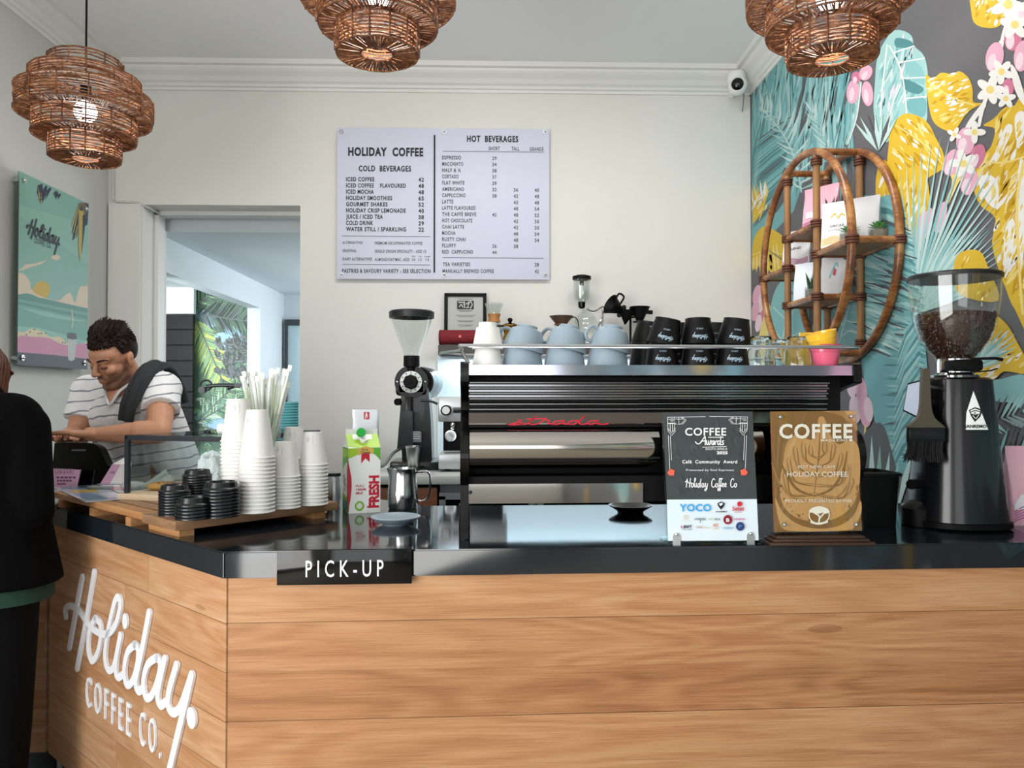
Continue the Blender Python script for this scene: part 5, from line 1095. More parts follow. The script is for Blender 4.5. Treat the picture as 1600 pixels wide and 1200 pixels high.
# framed certificate
YFm = 4.545; p0, p1 = atY(694, 457, YFm), atY(760, 457, YFm); fw = p1.x-p0.x; fh = p0.z-ZS
cf = thing('picture_frame', 'black picture frame with a printed certificate leaning on the wall shelf', 'picture frame', ((p0.x+p1.x)/2, YFm, ZS), (R(-5), 0, 0))
g = G(); b_ = .02
for c, d in (((0, 0, b_/2), (fw, .02, b_)), ((0, 0, fh-b_/2), (fw, .02, b_)), ((-fw/2+b_/2, 0, fh/2), (b_, .02, fh)), ((fw/2-b_/2, 0, fh/2), (b_, .02, fh))): g.box(c, d, bev=.002)
g.build('frame', BLACKM, cf); g = G(); g.box((0, .004, fh/2), (fw-.03, .006, fh-.03)); ct = g.build('certificate', mat('certificate_paper', 'b9bbb8', .6), cf)
g = G(); fr = lambda u, v, d=0: (-fw/2+u*fw, .0005-d, fh*v); rr_ = random.Random(8)
K = lambda pts, r: stroke(g, pts, fr, r, 0, .0004)
blob(g, [(.30, .70), (.70, .70), (.70, .86), (.30, .86)], fr, .0002, 0)
for pts in ([(.34, .83), (.46, .83), (.46, .79)], [(.36, .75), (.40, .79), (.44, .74)], [(.48, .73), (.48, .84)], [(.52, .80), (.60, .84), (.56, .77)], [(.62, .72), (.66, .79), (.62, .85)], [(.52, .73), (.58, .74)]): stroke(g, pts, fr, .012, 1, .0006)
for v, a, b in ((.885, .32, .68), (.675, .32, .68), (.655, .36, .64), (.58, .27, .73), (.555, .33, .67), (.48, .30, .70), (.46, .34, .66), (.40, .32, .68), (.38, .36, .64)): blob(g, [(a, v), (b, v), (b, v+.010), (a, v+.010)], fr, .0002, 2)
g.build('print', [mat('print_ink', '2a2b2c', .6), mat('certificate_paper'), mat('print_grey', '6d6f6e', .6)], ct)
def onsh(px, Y=4.46): return Vector((atY(px, 500, Y).x, Y, ZS))
# carafe brewer with wooden collar
p = onsh(772, 4.44)
cx_ = thing('glass_carafe', 'hourglass glass coffee carafe with tan wooden collar on the wall shelf', 'carafe', p)
zc = atY(773, 497, 4.44).z-ZS
o = [(0, 0), (.055, .001), (.06, .01), (.058, .04), (.035, zc-.03), (.026, zc), (.036, zc+.03), (.055, zc+.085)]
g = G(); g.lathe(o+[(r-.002, z+.001) for r, z in o[::-1][:-1]]+[(0, .003)], 36); g.build('carafe', clearglass('brew_glass', 'f6f9f8', .07, .02), cx_)
g = G(); g.lathe([(.029, zc-.022), (.036, zc-.024), (.031, zc), (.038, zc+.022), (.033, zc+.024)], 32); g.build('collar', mat('tan_wood', 'b07a43', .5, vary=.2, vs=40), cx_)
# moka pot
p = onsh(797, 4.42)
mk_ = thing('moka_pot', 'small golden pot with black lid knob behind the blue-grey cups', 'pot', p)
zt3 = atY(797, 503, 4.42).z-ZS; g = G(); g.lathe([(0, 0), (.042, 0), (.044, .02), (.034, zt3*.48), (.034, zt3*.5), (.046, zt3*.84), (.046, zt3*.86)], 10, smooth=False); g.build('body', mat('golden_metal', 'c99433', .25, 1), mk_)
g = G(); g.lathe([(.047, zt3*.86), (.03, zt3*.93), (.008, zt3*.95), (.010, zt3), (.016, zt3+.012), (.010, zt3+.022), (0, zt3+.024)], 20); g.build('lid', BLACK, mk_)
g = G(); g.tube(catmull([(-.044, 0, zt3*.82), (-.08, 0, zt3*.8), (-.08, 0, zt3*.4), (-.076, 0, zt3*.3)], 5), .007, 8); g.build('handle', BLACK, mk_)
# wooden dripper on a glass server
p = onsh(877, 4.45); zd = atY(877, 508, 4.45).z-ZS
sv = thing('glass_server', 'round glass coffee server under the brown dripper on the wall shelf', 'server', p); g = G(); o = [(0, 0), (.05, .001), (.055, .01), (.052, .05), (.036, zd-.012), (.038, zd-.001)]
g.lathe(o+[(r-.002, z+.001) for r, z in o[::-1][:-1]]+[(0, .003)], 32); g.build('bowl', clearglass('brew_glass'), sv); g = G(); g.tube(catmull([(.05, 0, zd*.8), (.085, 0, zd*.75), (.08, 0, zd*.35), (.052, 0, zd*.4)], 5), .004, 8); g.build('handle', clearglass('brew_glass'), sv)
dp = thing('coffee_dripper', 'brown cone coffee dripper standing on a glass server', 'dripper', p+Vector((0, 0, zd)))
WAL = mat('walnut', '5f4637', .5, vary=.25, vs=60)
g = G(); g.lathe([(.03, .0), (.042, .0), (.042, .006), (.034, .008), (.068, .05), (.071, .052), (.067, .053), (.03, .008)], 36); g.build('cone', WAL, dp)
g = G(); g.tube(catmull([(.06, 0, .042), (.08, 0, .046), (.098, 0, .02), (.10, 0, -.02), (.088, 0, -.03)], 6), .003, 8); g.build('wire_handle', BLACKM, dp)
# siphon brewer
p = onsh(912, 4.46)
sy = thing('siphon_brewer', 'tall glass siphon coffee brewer with black lid on the wall shelf', 'siphon brewer', p)
zz_ = lambda y: atY(910, y, 4.46).z-ZS
kx = 4.46/1200; ux = (909-912)*kx
g = G(); o = [(.016*1, zz_(474)), (.045, zz_(468)), (.050, zz_(462)), (.050, zz_(437))]; g.lathe(o+[(r-.002, z) for r, z in o[::-1]], 32, (ux, 0, 0)); g.build('upper_chamber', clearglass('brew_glass'), sy)
g = G(); g.lathe([(0, zz_(431)), (.03, zz_(430)), (.054, zz_(432)), (.054, zz_(437)), (0, zz_(438))], 32, (ux, 0, 0)); g.lathe([(.012, zz_(437)), (.012, zz_(446)), (0, zz_(446.5))], 16, (ux, 0, 0)); g.build('lid', BLACKM, sy)
g = G(); g.lathe([(.012, zz_(482)), (.02, zz_(480)), (.022, zz_(472)), (.0, zz_(471))], 20, (ux, 0, 0)); g.build('seal', BLACK, sy)
g = G(); rr_ = .068; zc = zz_(505); g.lathe([(rr_*math.sin(a), zc-rr_*math.cos(a)) for a in [PI*k/16 for k in range(1, 14)]]+[(.018, zz_(484)), (.018, zz_(480))], 32, (.012, 0, 0)); g.build('globe', clearglass('brew_glass'), sy)
g = G(); g.tube([(.11, 0, .012), (.11, 0, zz_(478))], .006, 10); g.tube(catmull([(.018, 0, zz_(483)), (.06, 0, zz_(486)), (.11, 0, zz_(480)), (.105, 0, zz_(498)), (.08, -.01, zz_(510))], 6), .006, 8); g.tube([(.05, 0, .006), (.14, 0, .006)], .008, 8); g.lathe([(0, 0), (.07, 0), (.07, .01), (0, .014)], 24, (.06, 0, 0)); g.build('stand', CHROME, sy)
# black drippers on a stand
p = onsh(985, 4.47); zz = lambda y: atY(985, y, 4.47).z-ZS
ds = thing('dripper_stand', 'black metal stand with side arms holding two black drippers on the wall shelf', 'stand', p)
g = G(); g.lathe([(0, 0), (.06, 0), (.06, .008), (0, .012)], 24); g.tube([(0, 0, 0), (0, 0, zz(482))], .007, 10); g.tube([(0, 0, zz(497)), (-.06, -.01, zz(492))], .006, 8); g.tube([(0, 0, zz(492)), (.03, 0, zz(492))], .006, 8); g.tube([(.02, 0, zz(486)), (.13, 0, zz(488))], .012, 10); g.build('frame', BLACKM, ds)
def dripper(lab, loc, rot):
    t_ = thing('coffee_dripper', lab, 'dripper', loc, rot); g = G(); g.lathe([(.012, 0), (.016, 0), (.058, .085), (.062, .087), (.058, .089), (.012, .006)], 36); g.build('cone', BLACKM, t_)
    g = G(); g.lathe([(.0, -.002), (.04, -.002), (.04, .003), (0, .003)], 28); g.build('flange', BLACKM, t_); g = G(); g.tube(catmull([(.05, 0, .07), (.08, 0, .066), (.078, 0, .03), (.03, 0, .03)], 5), .006, 8); g.build('handle', BLACKM, t_); return t_
dripper('black cone dripper tipped sideways with its round mouth turned down the shelf', p+Vector((-.055, -.02, zz(487))), (R(20), R(-62), 0))
dripper('small black cone dripper held upright on the stand arm', p+Vector((.055, 0, zz(503))), (0, 0, R(160)))
g = G(); k0 = p+Vector((-.035, -.015, zz(508))); g.lathe([(0, 0), (.004, .002), (.05, .085), (.046, .085), (0, .004)], 30); tag(g.build('filter_funnel', BLACKM, None, k0, (0, R(8), 0)), 'black pointed funnel hanging under the tipped dripper', 'funnel')
# ------------------------------------------------------------------ the tall shop grinder
EX, EY = atY(643, 600, 3.88).x, 3.88
zk = lambda y, x=643: atY(x, y, EY).z-ZB; k_ = EY/1200
ek = thing('coffee_grinder', 'tall black upright grinder with round white dial and empty clear cone hopper', 'coffee grinder', (EX, EY, ZB))
o = [(.038, zk(557)), (.045, zk(548)), (.075, zk(525)), (.10, zk(503)), (.109, zk(492))]
g = G(); g.lathe(o+[(r-.003, z) for r, z in o[::-1]], 40); g.build('hopper', clearglass('hopper_plastic'), ek)
g = G(); g.lathe([(.107, zk(497)), (.113, zk(497)), (.114, zk(488)), (.105, zk(486)), (0, zk(487)), (0, zk(489)), (.104, zk(489))], 40); g.build('hopper_lid', mat('lid_black'), ek)
g = G(); g.lathe([(0, zk(557)), (.040, zk(556)), (.041, zk(572)), (.03, zk(574)), (.026, zk(581)), (0, zk(581))], 28); g.build('neck', BLACKM, ek)
hz_ = zk(597); g = G(); g.cyl((0, -.02, hz_), (0, .10, hz_), .083, 36); g.cyl((.03, .06, hz_), (.045, .22, hz_), .078, 30); g.box((0, .03, hz_-.02), (.16, .10, .10), bev=.02); hd = g.build('head', BLACK, ek)
g = G(); g.cyl((.032, .20, hz_), (.05, .36, hz_+.0), .085, 30); g.build('motor_cover', mat('motor_grey', '8a8d8f', .3, .5), ek)
g = G(); g.cyl((0, -.021, hz_), (0, -.028, hz_), .055, 36); dl = g.build('dial', mat('dial_white', 'e4e6e4', .4), hd)
g = G()
for a in range(12): th = 2*PI*a/12; g.box((.046*math.sin(th), -.0285, hz_+.046*math.cos(th)), (.003, .002, .010), rot=Matrix.Rotation(th, 3, 'Y'))
g.build('dial_marks', BLACKM, dl)
g = G(); g.lathe([(.036, 0), (.036, .02), (.03, .024), (0, .024)], 16, M=Matrix.Translation((0, -.028, hz_)) @ Matrix.Rotation(PI/2, 4, 'X'), flute=lambda a, z: .05*math.cos(8*a)); g.cyl((0, -.052, hz_), (0, -.06, hz_), .008, 12); g.build('dial_knob', BLACKM, dl)
for sx in (-1, 1): g = G(); g.sphere((sx*.07, -.022, hz_), .006, 8); g.build('screw', STEEL, hd)
g = G(); pr = [(-.05, zk(612)), (.085, zk(606)), (.098, zk(660)), (.105, .04), (-.045, .04), (-.055, zk(640))]; g.prism(pr, -.01, .16, 'y'); g.box((.02, .06, .022), (.24, .26, .044), bev=.01); g.build('column', mat('grinder_black'), ek)
g = G(); g.box((-.01, -.03, zk(645)), (.034, .04, zk(612)-zk(662)), bev=.004); g.cyl((-.07, -.02, zk(628)), (-.055, .02, zk(628)), .018, 14); g.build('spout', BLACK, ek)
g = G(); g.prism([(-.05, zk(642)), (.01, zk(642)), (.015, zk(700)), (-.065, zk(700))], -.058, -.050, 'y'); g.build('guard', mat('smoked_plastic', '2c3034', .15), ek)
g = G(); g.box((.03, -.0515, zk(682)), (.05, .002, .05)); pl_ = g.build('rating_plate', mat('plate_grey', '6b7074', .4), ek)
g = G()
for k in range(4): g.box((.03, -.053, zk(674)-.011*k), (.04-.006*(k % 2), .001, .003))
g.build('plate_lines', mat('plate_pale', 'b9bec0', .5), pl_)
g = G(); g.tube(catmull([(.05, -.05, zk(626)), (.1, -.05, zk(627)), (.135, -.05, zk(631))], 4), .006, 8); g.build('lever', GUN, ek)
g = G(); g.tube(catmull([(-.05, 0, zk(700)), (-.09, -.02, zk(708)), (-.12, -.05, zk(722)), (-.14, -.06, .02), (-.16, -.02, .012)], 6), .008, 8); g.build('cord', mat('grey_cord', '6f7375', .4), ek)
c0 = atY(645, 697, EY-.13)
dc = thing('dosing_cup', 'steel dosing cup standing on the base of the tall grinder', 'cup', (c0.x, EY-.12, ZB+.012)); hh = c0.z-ZB-.012; g = G(); g.lathe([(0, 0), (.024, 0), (.026, .004), (.036, hh), (.033, hh), (.023, .006), (0, .006)], 30); g.build('body', STEEL, dc); g = G(); g.lathe([(.036, hh-.008), (.0375, hh-.006), (.0375, hh), (.036, hh)], 30); g.build('rim', CHROME, dc)
g = G(); g.box((0, 0, .006), (.11, .12, .012), bev=.004); tag(g.build('rubber_pad', mat('rubber'), None, (c0.x, EY-.125, ZB)), 'black rubber pad under the steel dosing cup', 'pad')
# ------------------------------------------------------------------ small silver machine half hidden by the big one
NY = 3.80; nx0 = atY(685, 640, NY).x; zn = lambda y: atY(690, y, NY).z-ZB
sm = thing('small_espresso_machine', 'small silver machine with a knob and pressure gauge behind the big espresso machine', 'coffee machine', (nx0, NY, ZB))
SILVER = mat('silver_paint', 'c5c9cb', .3, .5)
g = G(); g.box((.17, .13, (zn(620)+zn(659))/2), (.34, .30, zn(620)-zn(659)), bev=.008); g.box((.17, .17, .12), (.30, .22, .24), mi=0); bd = g.build('body', SILVER, sm)
g = G(); g.box((.17, .04, (zn(659)+zn(704))/2), (.29, .10, zn(659)-zn(704)), bev=.004); g.build('group_panel', BLACKM, sm)
g = G(); g.box((.17, .06, (zn(708)+zn(731))/2), (.33, .26, zn(708)-zn(731)), bev=.004); g.build('drip_tray', SILVER, sm)
a = atY(697, 641, NY-.03); l = a-Vector((nx0, NY, ZB)); g = G(); g.cyl((l.x, -.02, l.z), (l.x, -.045, l.z), .026, 24); kn = g.build('knob', BLACKM, sm); g = G(); g.cyl((l.x, -.046, l.z), (l.x, -.048, l.z), .019, 24); g.build('knob_face', mat('dial_white'), kn)
g = G(); g.cyl((l.x+.035, -.02, l.z), (l.x+.10, -.02, l.z), .014, 14); g.cyl((l.x+.08, -.02, l.z), (l.x+.12, -.02, l.z), .022, 14); g.build('steam_knob', GUN, sm)
a = atY(704, 681, NY-.02); l = a-Vector((nx0, NY, ZB)); g = G(); g.cyl((l.x, .0, l.z), (l.x, -.03, l.z), .028, 24); ga = g.build('gauge', CHROME, sm); g = G(); g.cyl((l.x, -.031, l.z), (l.x, -.032, l.z), .022, 24); g.build('gauge_face', mat('gauge_white', 'c8ccd2', .3), ga); g = G(); g.box((l.x+.005, -.034, l.z+.004), (.022, .001, .002), rot=Matrix.Rotation(.7, 3, 'Y')); g.build('needle', BLACKM, ga)
g = G(); g.sphere((l.x+.01, -.02, zn(664)), .014, 12); g.cyl((l.x+.01, -.02, zn(668)), (l.x+.01, 0, zn(672)), .01, 10); g.build('portafilter_nut', CHROME, sm)
for k in range(2): g = G(); g.cyl((.04+.25*k, .05, 0), (.04+.25*k, .05, .025), .015, 12); g.build('foot', BLACKM, sm)
# ================================================================== ROUND RATTAN SHELF ON THE MURAL WALL
HX0, HX1 = XR-.022, XR-.205
HY, HZ, RY, RZ = 3.335, 2.055, .475, .450
CANE = mat('cane', '8a5a30', .38, coat=.2); t = NT(CANE); v = t.coord(out='Object')
f = t.noise(v, 9, 4, .6); f2 = t.noise(t.coord((30, 30, 120), 'Object'), 1, 3, .6)
t.set(t.b.inputs['Base Color'], t.ramp(t.math('ADD', t.math('MULTIPLY', f, .7), t.math('MULTIPLY', f2, .3)), [(.3, '4a2611'), (.47, '7e4a22'), (.58, 'a87542'), (.75, 'c49a66')])); t.bump(f2, .25, .003)
CANEL = wood('cane_light', [(.2, '6e4829'), (.5, '9a7045'), (.8, 'b8925f')], h=.5, seam=0, rough=.45, along='z'); BIND = mat('cane_binding', '5a3220', .5, vary=.4, vs=60)
ra = thing('rattan_shelf', 'round two-hoop rattan wall shelf holding coffee bags and small plants', 'shelf', (XR-.11, HY, HZ))
L0 = Vector((XR-.11, HY, HZ))
def hoop(x):
    g = G(); g.tube([(x-L0.x, RY*math.cos(2*PI*k/72), RZ*math.sin(2*PI*k/72)) for k in range(72)], .0165, 12, closed=True); return g.build('hoop', CANE, ra)
hoop(HX1); hoop(HX0)
PY = (3.175, 3.495)
def zho(y): return RZ*math.sqrt(max(0, 1-((y-HY)/RY)**2))
def bind(g, c, ax, r=.019, n=3):
    for k in range(n):
        o = Vector(ax)*((k-(n-1)/2)*.011); P = [Vector(c)+o+r*(math.cos(2*PI*q/14)*Vector((1, 0, 0) if ax[0] == 0 else (0, 1, 0))+math.sin(2*PI*q/14)*(Vector((0, 1, 0)) if ax[2] else Vector((0, 0, 1)))) for q in range(14)]
        g.tube(P, .006, 6, closed=True)
for y in PY:
    for x in (HX1, HX0):
        z = zho(y)-.012; g = G(); yy = y-HY; xx = x-L0.x
        g.tube([(xx, yy, -z), (xx, yy, z)], .0150, 12); p_ = g.build('post', CANEL, ra)
        for q_ in (z-.03, -z+.03): g2 = G(); bind(g2, (xx, yy, q_), (0, 0, 1)); g2.build('binding', BIND, p_)
    for s in (1, -1):
        z = (zho(y)+.0)*s; g = G(); g.tube([(HX1-L0.x, y-HY, z), (HX0-L0.x, y-HY, z)], .0145, 12); g.build('spreader', CANE, ra)
def rshelf(ya, yb, z):
    zz = z-HZ; a, b = ya-HY, yb-HY; x0, x1 = HX1-L0.x, HX0-L0.x
    g = G(); g.box(((x0+x1)/2, (a+b)/2, zz), (x1-x0, b-a, .012)); s_ = g.build('shelf_board', mat('shelf_ply', '9c7a55', .5, vary=.3, vs=25), ra)
    g = G(); g.tube([(x0, a, zz), (x0, b, zz)], .0140, 10); g.tube([(x1, a, zz), (x1, b, zz)], .0135, 10); g.tube([(x0, a, zz), (x1, a, zz)], .0140, 10); g.tube([(x0, b, zz), (x1, b, zz)], .0135, 10); g.build('edge_cane', CANE, s_)
    for x in (x0, x1):
        for y in (a, b): g = G(); bind(g, (x, y, zz), (0, 0, 1), .021); g.build('binding', BIND, s_)
def yho(z): return RY*math.sqrt(max(0, 1-((z-HZ)/RZ)**2))
SA, SB, SCz, SD = 2.045, 2.175, 1.868, 2.04
rshelf(HY-yho(SA), PY[0], SA); rshelf(PY[0], PY[1], SB); rshelf(PY[0], PY[1], SCz); rshelf(PY[1], HY+yho(SD), SD)
xm_ = (HX0+HX1)/2
def onr(y, z, x=xm_): return (x, y, z+.0145)
FACE = -PI/2   # bags face into the room, away from the mural
bag('coffee_bag', 'pink foil coffee bag leaning on the top shelf of the rattan hoop', onr(3.38, SB, xm_+.02), .17, .065, .20, PINKB, FACE+.6, 0, prints=waves('c06aa0', .06)+[('p', 'f2e4ea', [(-.7, .30), (-.1, .30), (-.1, .44), (-.7, .44)])])
bag('coffee_bag', 'white foil coffee bag with yellow waves on the widest rattan shelf', onr(3.10, SA, HX1+.060), .135, .055, .19, WHB, FACE+.85, 0, prints=[('p', 'f6f5f2', [(-.95, 0.02), (.95, .02), (.95, .9), (-.95, .9)])]+waves('e0c24a', .05)+[('s', 'd8b03c', [(-.4, .66), (-.2, .74), (0, .64), (.2, .72), (.4, .66)], .02), ('t', '3d3f44', 'DECAF', -.4, .44, .05, .8), ('t', '70747a', 'COFFEE', -.5, .36, .03, 1.0)])
bag('coffee_bag', 'plain grey foil coffee bag standing behind the two potted succulents', onr(3.02, SA, HX0-.05), .11, .05, .19, mat('grey_foil', 'c9cacd', .4), FACE+.8, 0)
bag('coffee_bag', 'white coffee bag with pink waves on the low end shelf of the rattan hoop', onr(3.60, SD, xm_), .15, .055, .185, WHB, FACE+.6, 0, prints=waves('c06aa0', .08)+[('t', '50525a', 'BLEND', -.5, .5, .06, .9)])
bag('coffee_bag', 'white round-topped pouch on the bottom rattan shelf', onr(3.425, SCz, HX1+.05), .09, .055, .17, mat('pouch_white', 'dfe6ee', .4), FACE+.7, 0)
bag('coffee_bag', 'grey coffee bag with dark side on the bottom rattan shelf', onr(3.27, SCz, xm_+.03), .13, .06, .185, mat('grey_foil'), FACE+.6, 0, prints=[('p', '3a3d46', [(.5, .0), (1, 0), (1, .93), (.62, .9)]), ('p', 'b4424e', [(.0, .5), (.2, .46), (.24, .6), (.06, .66)]), ('s', '70b8b8', [(-.2, .45), (.1, .75), (.3, .7)], .03)])
def plant(lab, loc, kind, col='4a8a45', r=.028, h=.045):
    t_ = thing('potted_plant', lab, 'plant', loc)
    g = G(); g.box((0, 0, h/2+.0), (r*2, r*2, h), bev=.003); g.build('glass_pot', clearglass('pot_glass', 'e6ecea', .1), t_)
    g = G(); g.box((0, 0, h*.4), (r*1.8, r*1.8, h*.72), bev=.003); rn = random.Random(hash(lab) % 99 if False else len(lab))
    for k in range(30): g.sphere((rn.uniform(-r, r)*.85, rn.uniform(-r, r)*.85, h*.74), rn.uniform(.003, .006), 6)
    g.build('pebbles', mat('plant_pebbles', '8d8478', .6, vary=.5, vs=160), t_)
    g = G()
    if kind == 'succulent':
        for k in range(34):
            a = k*2.4; el = R(25+60*(k/34)); L = .052*(1-.25*k/34); d = Vector((math.cos(a)*math.cos(el), math.sin(a)*math.cos(el), math.sin(el)))
            b = Vector((0, 0, h*.8)); w = Vector((-math.sin(a), math.cos(a), 0))*.0055; n_ = d.cross(w).normalized()*.0022
            m = b+d*L*.45; g.add([b-w*.5, b+w*.5, m+w+n_, m-w+n_, m-n_, b+d*L+Vector((0, 0, -.004))], [(0, 1, 2, 3), (3, 2, 5), (0, 3, 4), (1, 4, 2), (3, 5, 4), (2, 4, 5), (0, 4, 1)], 0, True)
    else:
        for k in range(9):
            a = k*2.4; d = Vector((math.cos(a)*.22, math.sin(a)*.22, 1)).normalized(); L = .085*(1-.05*k); b = Vector((math.cos(a), math.sin(a), 0))*.009+Vector((0, 0, h*.75))
            g.tube([b, b+d*L*.5, b+d*L], lambda f: .0075*(1-f)**.7+.0006, 6)
    g.build('leaves', mat('plant_green_'+col, col, .45, vary=.4, vs=40), t_); return t_
plant('spiky green succulent in a glass cube near the front hoop of the widest rattan shelf', onr(2.99, SA, HX1+.05), 'succulent')
plant('spiky green succulent in a glass cube beside the wall hoop of the widest rattan shelf', onr(2.925, SA, HX0-.05), 'succulent')
plant('dark upright aloe in a glass pot on the bottom rattan shelf', onr(3.335, SCz, HX1+.045), 'aloe', '2f4a34', .024, .05)
plant('dark aloe tips beside the pink bag on the top rattan shelf', onr(3.24, SB, xm_), 'aloe', '35503a', .022, .05)
plant('small dark rosette in a tiny pot at the far end of the bottom rattan shelf', onr(3.465, SCz, HX1+.04), 'succulent', '3b463c', .014, .03)
# ================================================================== WOVEN PENDANT LAMPS
WEAVE = mat('seagrass', '8a5230', .6); t = NT(WEAVE); v = t.coord((40, 40, 40)); t.set(t.b.inputs['Base Color'], t.ramp(t.noise(v, 1, 5, .85), [(.28, '2b1509'), (.45, '5c331b'), (.58, '8a5a34'), (.72, 'b98e60')]))
BULB = mat('bulb_glass', 'ffffff', .3, emit=9, ecol='f4f7ff')
TIERS = [(.133, .000, .092, .052), (.193, .088, .180, .125), (.252, .172, .262, .185), (.205, .255, .335, .0), (.138, .330, .405, .0)]
TIER_TOP = {3: .138, 4: .0, 2: .205}
def lamp(label, px, py_bot, Y, ztop=ZC, spin=0.0):
    p = atY(px, py_bot, Y); z0 = p.z
    t_ = thing('pendant_lamp', label, 'lamp', (p.x, Y, z0), (0, 0, spin), 'woven pendant lamps over the counter')
    rn = random.Random(12)
    for i, (r, za, zb_, rin) in enumerate(TIERS):
        g = G(); n = 40
        def ring(rr, z, th, wob=.0025):
            ph = rn.uniform(0, 6); P = [((rr+wob*math.sin(3*a+ph))*math.cos(a), (rr+wob*math.sin(3*a+ph))*math.sin(a), z+.002*math.sin(2*a+ph)+rn.uniform(-.0012, .0012)) for a in [2*PI*k/n for k in range(n)]]
            g.tube(P, th, 5, closed=True)
        m = max(6, int((zb_-za)/.0112))
        for k in range(m+1):
            z = za+(zb_-za)*k/m
            ring(r, z, .0042 if k in (0, m) else rn.uniform(.0022, .0034))
        nt = 14
        for k in range(nt):
            a = 2*PI*k/nt+rn.uniform(-.05, .05); P = [((r+.004)*math.cos(a), (r+.004)*math.sin(a), za), ((r+.005)*math.cos(a), (r+.005)*math.sin(a), (za+zb_)/2), ((r+.004)*math.cos(a), (r+.004)*math.sin(a), zb_)]; g.tube(P, .0032, 5)
        # extra slack strands, panel by panel
        for k in range(26):
            a0 = rn.uniform(0, 2*PI); l = rn.uniform(.25, .6); z = rn.uniform(za, zb_); dz = rn.uniform(-.012, .012)
            g.tube([((r-.003)*math.cos(a0+l*q/4), (r-.003)*math.sin(a0+l*q/4), z+dz*q/4) for q in range(5)], .0022, 4)
        # flat rings of radial strands closing the step below / above
        def annulus(ra_, rb2, z, cnt):
            for k in range(cnt):
                a = 2*PI*(k+rn.uniform(-.35, .35))/cnt; b = a+rn.uniform(-.06, .06); dz = rn.uniform(-.003, .003)
                g.tube([(ra_*math.cos(b), ra_*math.sin(b), z+dz), (rb2*math.cos(a), rb2*math.sin(a), z)], rn.uniform(.002, .0032), 4)
        if rin: annulus(rin, r, za, int(90+300*r)); ring(rin, za, .004)
        if i == 4: pass
        elif i >= 2: annulus(TIERS[i+1][0] if i < 4 else .05, r, zb_, int(80+280*r))
        g.build('woven_tier', WEAVE, t_)
    g = G(); g.tube([(0, 0, .30), (0, 0, ztop-z0)], .0042, 8); g.lathe([(0, -.028), (.045, -.028), (.05, 0), (0, 0)], 24, (0, 0, ztop-z0)); g.build('cord', BLACKM, t_)
    g = G(); g.lathe([(0, .31), (.02, .31), (.022, .25), (.022, .235), (0, .235)], 20); 
    for k in range(3): a = 2*PI*k/3; g.tube([(0, 0, .30), (.138*math.cos(a), .138*math.sin(a), .33)], .002, 5)
    g.build('socket', BLACKM, t_)
    g = G(); g.sphere((0, 0, .195), .044, 20); g.lathe([(.018, .24), (.03, .225), (.034, .215)], 20); g.build('bulb', BULB, t_)
    L = bpy.data.lights.new('bulb_light', 'POINT'); L.energy = 10; L.shadow_soft_size = .09; L.color = (1, .97, .92); lo = bpy.data.objects.new('bulb_light', L); COL.objects.link(lo); lo.parent = t_; lo.location = (0, 0, .12)
    return t_
lamp('woven seagrass pendant lamp hanging before the left wall with its cord in full view', 133, 248, 3.2, spin=.3)
lamp('woven seagrass pendant lamp hanging over the pick-up corner above the menu board', 590, 84, 2.52, spin=1.1)
lamp('woven seagrass pendant lamp hanging before the tropical mural wall', 1299, 92, 2.37, spin=2.0)
# ================================================================== MENU BOARD
YM = YB-.03
q0, q1 = atY(527, 199, YM), atY(858.5, 437, YM)
mw, mh = q1.x-q0.x, q0.z-q1.z
mb_ = thing('menu_board', 'white acrylic menu board listing cold and hot beverages with prices', 'menu board', ((q0.x+q1.x)/2, YM, (q0.z+q1.z)/2))
mo = Vector(mb_.location)
g = G(); g.box((0, .004, 0), (mw, .006, mh), bev=.001); g.build('panel', mat('menu_white', 'd3d6e8', .4, spec=.3), mb_)
INK = mat('menu_ink', '17181d', .5); GREY_INK = mat('menu_ink_grey', '4a4c55', .5)
PXM = YM/FPX
# a flat local frame in photograph-sized units: board x grows to the viewer's right, y downwards
def bl(u, v): p = atY(u, v, YM); return p.x-mo.x, p.z-mo.z
frB = lambda u, v, d=0: (u, -.0002-d, v)
g = G()
def mt(txt, u, v, h, w=None, al='l', bold=.012, mi=0, space=1.15):
    x, z = bl(u, v); bold += .016; write(g, txt, frB, x, z, h*PXM, w*PXM if w else None, sx=.62, align=al, bold=bold, mi=mi, d=.0003, space=space)
M1 = lambda x, y: (510+x/4.616, 190+y/4.615); M2_ = lambda x, y: (680+x/4.616, 190+y/4.615)
def m1(txt, x0, x1, yb, h, **k): u, v = M1(x0, yb); mt(txt, u, v, h/4.616, (x1-x0)/4.616, **k)
def m2(txt, x0, x1, yb, h, **k): u, v = M2_(x0, yb); mt(txt, u, v, h/4.616, (x1-x0)/4.616, **k)
m1('HOLIDAY  COFFEE', 157, 698, 244, 60, bold=.03); m1('COLD  BEVERAGES', 233, 610, 356, 40, bold=.02)
for i, (a, x1, pr) in enumerate((('ICED COFFEE', 345, '42'), ('ICED COFFEE    FLAVOURED', 572, '48'), ('ICED MOCHA', 341, '48'), ('HOLIDAY SMOOTHIES', 473, '65'), ('GOURMET SHAKES', 440, '52'), ('HOLIDAY CRISP LEMONADE', 570, '40'), ('JUICE / ICED TEA', 406, '38'), ('COLD DRINK', 336, '29'), ('WATER STILL / SPARKLING', 572, '22'))):
    y = 429+i*45; m1(a, 142, x1, y, 30, bold=.015); m1(pr, 664, 703, y+4, 30, bold=.015)
m1('ALTERNATIVES', 116, 260, 881, 19, mi=1, bold=0); m1('PREMIUM DECAFFEINATED COFFEE', 349, 691, 886, 21, mi=1, bold=.004); m1('SEASONAL', 117, 218, 940, 21, mi=1, bold=.004); m1('SINGLE ORIGIN SPECIALITY - ADD 12', 350, 718, 945, 22, mi=1, bold=.004)
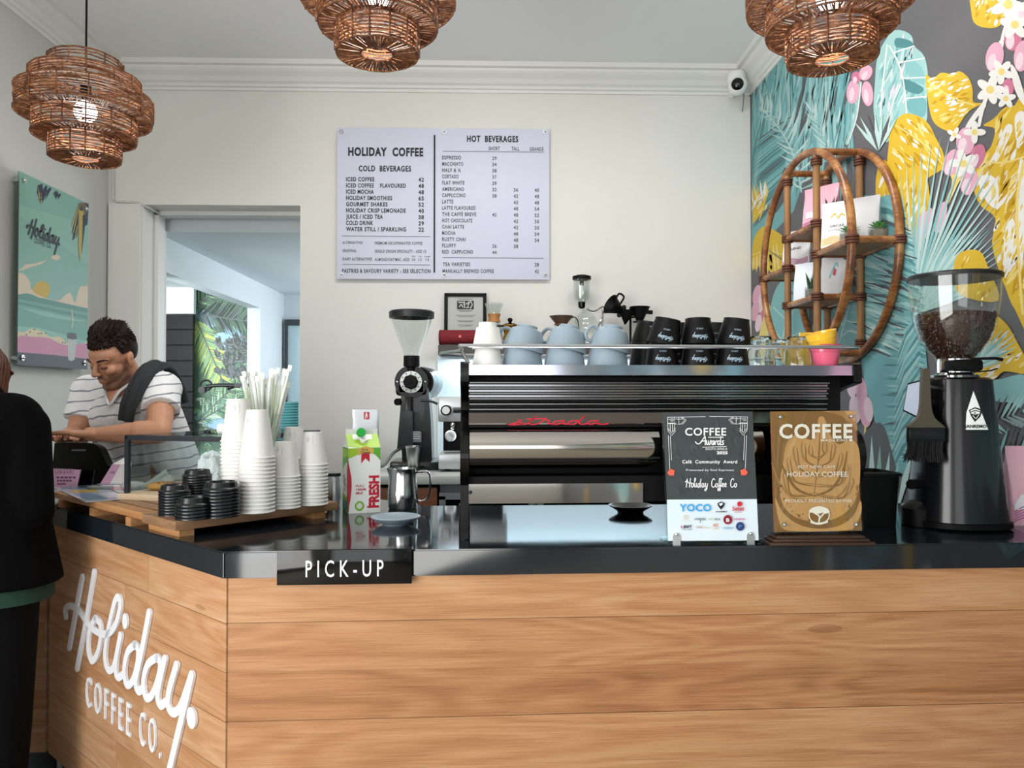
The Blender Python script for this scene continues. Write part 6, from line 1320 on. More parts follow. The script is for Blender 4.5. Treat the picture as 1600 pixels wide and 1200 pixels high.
m1('DAIRY ALTERNATIVES', 117, 327, 1001, 22, mi=1, bold=.004); m1('ALMOND/OAT/MAC -ADD', 350, 598, 1005, 23, mi=1, bold=.004); m1('10', 617, 640, 1005, 20, mi=1, bold=0); m1('12', 665, 688, 1005, 20, mi=1, bold=0); m1('15', 717, 740, 1005, 20, mi=1, bold=0)
m1('REG', 616, 641, 976, 9, mi=1, bold=0); m1('TALL', 664, 690, 976, 9, mi=1, bold=0); m1('GRANDE', 706, 750, 977, 9, mi=1, bold=0); m1('PASTRIES & SAVOURY VARIETY - SEE SELECTION', 113, 748, 1089, 28, bold=.008)
m2('HOT  BEVERAGES', 229, 601, 144, 45, bold=.025); m2('SHORT', 385, 467, 206, 27, mi=1, bold=.006); m2('TALL', 551, 608, 208, 27, mi=1, bold=.006); m2('GRANDE', 681, 783, 210, 27, mi=1, bold=.006)
hot = (('ESPRESSO', 187, '29', '', ''), ('MACCHIATO', 203, '34', '', ''), ('HALF & ½', 184, '38', '', ''), ('CORTADO', 169, '37', '', ''), ('FLAT WHITE', 211, '39', '', ''), ('AMERICANO', 208, '32', '36', '40'), ('CAPPUCCINO', 219, '38', '42', '48'), ('LATTE', 130, '', '42', '48'), ('LATTE FLAVOURED', 292, '', '48', '54'), ('THE CAFFÉ BREVE', 296, '42', '48', '52'), ('HOT CHOCOLATE', 268, '', '42', '50'), ('CHAI LATTE', 209, '', '42', '50'), ('MOCHA', 146, '', '48', '54'), ('RUSTY CHAI', 219, '', '48', '54'), ('FLUFFY', 152, '26', '38', ''), ('RED  CAPPUCINO', 273, '44', '', ''))
for i, (a, x1, s_, t2_, g2_) in enumerate(hot):
    y = 272+i*45.3; m2(a, 50, x1, y, 27, mi=1, bold=.01)
    if s_: m2(s_, 412, 443, y+4, 26, mi=1, bold=.008)
    if t2_: m2(t2_, 566, 598, y+6, 26, mi=1, bold=.008)
    if g2_: m2(g2_, 717, 749, y+8, 26, mi=1, bold=.008)
m2('TEA VARIETIES', 55, 252, 1041, 27, mi=1, bold=.01); m2('28', 717, 748, 1044, 26, mi=1, bold=.008); m2('MANUALLY BREWED COFFEE', 53, 423, 1090, 27, mi=1, bold=.01); m2('42', 718, 748, 1093, 26, mi=1, bold=.008)
def rule(p, q, w, mi=1):
    (x0, z0_), (x1, z1_) = bl(*p), bl(*q); h = w*PXM/2
    if abs(x1-x0) > abs(z1_-z0_): blob(g, [(x0, z0_-h), (x1, z1_-h), (x1, z1_+h), (x0, z0_+h)], frB, .0003, mi)
    else: blob(g, [(x0-h, z1_), (x1+h, z1_), (x1+h, z0_), (x0-h, z0_)], frB, .0003, mi)
rule(M1(777, 96), M1(781, 1090), 1.5, 0); rule(M1(112, 825), M1(748, 829), .8); rule(M1(114, 1029), M1(747, 1034), .8); rule(M2_(55, 213), M2_(783, 221), .8); rule(M2_(54, 981), M2_(783, 985), .8)
g.build('lettering', [INK, GREY_INK], mb_)
for u in (533.5, 694, 852): 
    for v in (206, 429): x, z = bl(u, v); standoff(mb_, (x, .0285, z), (0, -1, 0), .013, .034)
# ================================================================== SECURITY CAMERA
q = atY(1153, 131, 4.42)
sc = thing('security_camera', 'white dome security camera with black lens fixed at the cornice corner', 'camera', q)
g = G(); M = Matrix.Translation((0, .03, .035)); g.lathe([(0, -.03), (.045, -.03), (.052, -.01), (.052, .03), (.045, .042), (0, .045)], 28, M=M); g.build('housing', mat('camera_white', 'e9e9e7', .35), sc)
g = G(); g.sphere((0, 0, -.012), .056, 24); bl_ = g.build('ball', mat('camera_white'), sc); g = G(); dv = Vector((-.35, -.9, -.12)).normalized(); qd = Vector((0, 0, 1)).rotation_difference(dv).to_matrix().to_4x4(); g.lathe([(.036, .040), (.034, .047), (.02, .056), (0, .058)], 24, M=Matrix.Translation((0, 0, -.012)) @ qd); g.build('lens', mat('lens_black', '0a0a0b', .08), bl_)
g = G(); g.tube([(0, .03, .03), (.01, .13, .02), (.02, .175, .0)], .022, 10); g.build('bracket', mat('camera_white'), sc)
g = G(); g.tube(catmull([(.03, .05, -.0), (.06, .08, -.03), (.075, .14, -.075), (.078, .165, -.1)], 5), .003, 6); g.build('cable', mat('grey_cord'), sc)
# ================================================================== WOODEN RISERS, PASTRY CASE, CUPS, LIDS, STRAWS
TZ = 1.127
b0 = atZ(274, 815, TZ); bE = (E1.x, E1.y); 
def rf(a, b, z=0.0): p = Vector((b0.x, b0.y, 0))+E1*a+E2*b; return Vector((p.x, p.y, z))
RZ_ = math.atan2(-E1.y, -E1.x)      # local x runs along the angled counter edge towards its near corner
WALN = wood('riser_walnut', [(.2, '5c4330'), (.45, '87664a'), (.62, '9c7a5a'), (.85, 'b3916f')], h=.2, seam=0, along='y', rough=.4); PINE = wood('riser_edge', [(.2, '85582f'), (.5, 'b08054'), (.8, 'c69c72')], h=.05, seam=0)
def riser(name, label, a0, a1, d0, d1, slats, feet):
    o = rf(a0, d0); t_ = thing(name, label, 'wooden riser', (o.x, o.y, ZT), (0, 0, RZ_)); w = a1-a0; d = d1-d0; h = TZ-ZT
    if slats:
        n = 11; dd = d/n
        for k in range(n): g = G(); g.box((-w/2, dd*(k+.5), h-.010), (w, dd-.011, .02), bev=.0015, seg=1); g.build('slat', WALN if k else PINE, t_)
        for k in range(feet): x = -w*(.12+.76*k/(feet-1)); g = G(); g.box((x, d/2, (h-.02)/2), (.035, d, h-.02)); g.build('foot', PINE, t_)
    else:
        g = G(); g.box((-w/2, d/2, h-.0125), (w, d, .025), bev=.002); g.build('board', WALN, t_)
        for y in (.035, d-.06): g = G(); g.box((-w/2, y, (h-.025)/2), (w-.02, .04, h-.025)); g.build('foot', PINE, t_)
    return t_
riser('wooden_riser', 'solid dark wood riser board carrying the white paper cup stacks and black lids', 0, .205, 0, .505, False, 2)
riser('wooden_riser', 'slatted wood riser carrying the glass pastry case and menu sheets', .209, .93, .0, .62, True, 3)
# ---- glass pastry case on its stone slab
cL = Vector((-1.160, 2.450, 0)); cR = Vector((-.780, 2.326, 0)); ex = (cR-cL).normalized(); ey = Vector((-ex.y, ex.x, 0)); cw = (cR-cL).length; cdp = .50; rz = math.atan2(ex.y, ex.x)
sz = .020
pc_ = thing('pastry_case', 'glass pastry case with black frame standing on a speckled slab', 'display case', (cL.x, cL.y, TZ), (0, 0, rz))
g = G(); g.box((cw/2+.0, cdp/2-.0, sz/2), (cw+.03, cdp+.02, sz), bev=.002); g.build('slab', mat('speckled_slab', 'c9b294', .5, vary=.45, vs=220), pc_)
zt4 = 1.328-TZ; bw = .014
g = G()
for x in (bw/2, cw-bw/2):
    for y in (bw/2, cdp-bw/2): g.box((x, y, (sz+zt4)/2), (bw, bw, zt4-sz), bev=.001, seg=1)
for y in (bw/2, cdp-bw/2): g.box((cw/2, y, zt4-bw/2), (cw, bw, bw*1.1), bev=.001, seg=1)
for x in (bw/2, cw-bw/2): g.box((x, cdp/2, zt4-bw/2), (bw, cdp, bw*1.1), bev=.001, seg=1)
g.box((cw-.025, cdp-bw/2, zt4-.03), (.05, bw, .03)); g.build('frame', mat('case_frame', '23282d', .35), pc_)
CG = clearglass('case_glass', 'f7fbfb', .05)
g = G(); g.box((cw/2, .004, (sz+zt4)/2), (cw-.02, .004, zt4-sz-.02)); g.build('front_pane', CG, pc_)
g = G(); g.box((.004, cdp/2, (sz+zt4)/2), (.004, cdp-.02, zt4-sz-.02)); g.box((cw-.004, cdp/2, (sz+zt4)/2), (.004, cdp-.02, zt4-sz-.02)); g.build('side_pane', CG, pc_)
g = G(); g.box((cw/2, cdp/2, zt4+.001), (cw-.01, cdp-.01, .004)); g.build('top_pane', CG, pc_)
def inc(x, y, z=0): p = cL+ex*x+ey*y; return Vector((p.x, p.y, TZ+sz+z))
# pastries
CRUST = mat('pastry_crust', 'b98548', .6, vary=.4, vs=60, bump=.5, bs=120)
def pastry(lab, loc, rz_):
    t_ = thing('pastry', lab, 'pastry', loc, (0, 0, rz_)); bm = bmesh.new(); bmesh.ops.create_icosphere(bm, subdivisions=4, radius=1)
    for v in bm.verts: v.co = Vector((v.co.x*.052, v.co.y*.03, (v.co.z*.6+.55)*.024*(1+.10*mnoise.noise(v.co*3)))); v.co.z = max(v.co.z, .001)
    g = G(); g.bm(bm); g.build('bun', CRUST, t_); g = G(); rn = random.Random(3)
    for k in range(34): x = rn.uniform(-.036, .036); y = rn.uniform(-.018, .018); g.box((x, y, .0265-.4*(x*x+y*y*2)*10*.6), (.012, .004, .003), rot=Matrix.Rotation(rn.uniform(0, 3), 3, 'Z') @ Matrix.Rotation(rn.uniform(-.4, .4), 3, 'X'))
    g.build('topping', mat('nut_topping', '8a5426', .6, vary=.4, vs=90), t_); return t_
pastry('nut-topped pastry behind glass, close to the case corner post', inc(.065, .10), .25); pastry('nut-topped pastry behind glass beside the crumpled white paper', inc(.160, .085), .1)
# glove shaped translucent scoop and crumpled paper
t_ = thing('serving_glove', 'translucent white plastic glove lying behind the pastry case corner post', 'glove', (-1.19, 2.66, TZ))
g = G(); 
for k, (a, l) in enumerate(((.0, .13), (.12, .12), (.24, .10), (-.1, .10))): g.tube([(-.06, .01*k-.01, .012), (.0, .01*k-.01, .02), (l*math.cos(a), l*math.sin(a)*.6, .045+.012*k)], lambda f: .014*(1-.35*f), 10)
g.sphere((-.05, 0, .022), .05, 16, sc=(1.2, .7, .42)); g.v = [(x*.75, y*.75, z*.85) for x, y, z in g.v]; g.build('film', mat('glove_film', 'dfe8e4', .3, trans=.35, alpha=.75), t_)
def crumple(nm, lab, loc, sx, sy, sz_, seed, m, cat):
    bm = bmesh.new(); bmesh.ops.create_icosphere(bm, subdivisions=4, radius=1)
    for v in bm.verts:
        n_ = v.co.normalized(); k = 1+.22*mnoise.noise(n_*2.1+Vector((seed, 0, 0)))+.16*abs(mnoise.noise(n_*4.3+Vector((0, seed, 0))))
        v.co = Vector((n_.x*sx*k, n_.y*sy*k, max(0, (n_.z*.5+.5)*sz_*k)))
    g = G(); g.bm(bm); return tag(g.build(nm, m, None, loc, angle=14), lab, cat)
PAP = mat('white_paper', 'f0f1f2', .6)
pw = atY(322, 760, 2.36)
crumple('paper_wrap', 'crumpled white paper bag standing in the pastry case behind the black lids', inc(.262, .09), .052, .045, .118, 2.0, PAP, 'paper bag')
# roll lying on top
p = inc(.30, .10); p.z = TZ+zt4+.004
rl = thing('paper_tube', 'white paper tube lying on top of the pastry case', 'tube', (p.x-.02, p.y, p.z+.0165), (0, 0, rz+.1))
g = G(); n_ = 28; vs = []; ri, ro = .0135, .0165
g.lathe([(ri, 0), (ro, 0), (ro, .075), (ri, .075), (ri, 0)], 28, M=Matrix.Rotation(PI/2, 4, 'Y')); g.build('wall', PAP, rl)
# ---- paper cups: every cup of every stack
CUPW = mat('paper_cup', 'e9e9e5', .5); 
def pcup(rt, rb, h):
    return [(0, .006), (rb-.001, .006), (rb-.001, 0), (rb, 0), (rb, .002), (rt, h-.004), (rt+.0022, h-.004), (rt+.003, h-.002), (rt+.0022, h), (rt, h), (rt-.0006, h-.003), (rb-.0002, .008), (0, .008)]
def make_pcup(lab, l, r, rt, rb, h, group):
    t_ = thing('paper_cup', lab, 'cup', l, r, group); g = G(); g.lathe(pcup(rt, rb, h), 32); g.box((0, -(rt+rb)/2*1.0, h/2), (.0006, .0005, h*.9), rot=Matrix.Rotation(math.atan2(rt-rb, h), 3, 'X')); b = g.build('wall', CUPW, t_)
    g = G(); P = mat('cup_print', '8f8f8a', .5); rr = lambda z: rb+(rt-rb)*z/h+.0003; fr = lambda u, v, d=0: (rr(v)*math.sin(u/rt), -rr(v)*math.cos(u/rt), v)
    stroke(g, [(.014+.006*math.cos(k*PI/9), h*.22+.006*math.sin(k*PI/9)) for k in range(18)], fr, .0004, 0, 0, 1, closed=True); stroke(g, [(.0175, h*.22), (.013, h*.22+.003), (.011, h*.22-.001), (.015, h*.22-.003)], fr, .0004)
    blob(g, [(-.006, h*.1), (-.0052, h*.1), (-.0052, h*.34), (-.006, h*.34)], fr); g.build('print', P, b); return t_
def cupstack(px, Y, n, pitch, rt, rb, h, where, ztop_px, spin):
    p = atY(px, 700, Y); ztop = atY(px, ztop_px, Y).z; proto = None; n = max(2, int(round((ztop-TZ-h)/pitch))+1); pitch = (ztop-TZ-h)/(n-1)
    for k in range(n):
        l = Vector((p.x, p.y, TZ+h+pitch*k)); r = (PI, 0, spin+PI)
        lab = ('top white paper cup' if k == n-1 else 'bottom white paper cup' if k == 0 else ORD[n-1-k]+' white paper cup from the top')+' of '+where
        if proto is None: proto = make_pcup(lab, l, r, rt, rb, h, 'paper cups stacked on the wooden riser')
        else: dup(proto, l, r, lab)
k1 = 1/1200
cupstack(372, 2.27, 15, .0105, .047, .031, .125, 'the tall stack behind the tallest front stack', 623, .3)
cupstack(402, 2.185, 14, .0105, .047, .030, .135, 'the tall front stack beside the black lids', 640, -.25)
cupstack(446.5, 2.265, 10, .0105, .041, .029, .102, 'the short middle stack', 690, -.2)
cupstack(459, 2.46, 13, .0105, .041, .028, .100, 'the stack behind the short middle stack', 667, .2)
cupstack(490, 2.33, 12, .0105, .041, .028, .098, 'the stack at the end of the riser', 675, 0)
# ---- black lids
LID = mat('black_lid', '15171a', .25)
lp = [(0, .010), (.029, .010), (.0303, .0185), (.032, .020), (.0348, .0193), (.0378, .0075), (.041, .0055), (.0425, .003), (.0425, 0), (.0405, 0), (.0395, .0035), (.0368, .0062), (.0338, .0178), (.0312, .0175), (.029, .0085), (0, .0085)]
lproto = None
for px, yb, n, sc_, where in ((288, 797, 9, 1.0, 'the stack closest to the slatted riser'), (308, 806, 5, 1.12, 'the short wide front stack'), (348, 797, 9, 1.14, 'the wide stack beside the paper cups'), (321, 781, 14, .95, 'the tallest stack at the back')):
    q = atZ(px, yb-6, TZ); pitch = .0078*sc_
    if px == 321: q = Vector((-.842, 2.215, TZ))
    if px == 308: q = Vector((-.795, 2.07, TZ))
    if px == 288: q = Vector((-.872, 2.135, TZ))
    if px == 348: q = Vector((-.735, 2.105, TZ))
    for k in range(n):
        l = Vector((q.x, q.y, TZ+pitch*k)); lab = ('top black cup lid' if k == n-1 else 'bottom black cup lid' if k == 0 else ORD[n-1-k]+' black cup lid from the top')+' of '+where
        if lproto is None: lproto = tag(G().lathe(lp, 36).build('cup_lid', LID, None, l), lab, 'lid', 'black lids on the wooden riser')
        else: dup(lproto, l, None, lab)
        c = COL.objects[-1]; c.scale = (sc_, sc_, sc_)
# ---- straws in a clear tumbler
q = Vector((-.702, 2.385, TZ)); k_ = q.y/1200
jt = tag(G().lathe([(0, 0), (.034, 0), (.036, .003), (.052, .27), (.0505, .27), (.034, .006), (0, .006)], 32).build('straw_tumbler', clearglass('straw_glass', 'f8fbfa', .05), None, q), 'tall clear tumbler full of white wrapped straws behind the cup stacks', 'tumbler')
SW = mat('straw_wrap', 'eef2ec', .5); SG = mat('straw_green', 'd3dfc4', .5); rn = random.Random(21); spr = []
for k in range(36):
    a = k*2.39996; r0 = .004+.022*math.sqrt((k+.5)/36); lean = .09+.17*(k/36); lean = min(lean, .26); d = Vector((math.cos(a)*lean, math.sin(a)*lean*.7, 1)).normalized(); L = rn.uniform(.36, .41)
    b = q+Vector((-math.cos(a)*r0*.75-math.sin(a)*.010*(-1)**k, -math.sin(a)*r0*.75+math.cos(a)*.010*(-1)**k, .008)); 
    if k == 35: d = Vector((.25, -.04, 1)).normalized(); b = q+Vector((-.022, .004, .008)); L = .425
    e = rn.random(); qd = Vector((0, 0, 1)).rotation_difference(d).to_euler()
    lab = ('outermost white paper-wrapped straw leaning away' if k == 35 else ('white paper-wrapped straw with green print' if k % 4 == 1 else 'white paper-wrapped straw')+' in the clear tumbler')
    if k in (0, 1, 35):
        t_ = thing('straw', lab, 'straw', b, qd, 'straws in the tumbler' if k < 35 else None); g = G(); g.tube([(0, 0, 0), (0, 0, .34)], .0042, 8); g.box((0, 0, .347), (.012, .0012, .016)); g.build('wrapper', SW, t_)
        if k == 1:
            g = G(); g.tube([(0, 0, .16), (0, 0, .31)], .0044, 8); g.build('print', SG, t_); s1 = t_
        if k == 0: s0 = t_
        t_.scale = (1, 1, L/.355)
    else:
        o = dup(s1 if k % 4 == 1 else s0, b, qd, lab); o.scale = (1, 1, L/.355)
        o['group'] = 'green printed straws in the tumbler' if k % 4 == 1 else 'straws in the tumbler'
s1['group'] = 'green printed straws in the tumbler'; s1['label'] = 'white paper-wrapped straw with green print in the clear tumbler'
# ---- tall teal canister
q = Vector((-.775, 2.915, ZT)); ht = atY(450, 628, 2.91).z-ZT
tc = thing('canister', 'tall teal canister with a raised ripple surface behind the straws', 'canister', q)
g = G(); pr = [(0, 0)]; n_ = 34
for k in range(n_): z = ht*k/n_; pr += [(.040, z), (.0425, z+ht/n_*.35), (.0425, z+ht/n_*.6)]
pr += [(.040, ht), (.036, ht), (.035, .02), (0, .02)]; g.lathe(pr, 40, flute=lambda a, z: .012*math.sin(a*20)); g.build('ripple_wall', mat('teal_ripple', '4f9aa3', .4), tc)
# ================================================================== TILL, CARDS, LEAFLETS
LZ = TZ+.001
def sheet(name, label, px4, cols, z, prints, cat='menu sheet'):
    P = [atZ(u, v, z) for u, v in px4]; c = sum(P, Vector())/4; t_ = thing(name, label, cat, c); g = G(); q = [p-c for p in P]; g.add(q+[p-Vector((0, 0, .0016)) for p in q], [(0, 1, 2, 3), (7, 6, 5, 4), (0, 4, 5, 1), (1, 5, 6, 2), (2, 6, 7, 3), (3, 7, 4, 0)]); g.build('page', mat('laminate_'+cols, cols, .08), t_)
    g = G(); fr = lambda u, v, d=0: (q[3]*(1-u)+q[2]*u)*(1-v)+(q[0]*(1-u)+q[1]*u)*v+Vector((0, 0, .0003+d)); ms_ = []
    for i, (c_, poly) in enumerate(prints):
        m = mat('leaf_'+c_, c_, .15)
        if m not in ms_: ms_.append(m)
        blob(g, poly, fr, i*1e-4, ms_.index(m))
    g.build('print', ms_, t_); return t_
sheet('menu_sheet', 'laminated menu sheet with pink and gold print lying on the slatted riser before the till', [(84, 762), (150, 757), (208, 778), (134, 784)], 'b9c3cf', LZ+.002, [('8aa0b8', [(.1, .1), (.5, .1), (.5, .5), (.1, .5)]), ('c9a94a', [(.15, .55), (.7, .5), (.72, .66), (.15, .72)]), ('d8dee6', [(.55, .1), (.95, .1), (.95, .4), (.55, .4)])])
sheet('menu_sheet', 'laminated menu sheet with red print lying beside the folded pink card', [(152, 756), (200, 753), (232, 772), (206, 777)], 'cdd2da', LZ+.0045, [('b5626e', [(.0, .5), (.5, .3), (.55, .6), (.05, .85)]), ('9aa6b6', [(.5, .1), (.95, .1), (.95, .5), (.5, .4)]), ('e6b7cf', [(.55, .5), (.9, .5), (.9, .9), (.55, .9)])])
# pink tent card
q = atZ(182, 755, LZ+.006); fo = thing('folded_card', 'folded pink and white tent card standing before the pastry case', 'card', q, (0, 0, -.35))
g = G(); T = [(-.045, -.02, 0), (.0, -.02, 0), (.022, -.012, .062), (-.022, -.012, .062)]
g.add([(-.045, -.03, 0), (.0, -.03, 0), (.03, -.01, .07), (-.01, -.01, .07)], [(0, 1, 2, 3)]); g.build('pink_face', mat('card_pink', 'e8b5d6', .5), fo)
g = G(); g.add([(.0, -.03, 0), (.055, .0, 0), (.06, .01, .075), (.03, -.01, .07), (.02, .02, .095), (-.01, -.01, .07)], [(0, 1, 2, 3), (3, 2, 4), (3, 4, 5)]); g.build('white_face', mat('card_white', 'ecebea', .5), fo)
g = G(); fr = lambda u, v, d=0: (-.045+u*.045+v*.035, -.0305+v*.02, v*.07); write(g, 'LEKKER', fr, .3, .55, .10, .5, bold=.01); g.build('lettering', mat('card_ink', '7a4a72', .5), fo)
# acrylic sign
q = atZ(107, 764, LZ+.006); ly = q.y
sgn = thing('counter_card', 'small pink printed card in a clear acrylic stand before the black till', 'sign', (atY(107, 764, ly).x, ly, q.z))
pn = Face(Vector((0, ly, 0)), Vector((0, -1, .12)), Vector(sgn.location)); g = G(); slab(pn, [(80, 731), (130.5, 733), (123, 762.5), (78, 763)], .004, g); g.build('acrylic', clearglass('card_acrylic', 'e4ecec', .08), sgn)
cS = Cells(lambda u, v, d=0: pn(u, v, .0005+d), {'pink': 'd9bcd8', 'ink': '33303a'}, 'card_'); cS.poly([(80, 732.5), (127, 734), (120.5, 762), (79, 762.5)], 'pink')
cS.text('LEKKER!', 86, 740.5, 6, 29, 'ink', bold=0)
for i, (a, b) in enumerate(((88, 120), (89, 113), (89, 103))):
    for k in range(5): u0 = a+(b-a)*k/5; cS.poly([(u0, 744.5+5*i), (u0+(b-a)/5*.75, 744.8+5*i), (u0+(b-a)/5*.75, 747.6+5*i), (u0, 747.3+5*i)], 'ink')
cS.build('card', sgn); g = G(); g.box((.02, .05, .002), (.10, .09, .004)); g.box((.035, .045, .03), (.05, .003, .06), rot=Matrix.Rotation(-.3, 3, 'X')); g.build('easel', clearglass('card_acrylic'), sgn)
# till
ty = 2.84; tx0, tx1 = atY(88, 700, ty).x, atY(177, 700, ty).x; zt5 = atY(130, 692, ty).z
tl = thing('till', 'black rounded point-of-sale till seen from behind on the counter', 'till', ((tx0+tx1)/2, ty, ZT))
hh = zt5-ZT; w_ = tx1-tx0; g = G(); pr = [(-w_/2-.02, .03), (w_/2, .03), (w_/2-.004, .10), (w_/2-.03, hh*.62), (w_/2-.06, hh*.9), (w_/2-.085, hh*.985), (w_/2-.11, hh), (-w_/2-.02, hh)]
prc = [(p.x, p.y) for p in catmull([(a, b, 0) for a, b in pr[1:7]], 4)]; pr = [pr[0]]+prc+[pr[7]]
bm = bmesh.new(); g.prism(pr, 0, .05, 'y'); M = Matrix.Rotation(-.12, 4, 'X'); g.v = [tuple(M @ Vector(v)) for v in g.v]; g.build('display_back', mat('till_black', '050506', .3, spec=.3), tl)
bm.free(); g = G(); g.box((-.02, .10, .012), (w_*.7, .16, .024), bev=.006); g.box((-.02, .06, .06), (.10, .03, .12)); g.build('base', mat('till_black'), tl)
g = G(); g.box((-.03, -.001+hh*.09, hh*.86), (.05, .004, .006)); g.build('port_strip', mat('till_grey', '6d7074', .3), tl)
# small white reader behind the card
q = atZ(150, 752, LZ); tag(G().box((0, 0, .008), (.08, .03, .012), bev=.004).build('card_reader', mat('reader_grey', '8d9192', .4), None, (atY(157, 750, 2.70).x, 2.70, TZ)), 'small grey card reader lying before the black till', 'card reader')
# ================================================================== PEOPLE
def cap(g, a, b, ra_, rb2, n=18, sq=None):
    a, b = Vector(a), Vector(b); d = b-a; L = max(d.length, 1e-5); q = Vector((0, 0, 1)).rotation_difference(d.normalized() if d.length > 1e-6 else Vector((0, 0, 1))).to_matrix().to_4x4(); P = []
    for i in range(7): t_ = -PI/2+PI/2*i/6; P.append((ra_*math.cos(t_) if i else 0, ra_*math.sin(t_)))
    for i in range(7): t_ = PI/2*i/6; P.append((rb2*math.cos(t_) if i < 6 else 0, L+rb2*math.sin(t_)))
    g.lathe(P, n, M=Matrix.Translation(a) @ q)
def ell(g, c, r, M=None, n=20): g.sphere(c, 1, n, sc=r, M=M)
def fuse(name, g, voxel, smooth, mats, parent, attr=None, angle=180):
    # one continuous skin over all the overlapping volumes
    me = bpy.data.meshes.new('fuse'); me.from_pydata(g.v, [], g.f); me.update()
    bm = bmesh.new(); bm.from_mesh(me); bmesh.ops.recalc_face_normals(bm, faces=bm.faces); bm.to_mesh(me); bm.free()
    o = bpy.data.objects.new('fuse', me); COL.objects.link(o)
    m = o.modifiers.new('r', 'REMESH'); m.mode = 'VOXEL'; m.voxel_size = voxel; m.use_smooth_shade = True
    if smooth: s = o.modifiers.new('s', 'SMOOTH'); s.iterations = smooth; s.factor = .5
    dg = bpy.context.evaluated_depsgraph_get(); out = bpy.data.meshes.new_from_object(o.evaluated_get(dg)); bpy.data.objects.remove(o)
    out.name = name; out.materials.clear()
    for q in (mats if isinstance(mats, list) else [mats]): out.materials.append(q)
    out.polygons.foreach_set('use_smooth', [True]*len(out.polygons))
    if attr:
        for nm, fn in attr.items():
            A_ = out.attributes.new(nm, 'FLOAT', 'POINT'); A_.data.foreach_set('value', [fn(v.co) for v in out.vertices])
    return link(name, out, parent)
# skin: warm, with stubble and lips carried by attributes
sk = mat('skin', 'cf9a7d', .48, sss=.12); t = NT(sk)
a1 = t.n('Attribute', attribute_name='stubble').outputs['Fac']; a2 = t.n('Attribute', attribute_name='lips').outputs['Fac']; v = t.coord()
c = t.mix(t.noise(v, 30, 3), 'bd8669', 'cb9779'); c = t.mix(t.math('MULTIPLY', a1, t.math('ADD', .5, t.math('MULTIPLY', t.noise(v, 420, 2), .5))), c, '35231b'); c = t.mix(t.math('MULTIPLY', a2, .55), c, 'b46a60'); t.set(t.b.inputs['Base Color'], c)
HAIR = mat('dark_hair', '20130d', .5, vary=.35, vs=120, spec=.25); BROW = mat('brow_hair', '33221a', .7)
def head(g, T):
    # canonical head: looks along -Y, chin to crown .23
    def E(c, r, M=None): g.sphere((0, 0, 0), 1, 20, M=T @ Matrix.Translation(Vector(c)) @ (M if M is not None else Matrix()) @ Matrix.Diagonal((r[0], r[1], r[2], 1)))
    def K(a, b, r1, r2): cap(g, T @ Vector(a), T @ Vector(b), r1, r2, 14)
    E((0, .016, .034), (.075, .095, .084)); E((0, -.022, -.028), (.058, .064, .078)); E((0, -.040, .040), (.062, .048, .042))
    E((0, -.062, -.094), (.026, .022, .019)); K((-.042, -.008, -.062), (-.016, -.062, -.096), .020, .017); K((.042, -.008, -.062), (.016, -.062, -.096), .020, .017)
    K((0, -.084, .016), (0, -.110, -.020), .0078, .0115); E((.0115, -.099, -.0245), (.0085, .0095, .007)); E((-.0115, -.099, -.0245), (.0085, .0095, .007))
    for s in (-1, 1):
        K((s*.014, -.083, .026), (s*.046, -.072, .024), .0105, .009); E((s*.036, -.060, -.020), (.022, .025, .021)); E((s*.031, -.0755, .006), (.0155, .0105, .0095))
        E((s*.077, .014, -.004), (.0075, .019, .031), Matrix.Rotation(s*.28, 4, 'Z')); E((s*.081, .020, .010), (.005, .017, .018), Matrix.Rotation(s*.4, 4, 'Z')); E((s*.079, .006, -.026), (.006, .009, .010))
    E((0, -.078, -.052), (.030, .014, .022)); K((-.019, -.083, -.0575), (0, -.0925, -.0555), .0042, .0062); K((.019, -.083, -.0575), (0, -.0925, -.0555), .0042, .0062); K((-.014, -.084, -.066), (.014, -.084, -.066), .006, .006); E((0, -.089, -.067), (.013, .006, .0062))
def hand(g, wrist, knuckle_c, side, up, spread, curl, r=.0082, thumb=1, drop=.0):
    # side: from little finger to index; fingers run wrist -> knuckles
    w = Vector(wrist); k = Vector(knuckle_c); d = (k-w).normalized(); s = (Vector(side)-d*Vector(side).dot(d)).normalized(); n = Vector(up); n = (n-d*n.dot(d)-s*n.dot(s)).normalized()
    cap(g, w, w+d*.03, .024, .026)
    for f in (-.030, -.010, .010, .030): cap(g, w+d*.02+s*f*.6, k+s*f+n*(.002 if abs(f) < .02 else -.002), .0145, .0115, 12)
    for i, (f, L) in enumerate(((-.032, .058), (-.0105, .074), (.0115, .080), (.033, .070))):
        dd = (d+s*(f*spread)+n*(.04*(i % 2))).normalized(); p = k+s*f; ang = curl[i]
        for j, (q, r1, r2) in enumerate(((.44, r*1.08, r), (.32, r, r*.93), (.24, r*.92, r*.78))):
            e = p+dd*L*q; cap(g, p, e, r1, r2, 10); p = e; dd = (dd*math.cos(ang)-n*math.sin(ang)).normalized()
    b = w+d*.028+s*.024*thumb-n*.004; e1 = b+(d*.6+s*.75*thumb-n*.15).normalized()*.034; e2 = e1+(d*.85+s*.4*thumb-n*.2).normalized()*.03; e3 = e2+(d*.95+s*.15*thumb-n*.25).normalized()*.024
    cap(g, b, e1, .0135, .0105, 12); cap(g, e1, e2, .0105, .0095, 12); cap(g, e2, e3, .0093, .0078, 12)
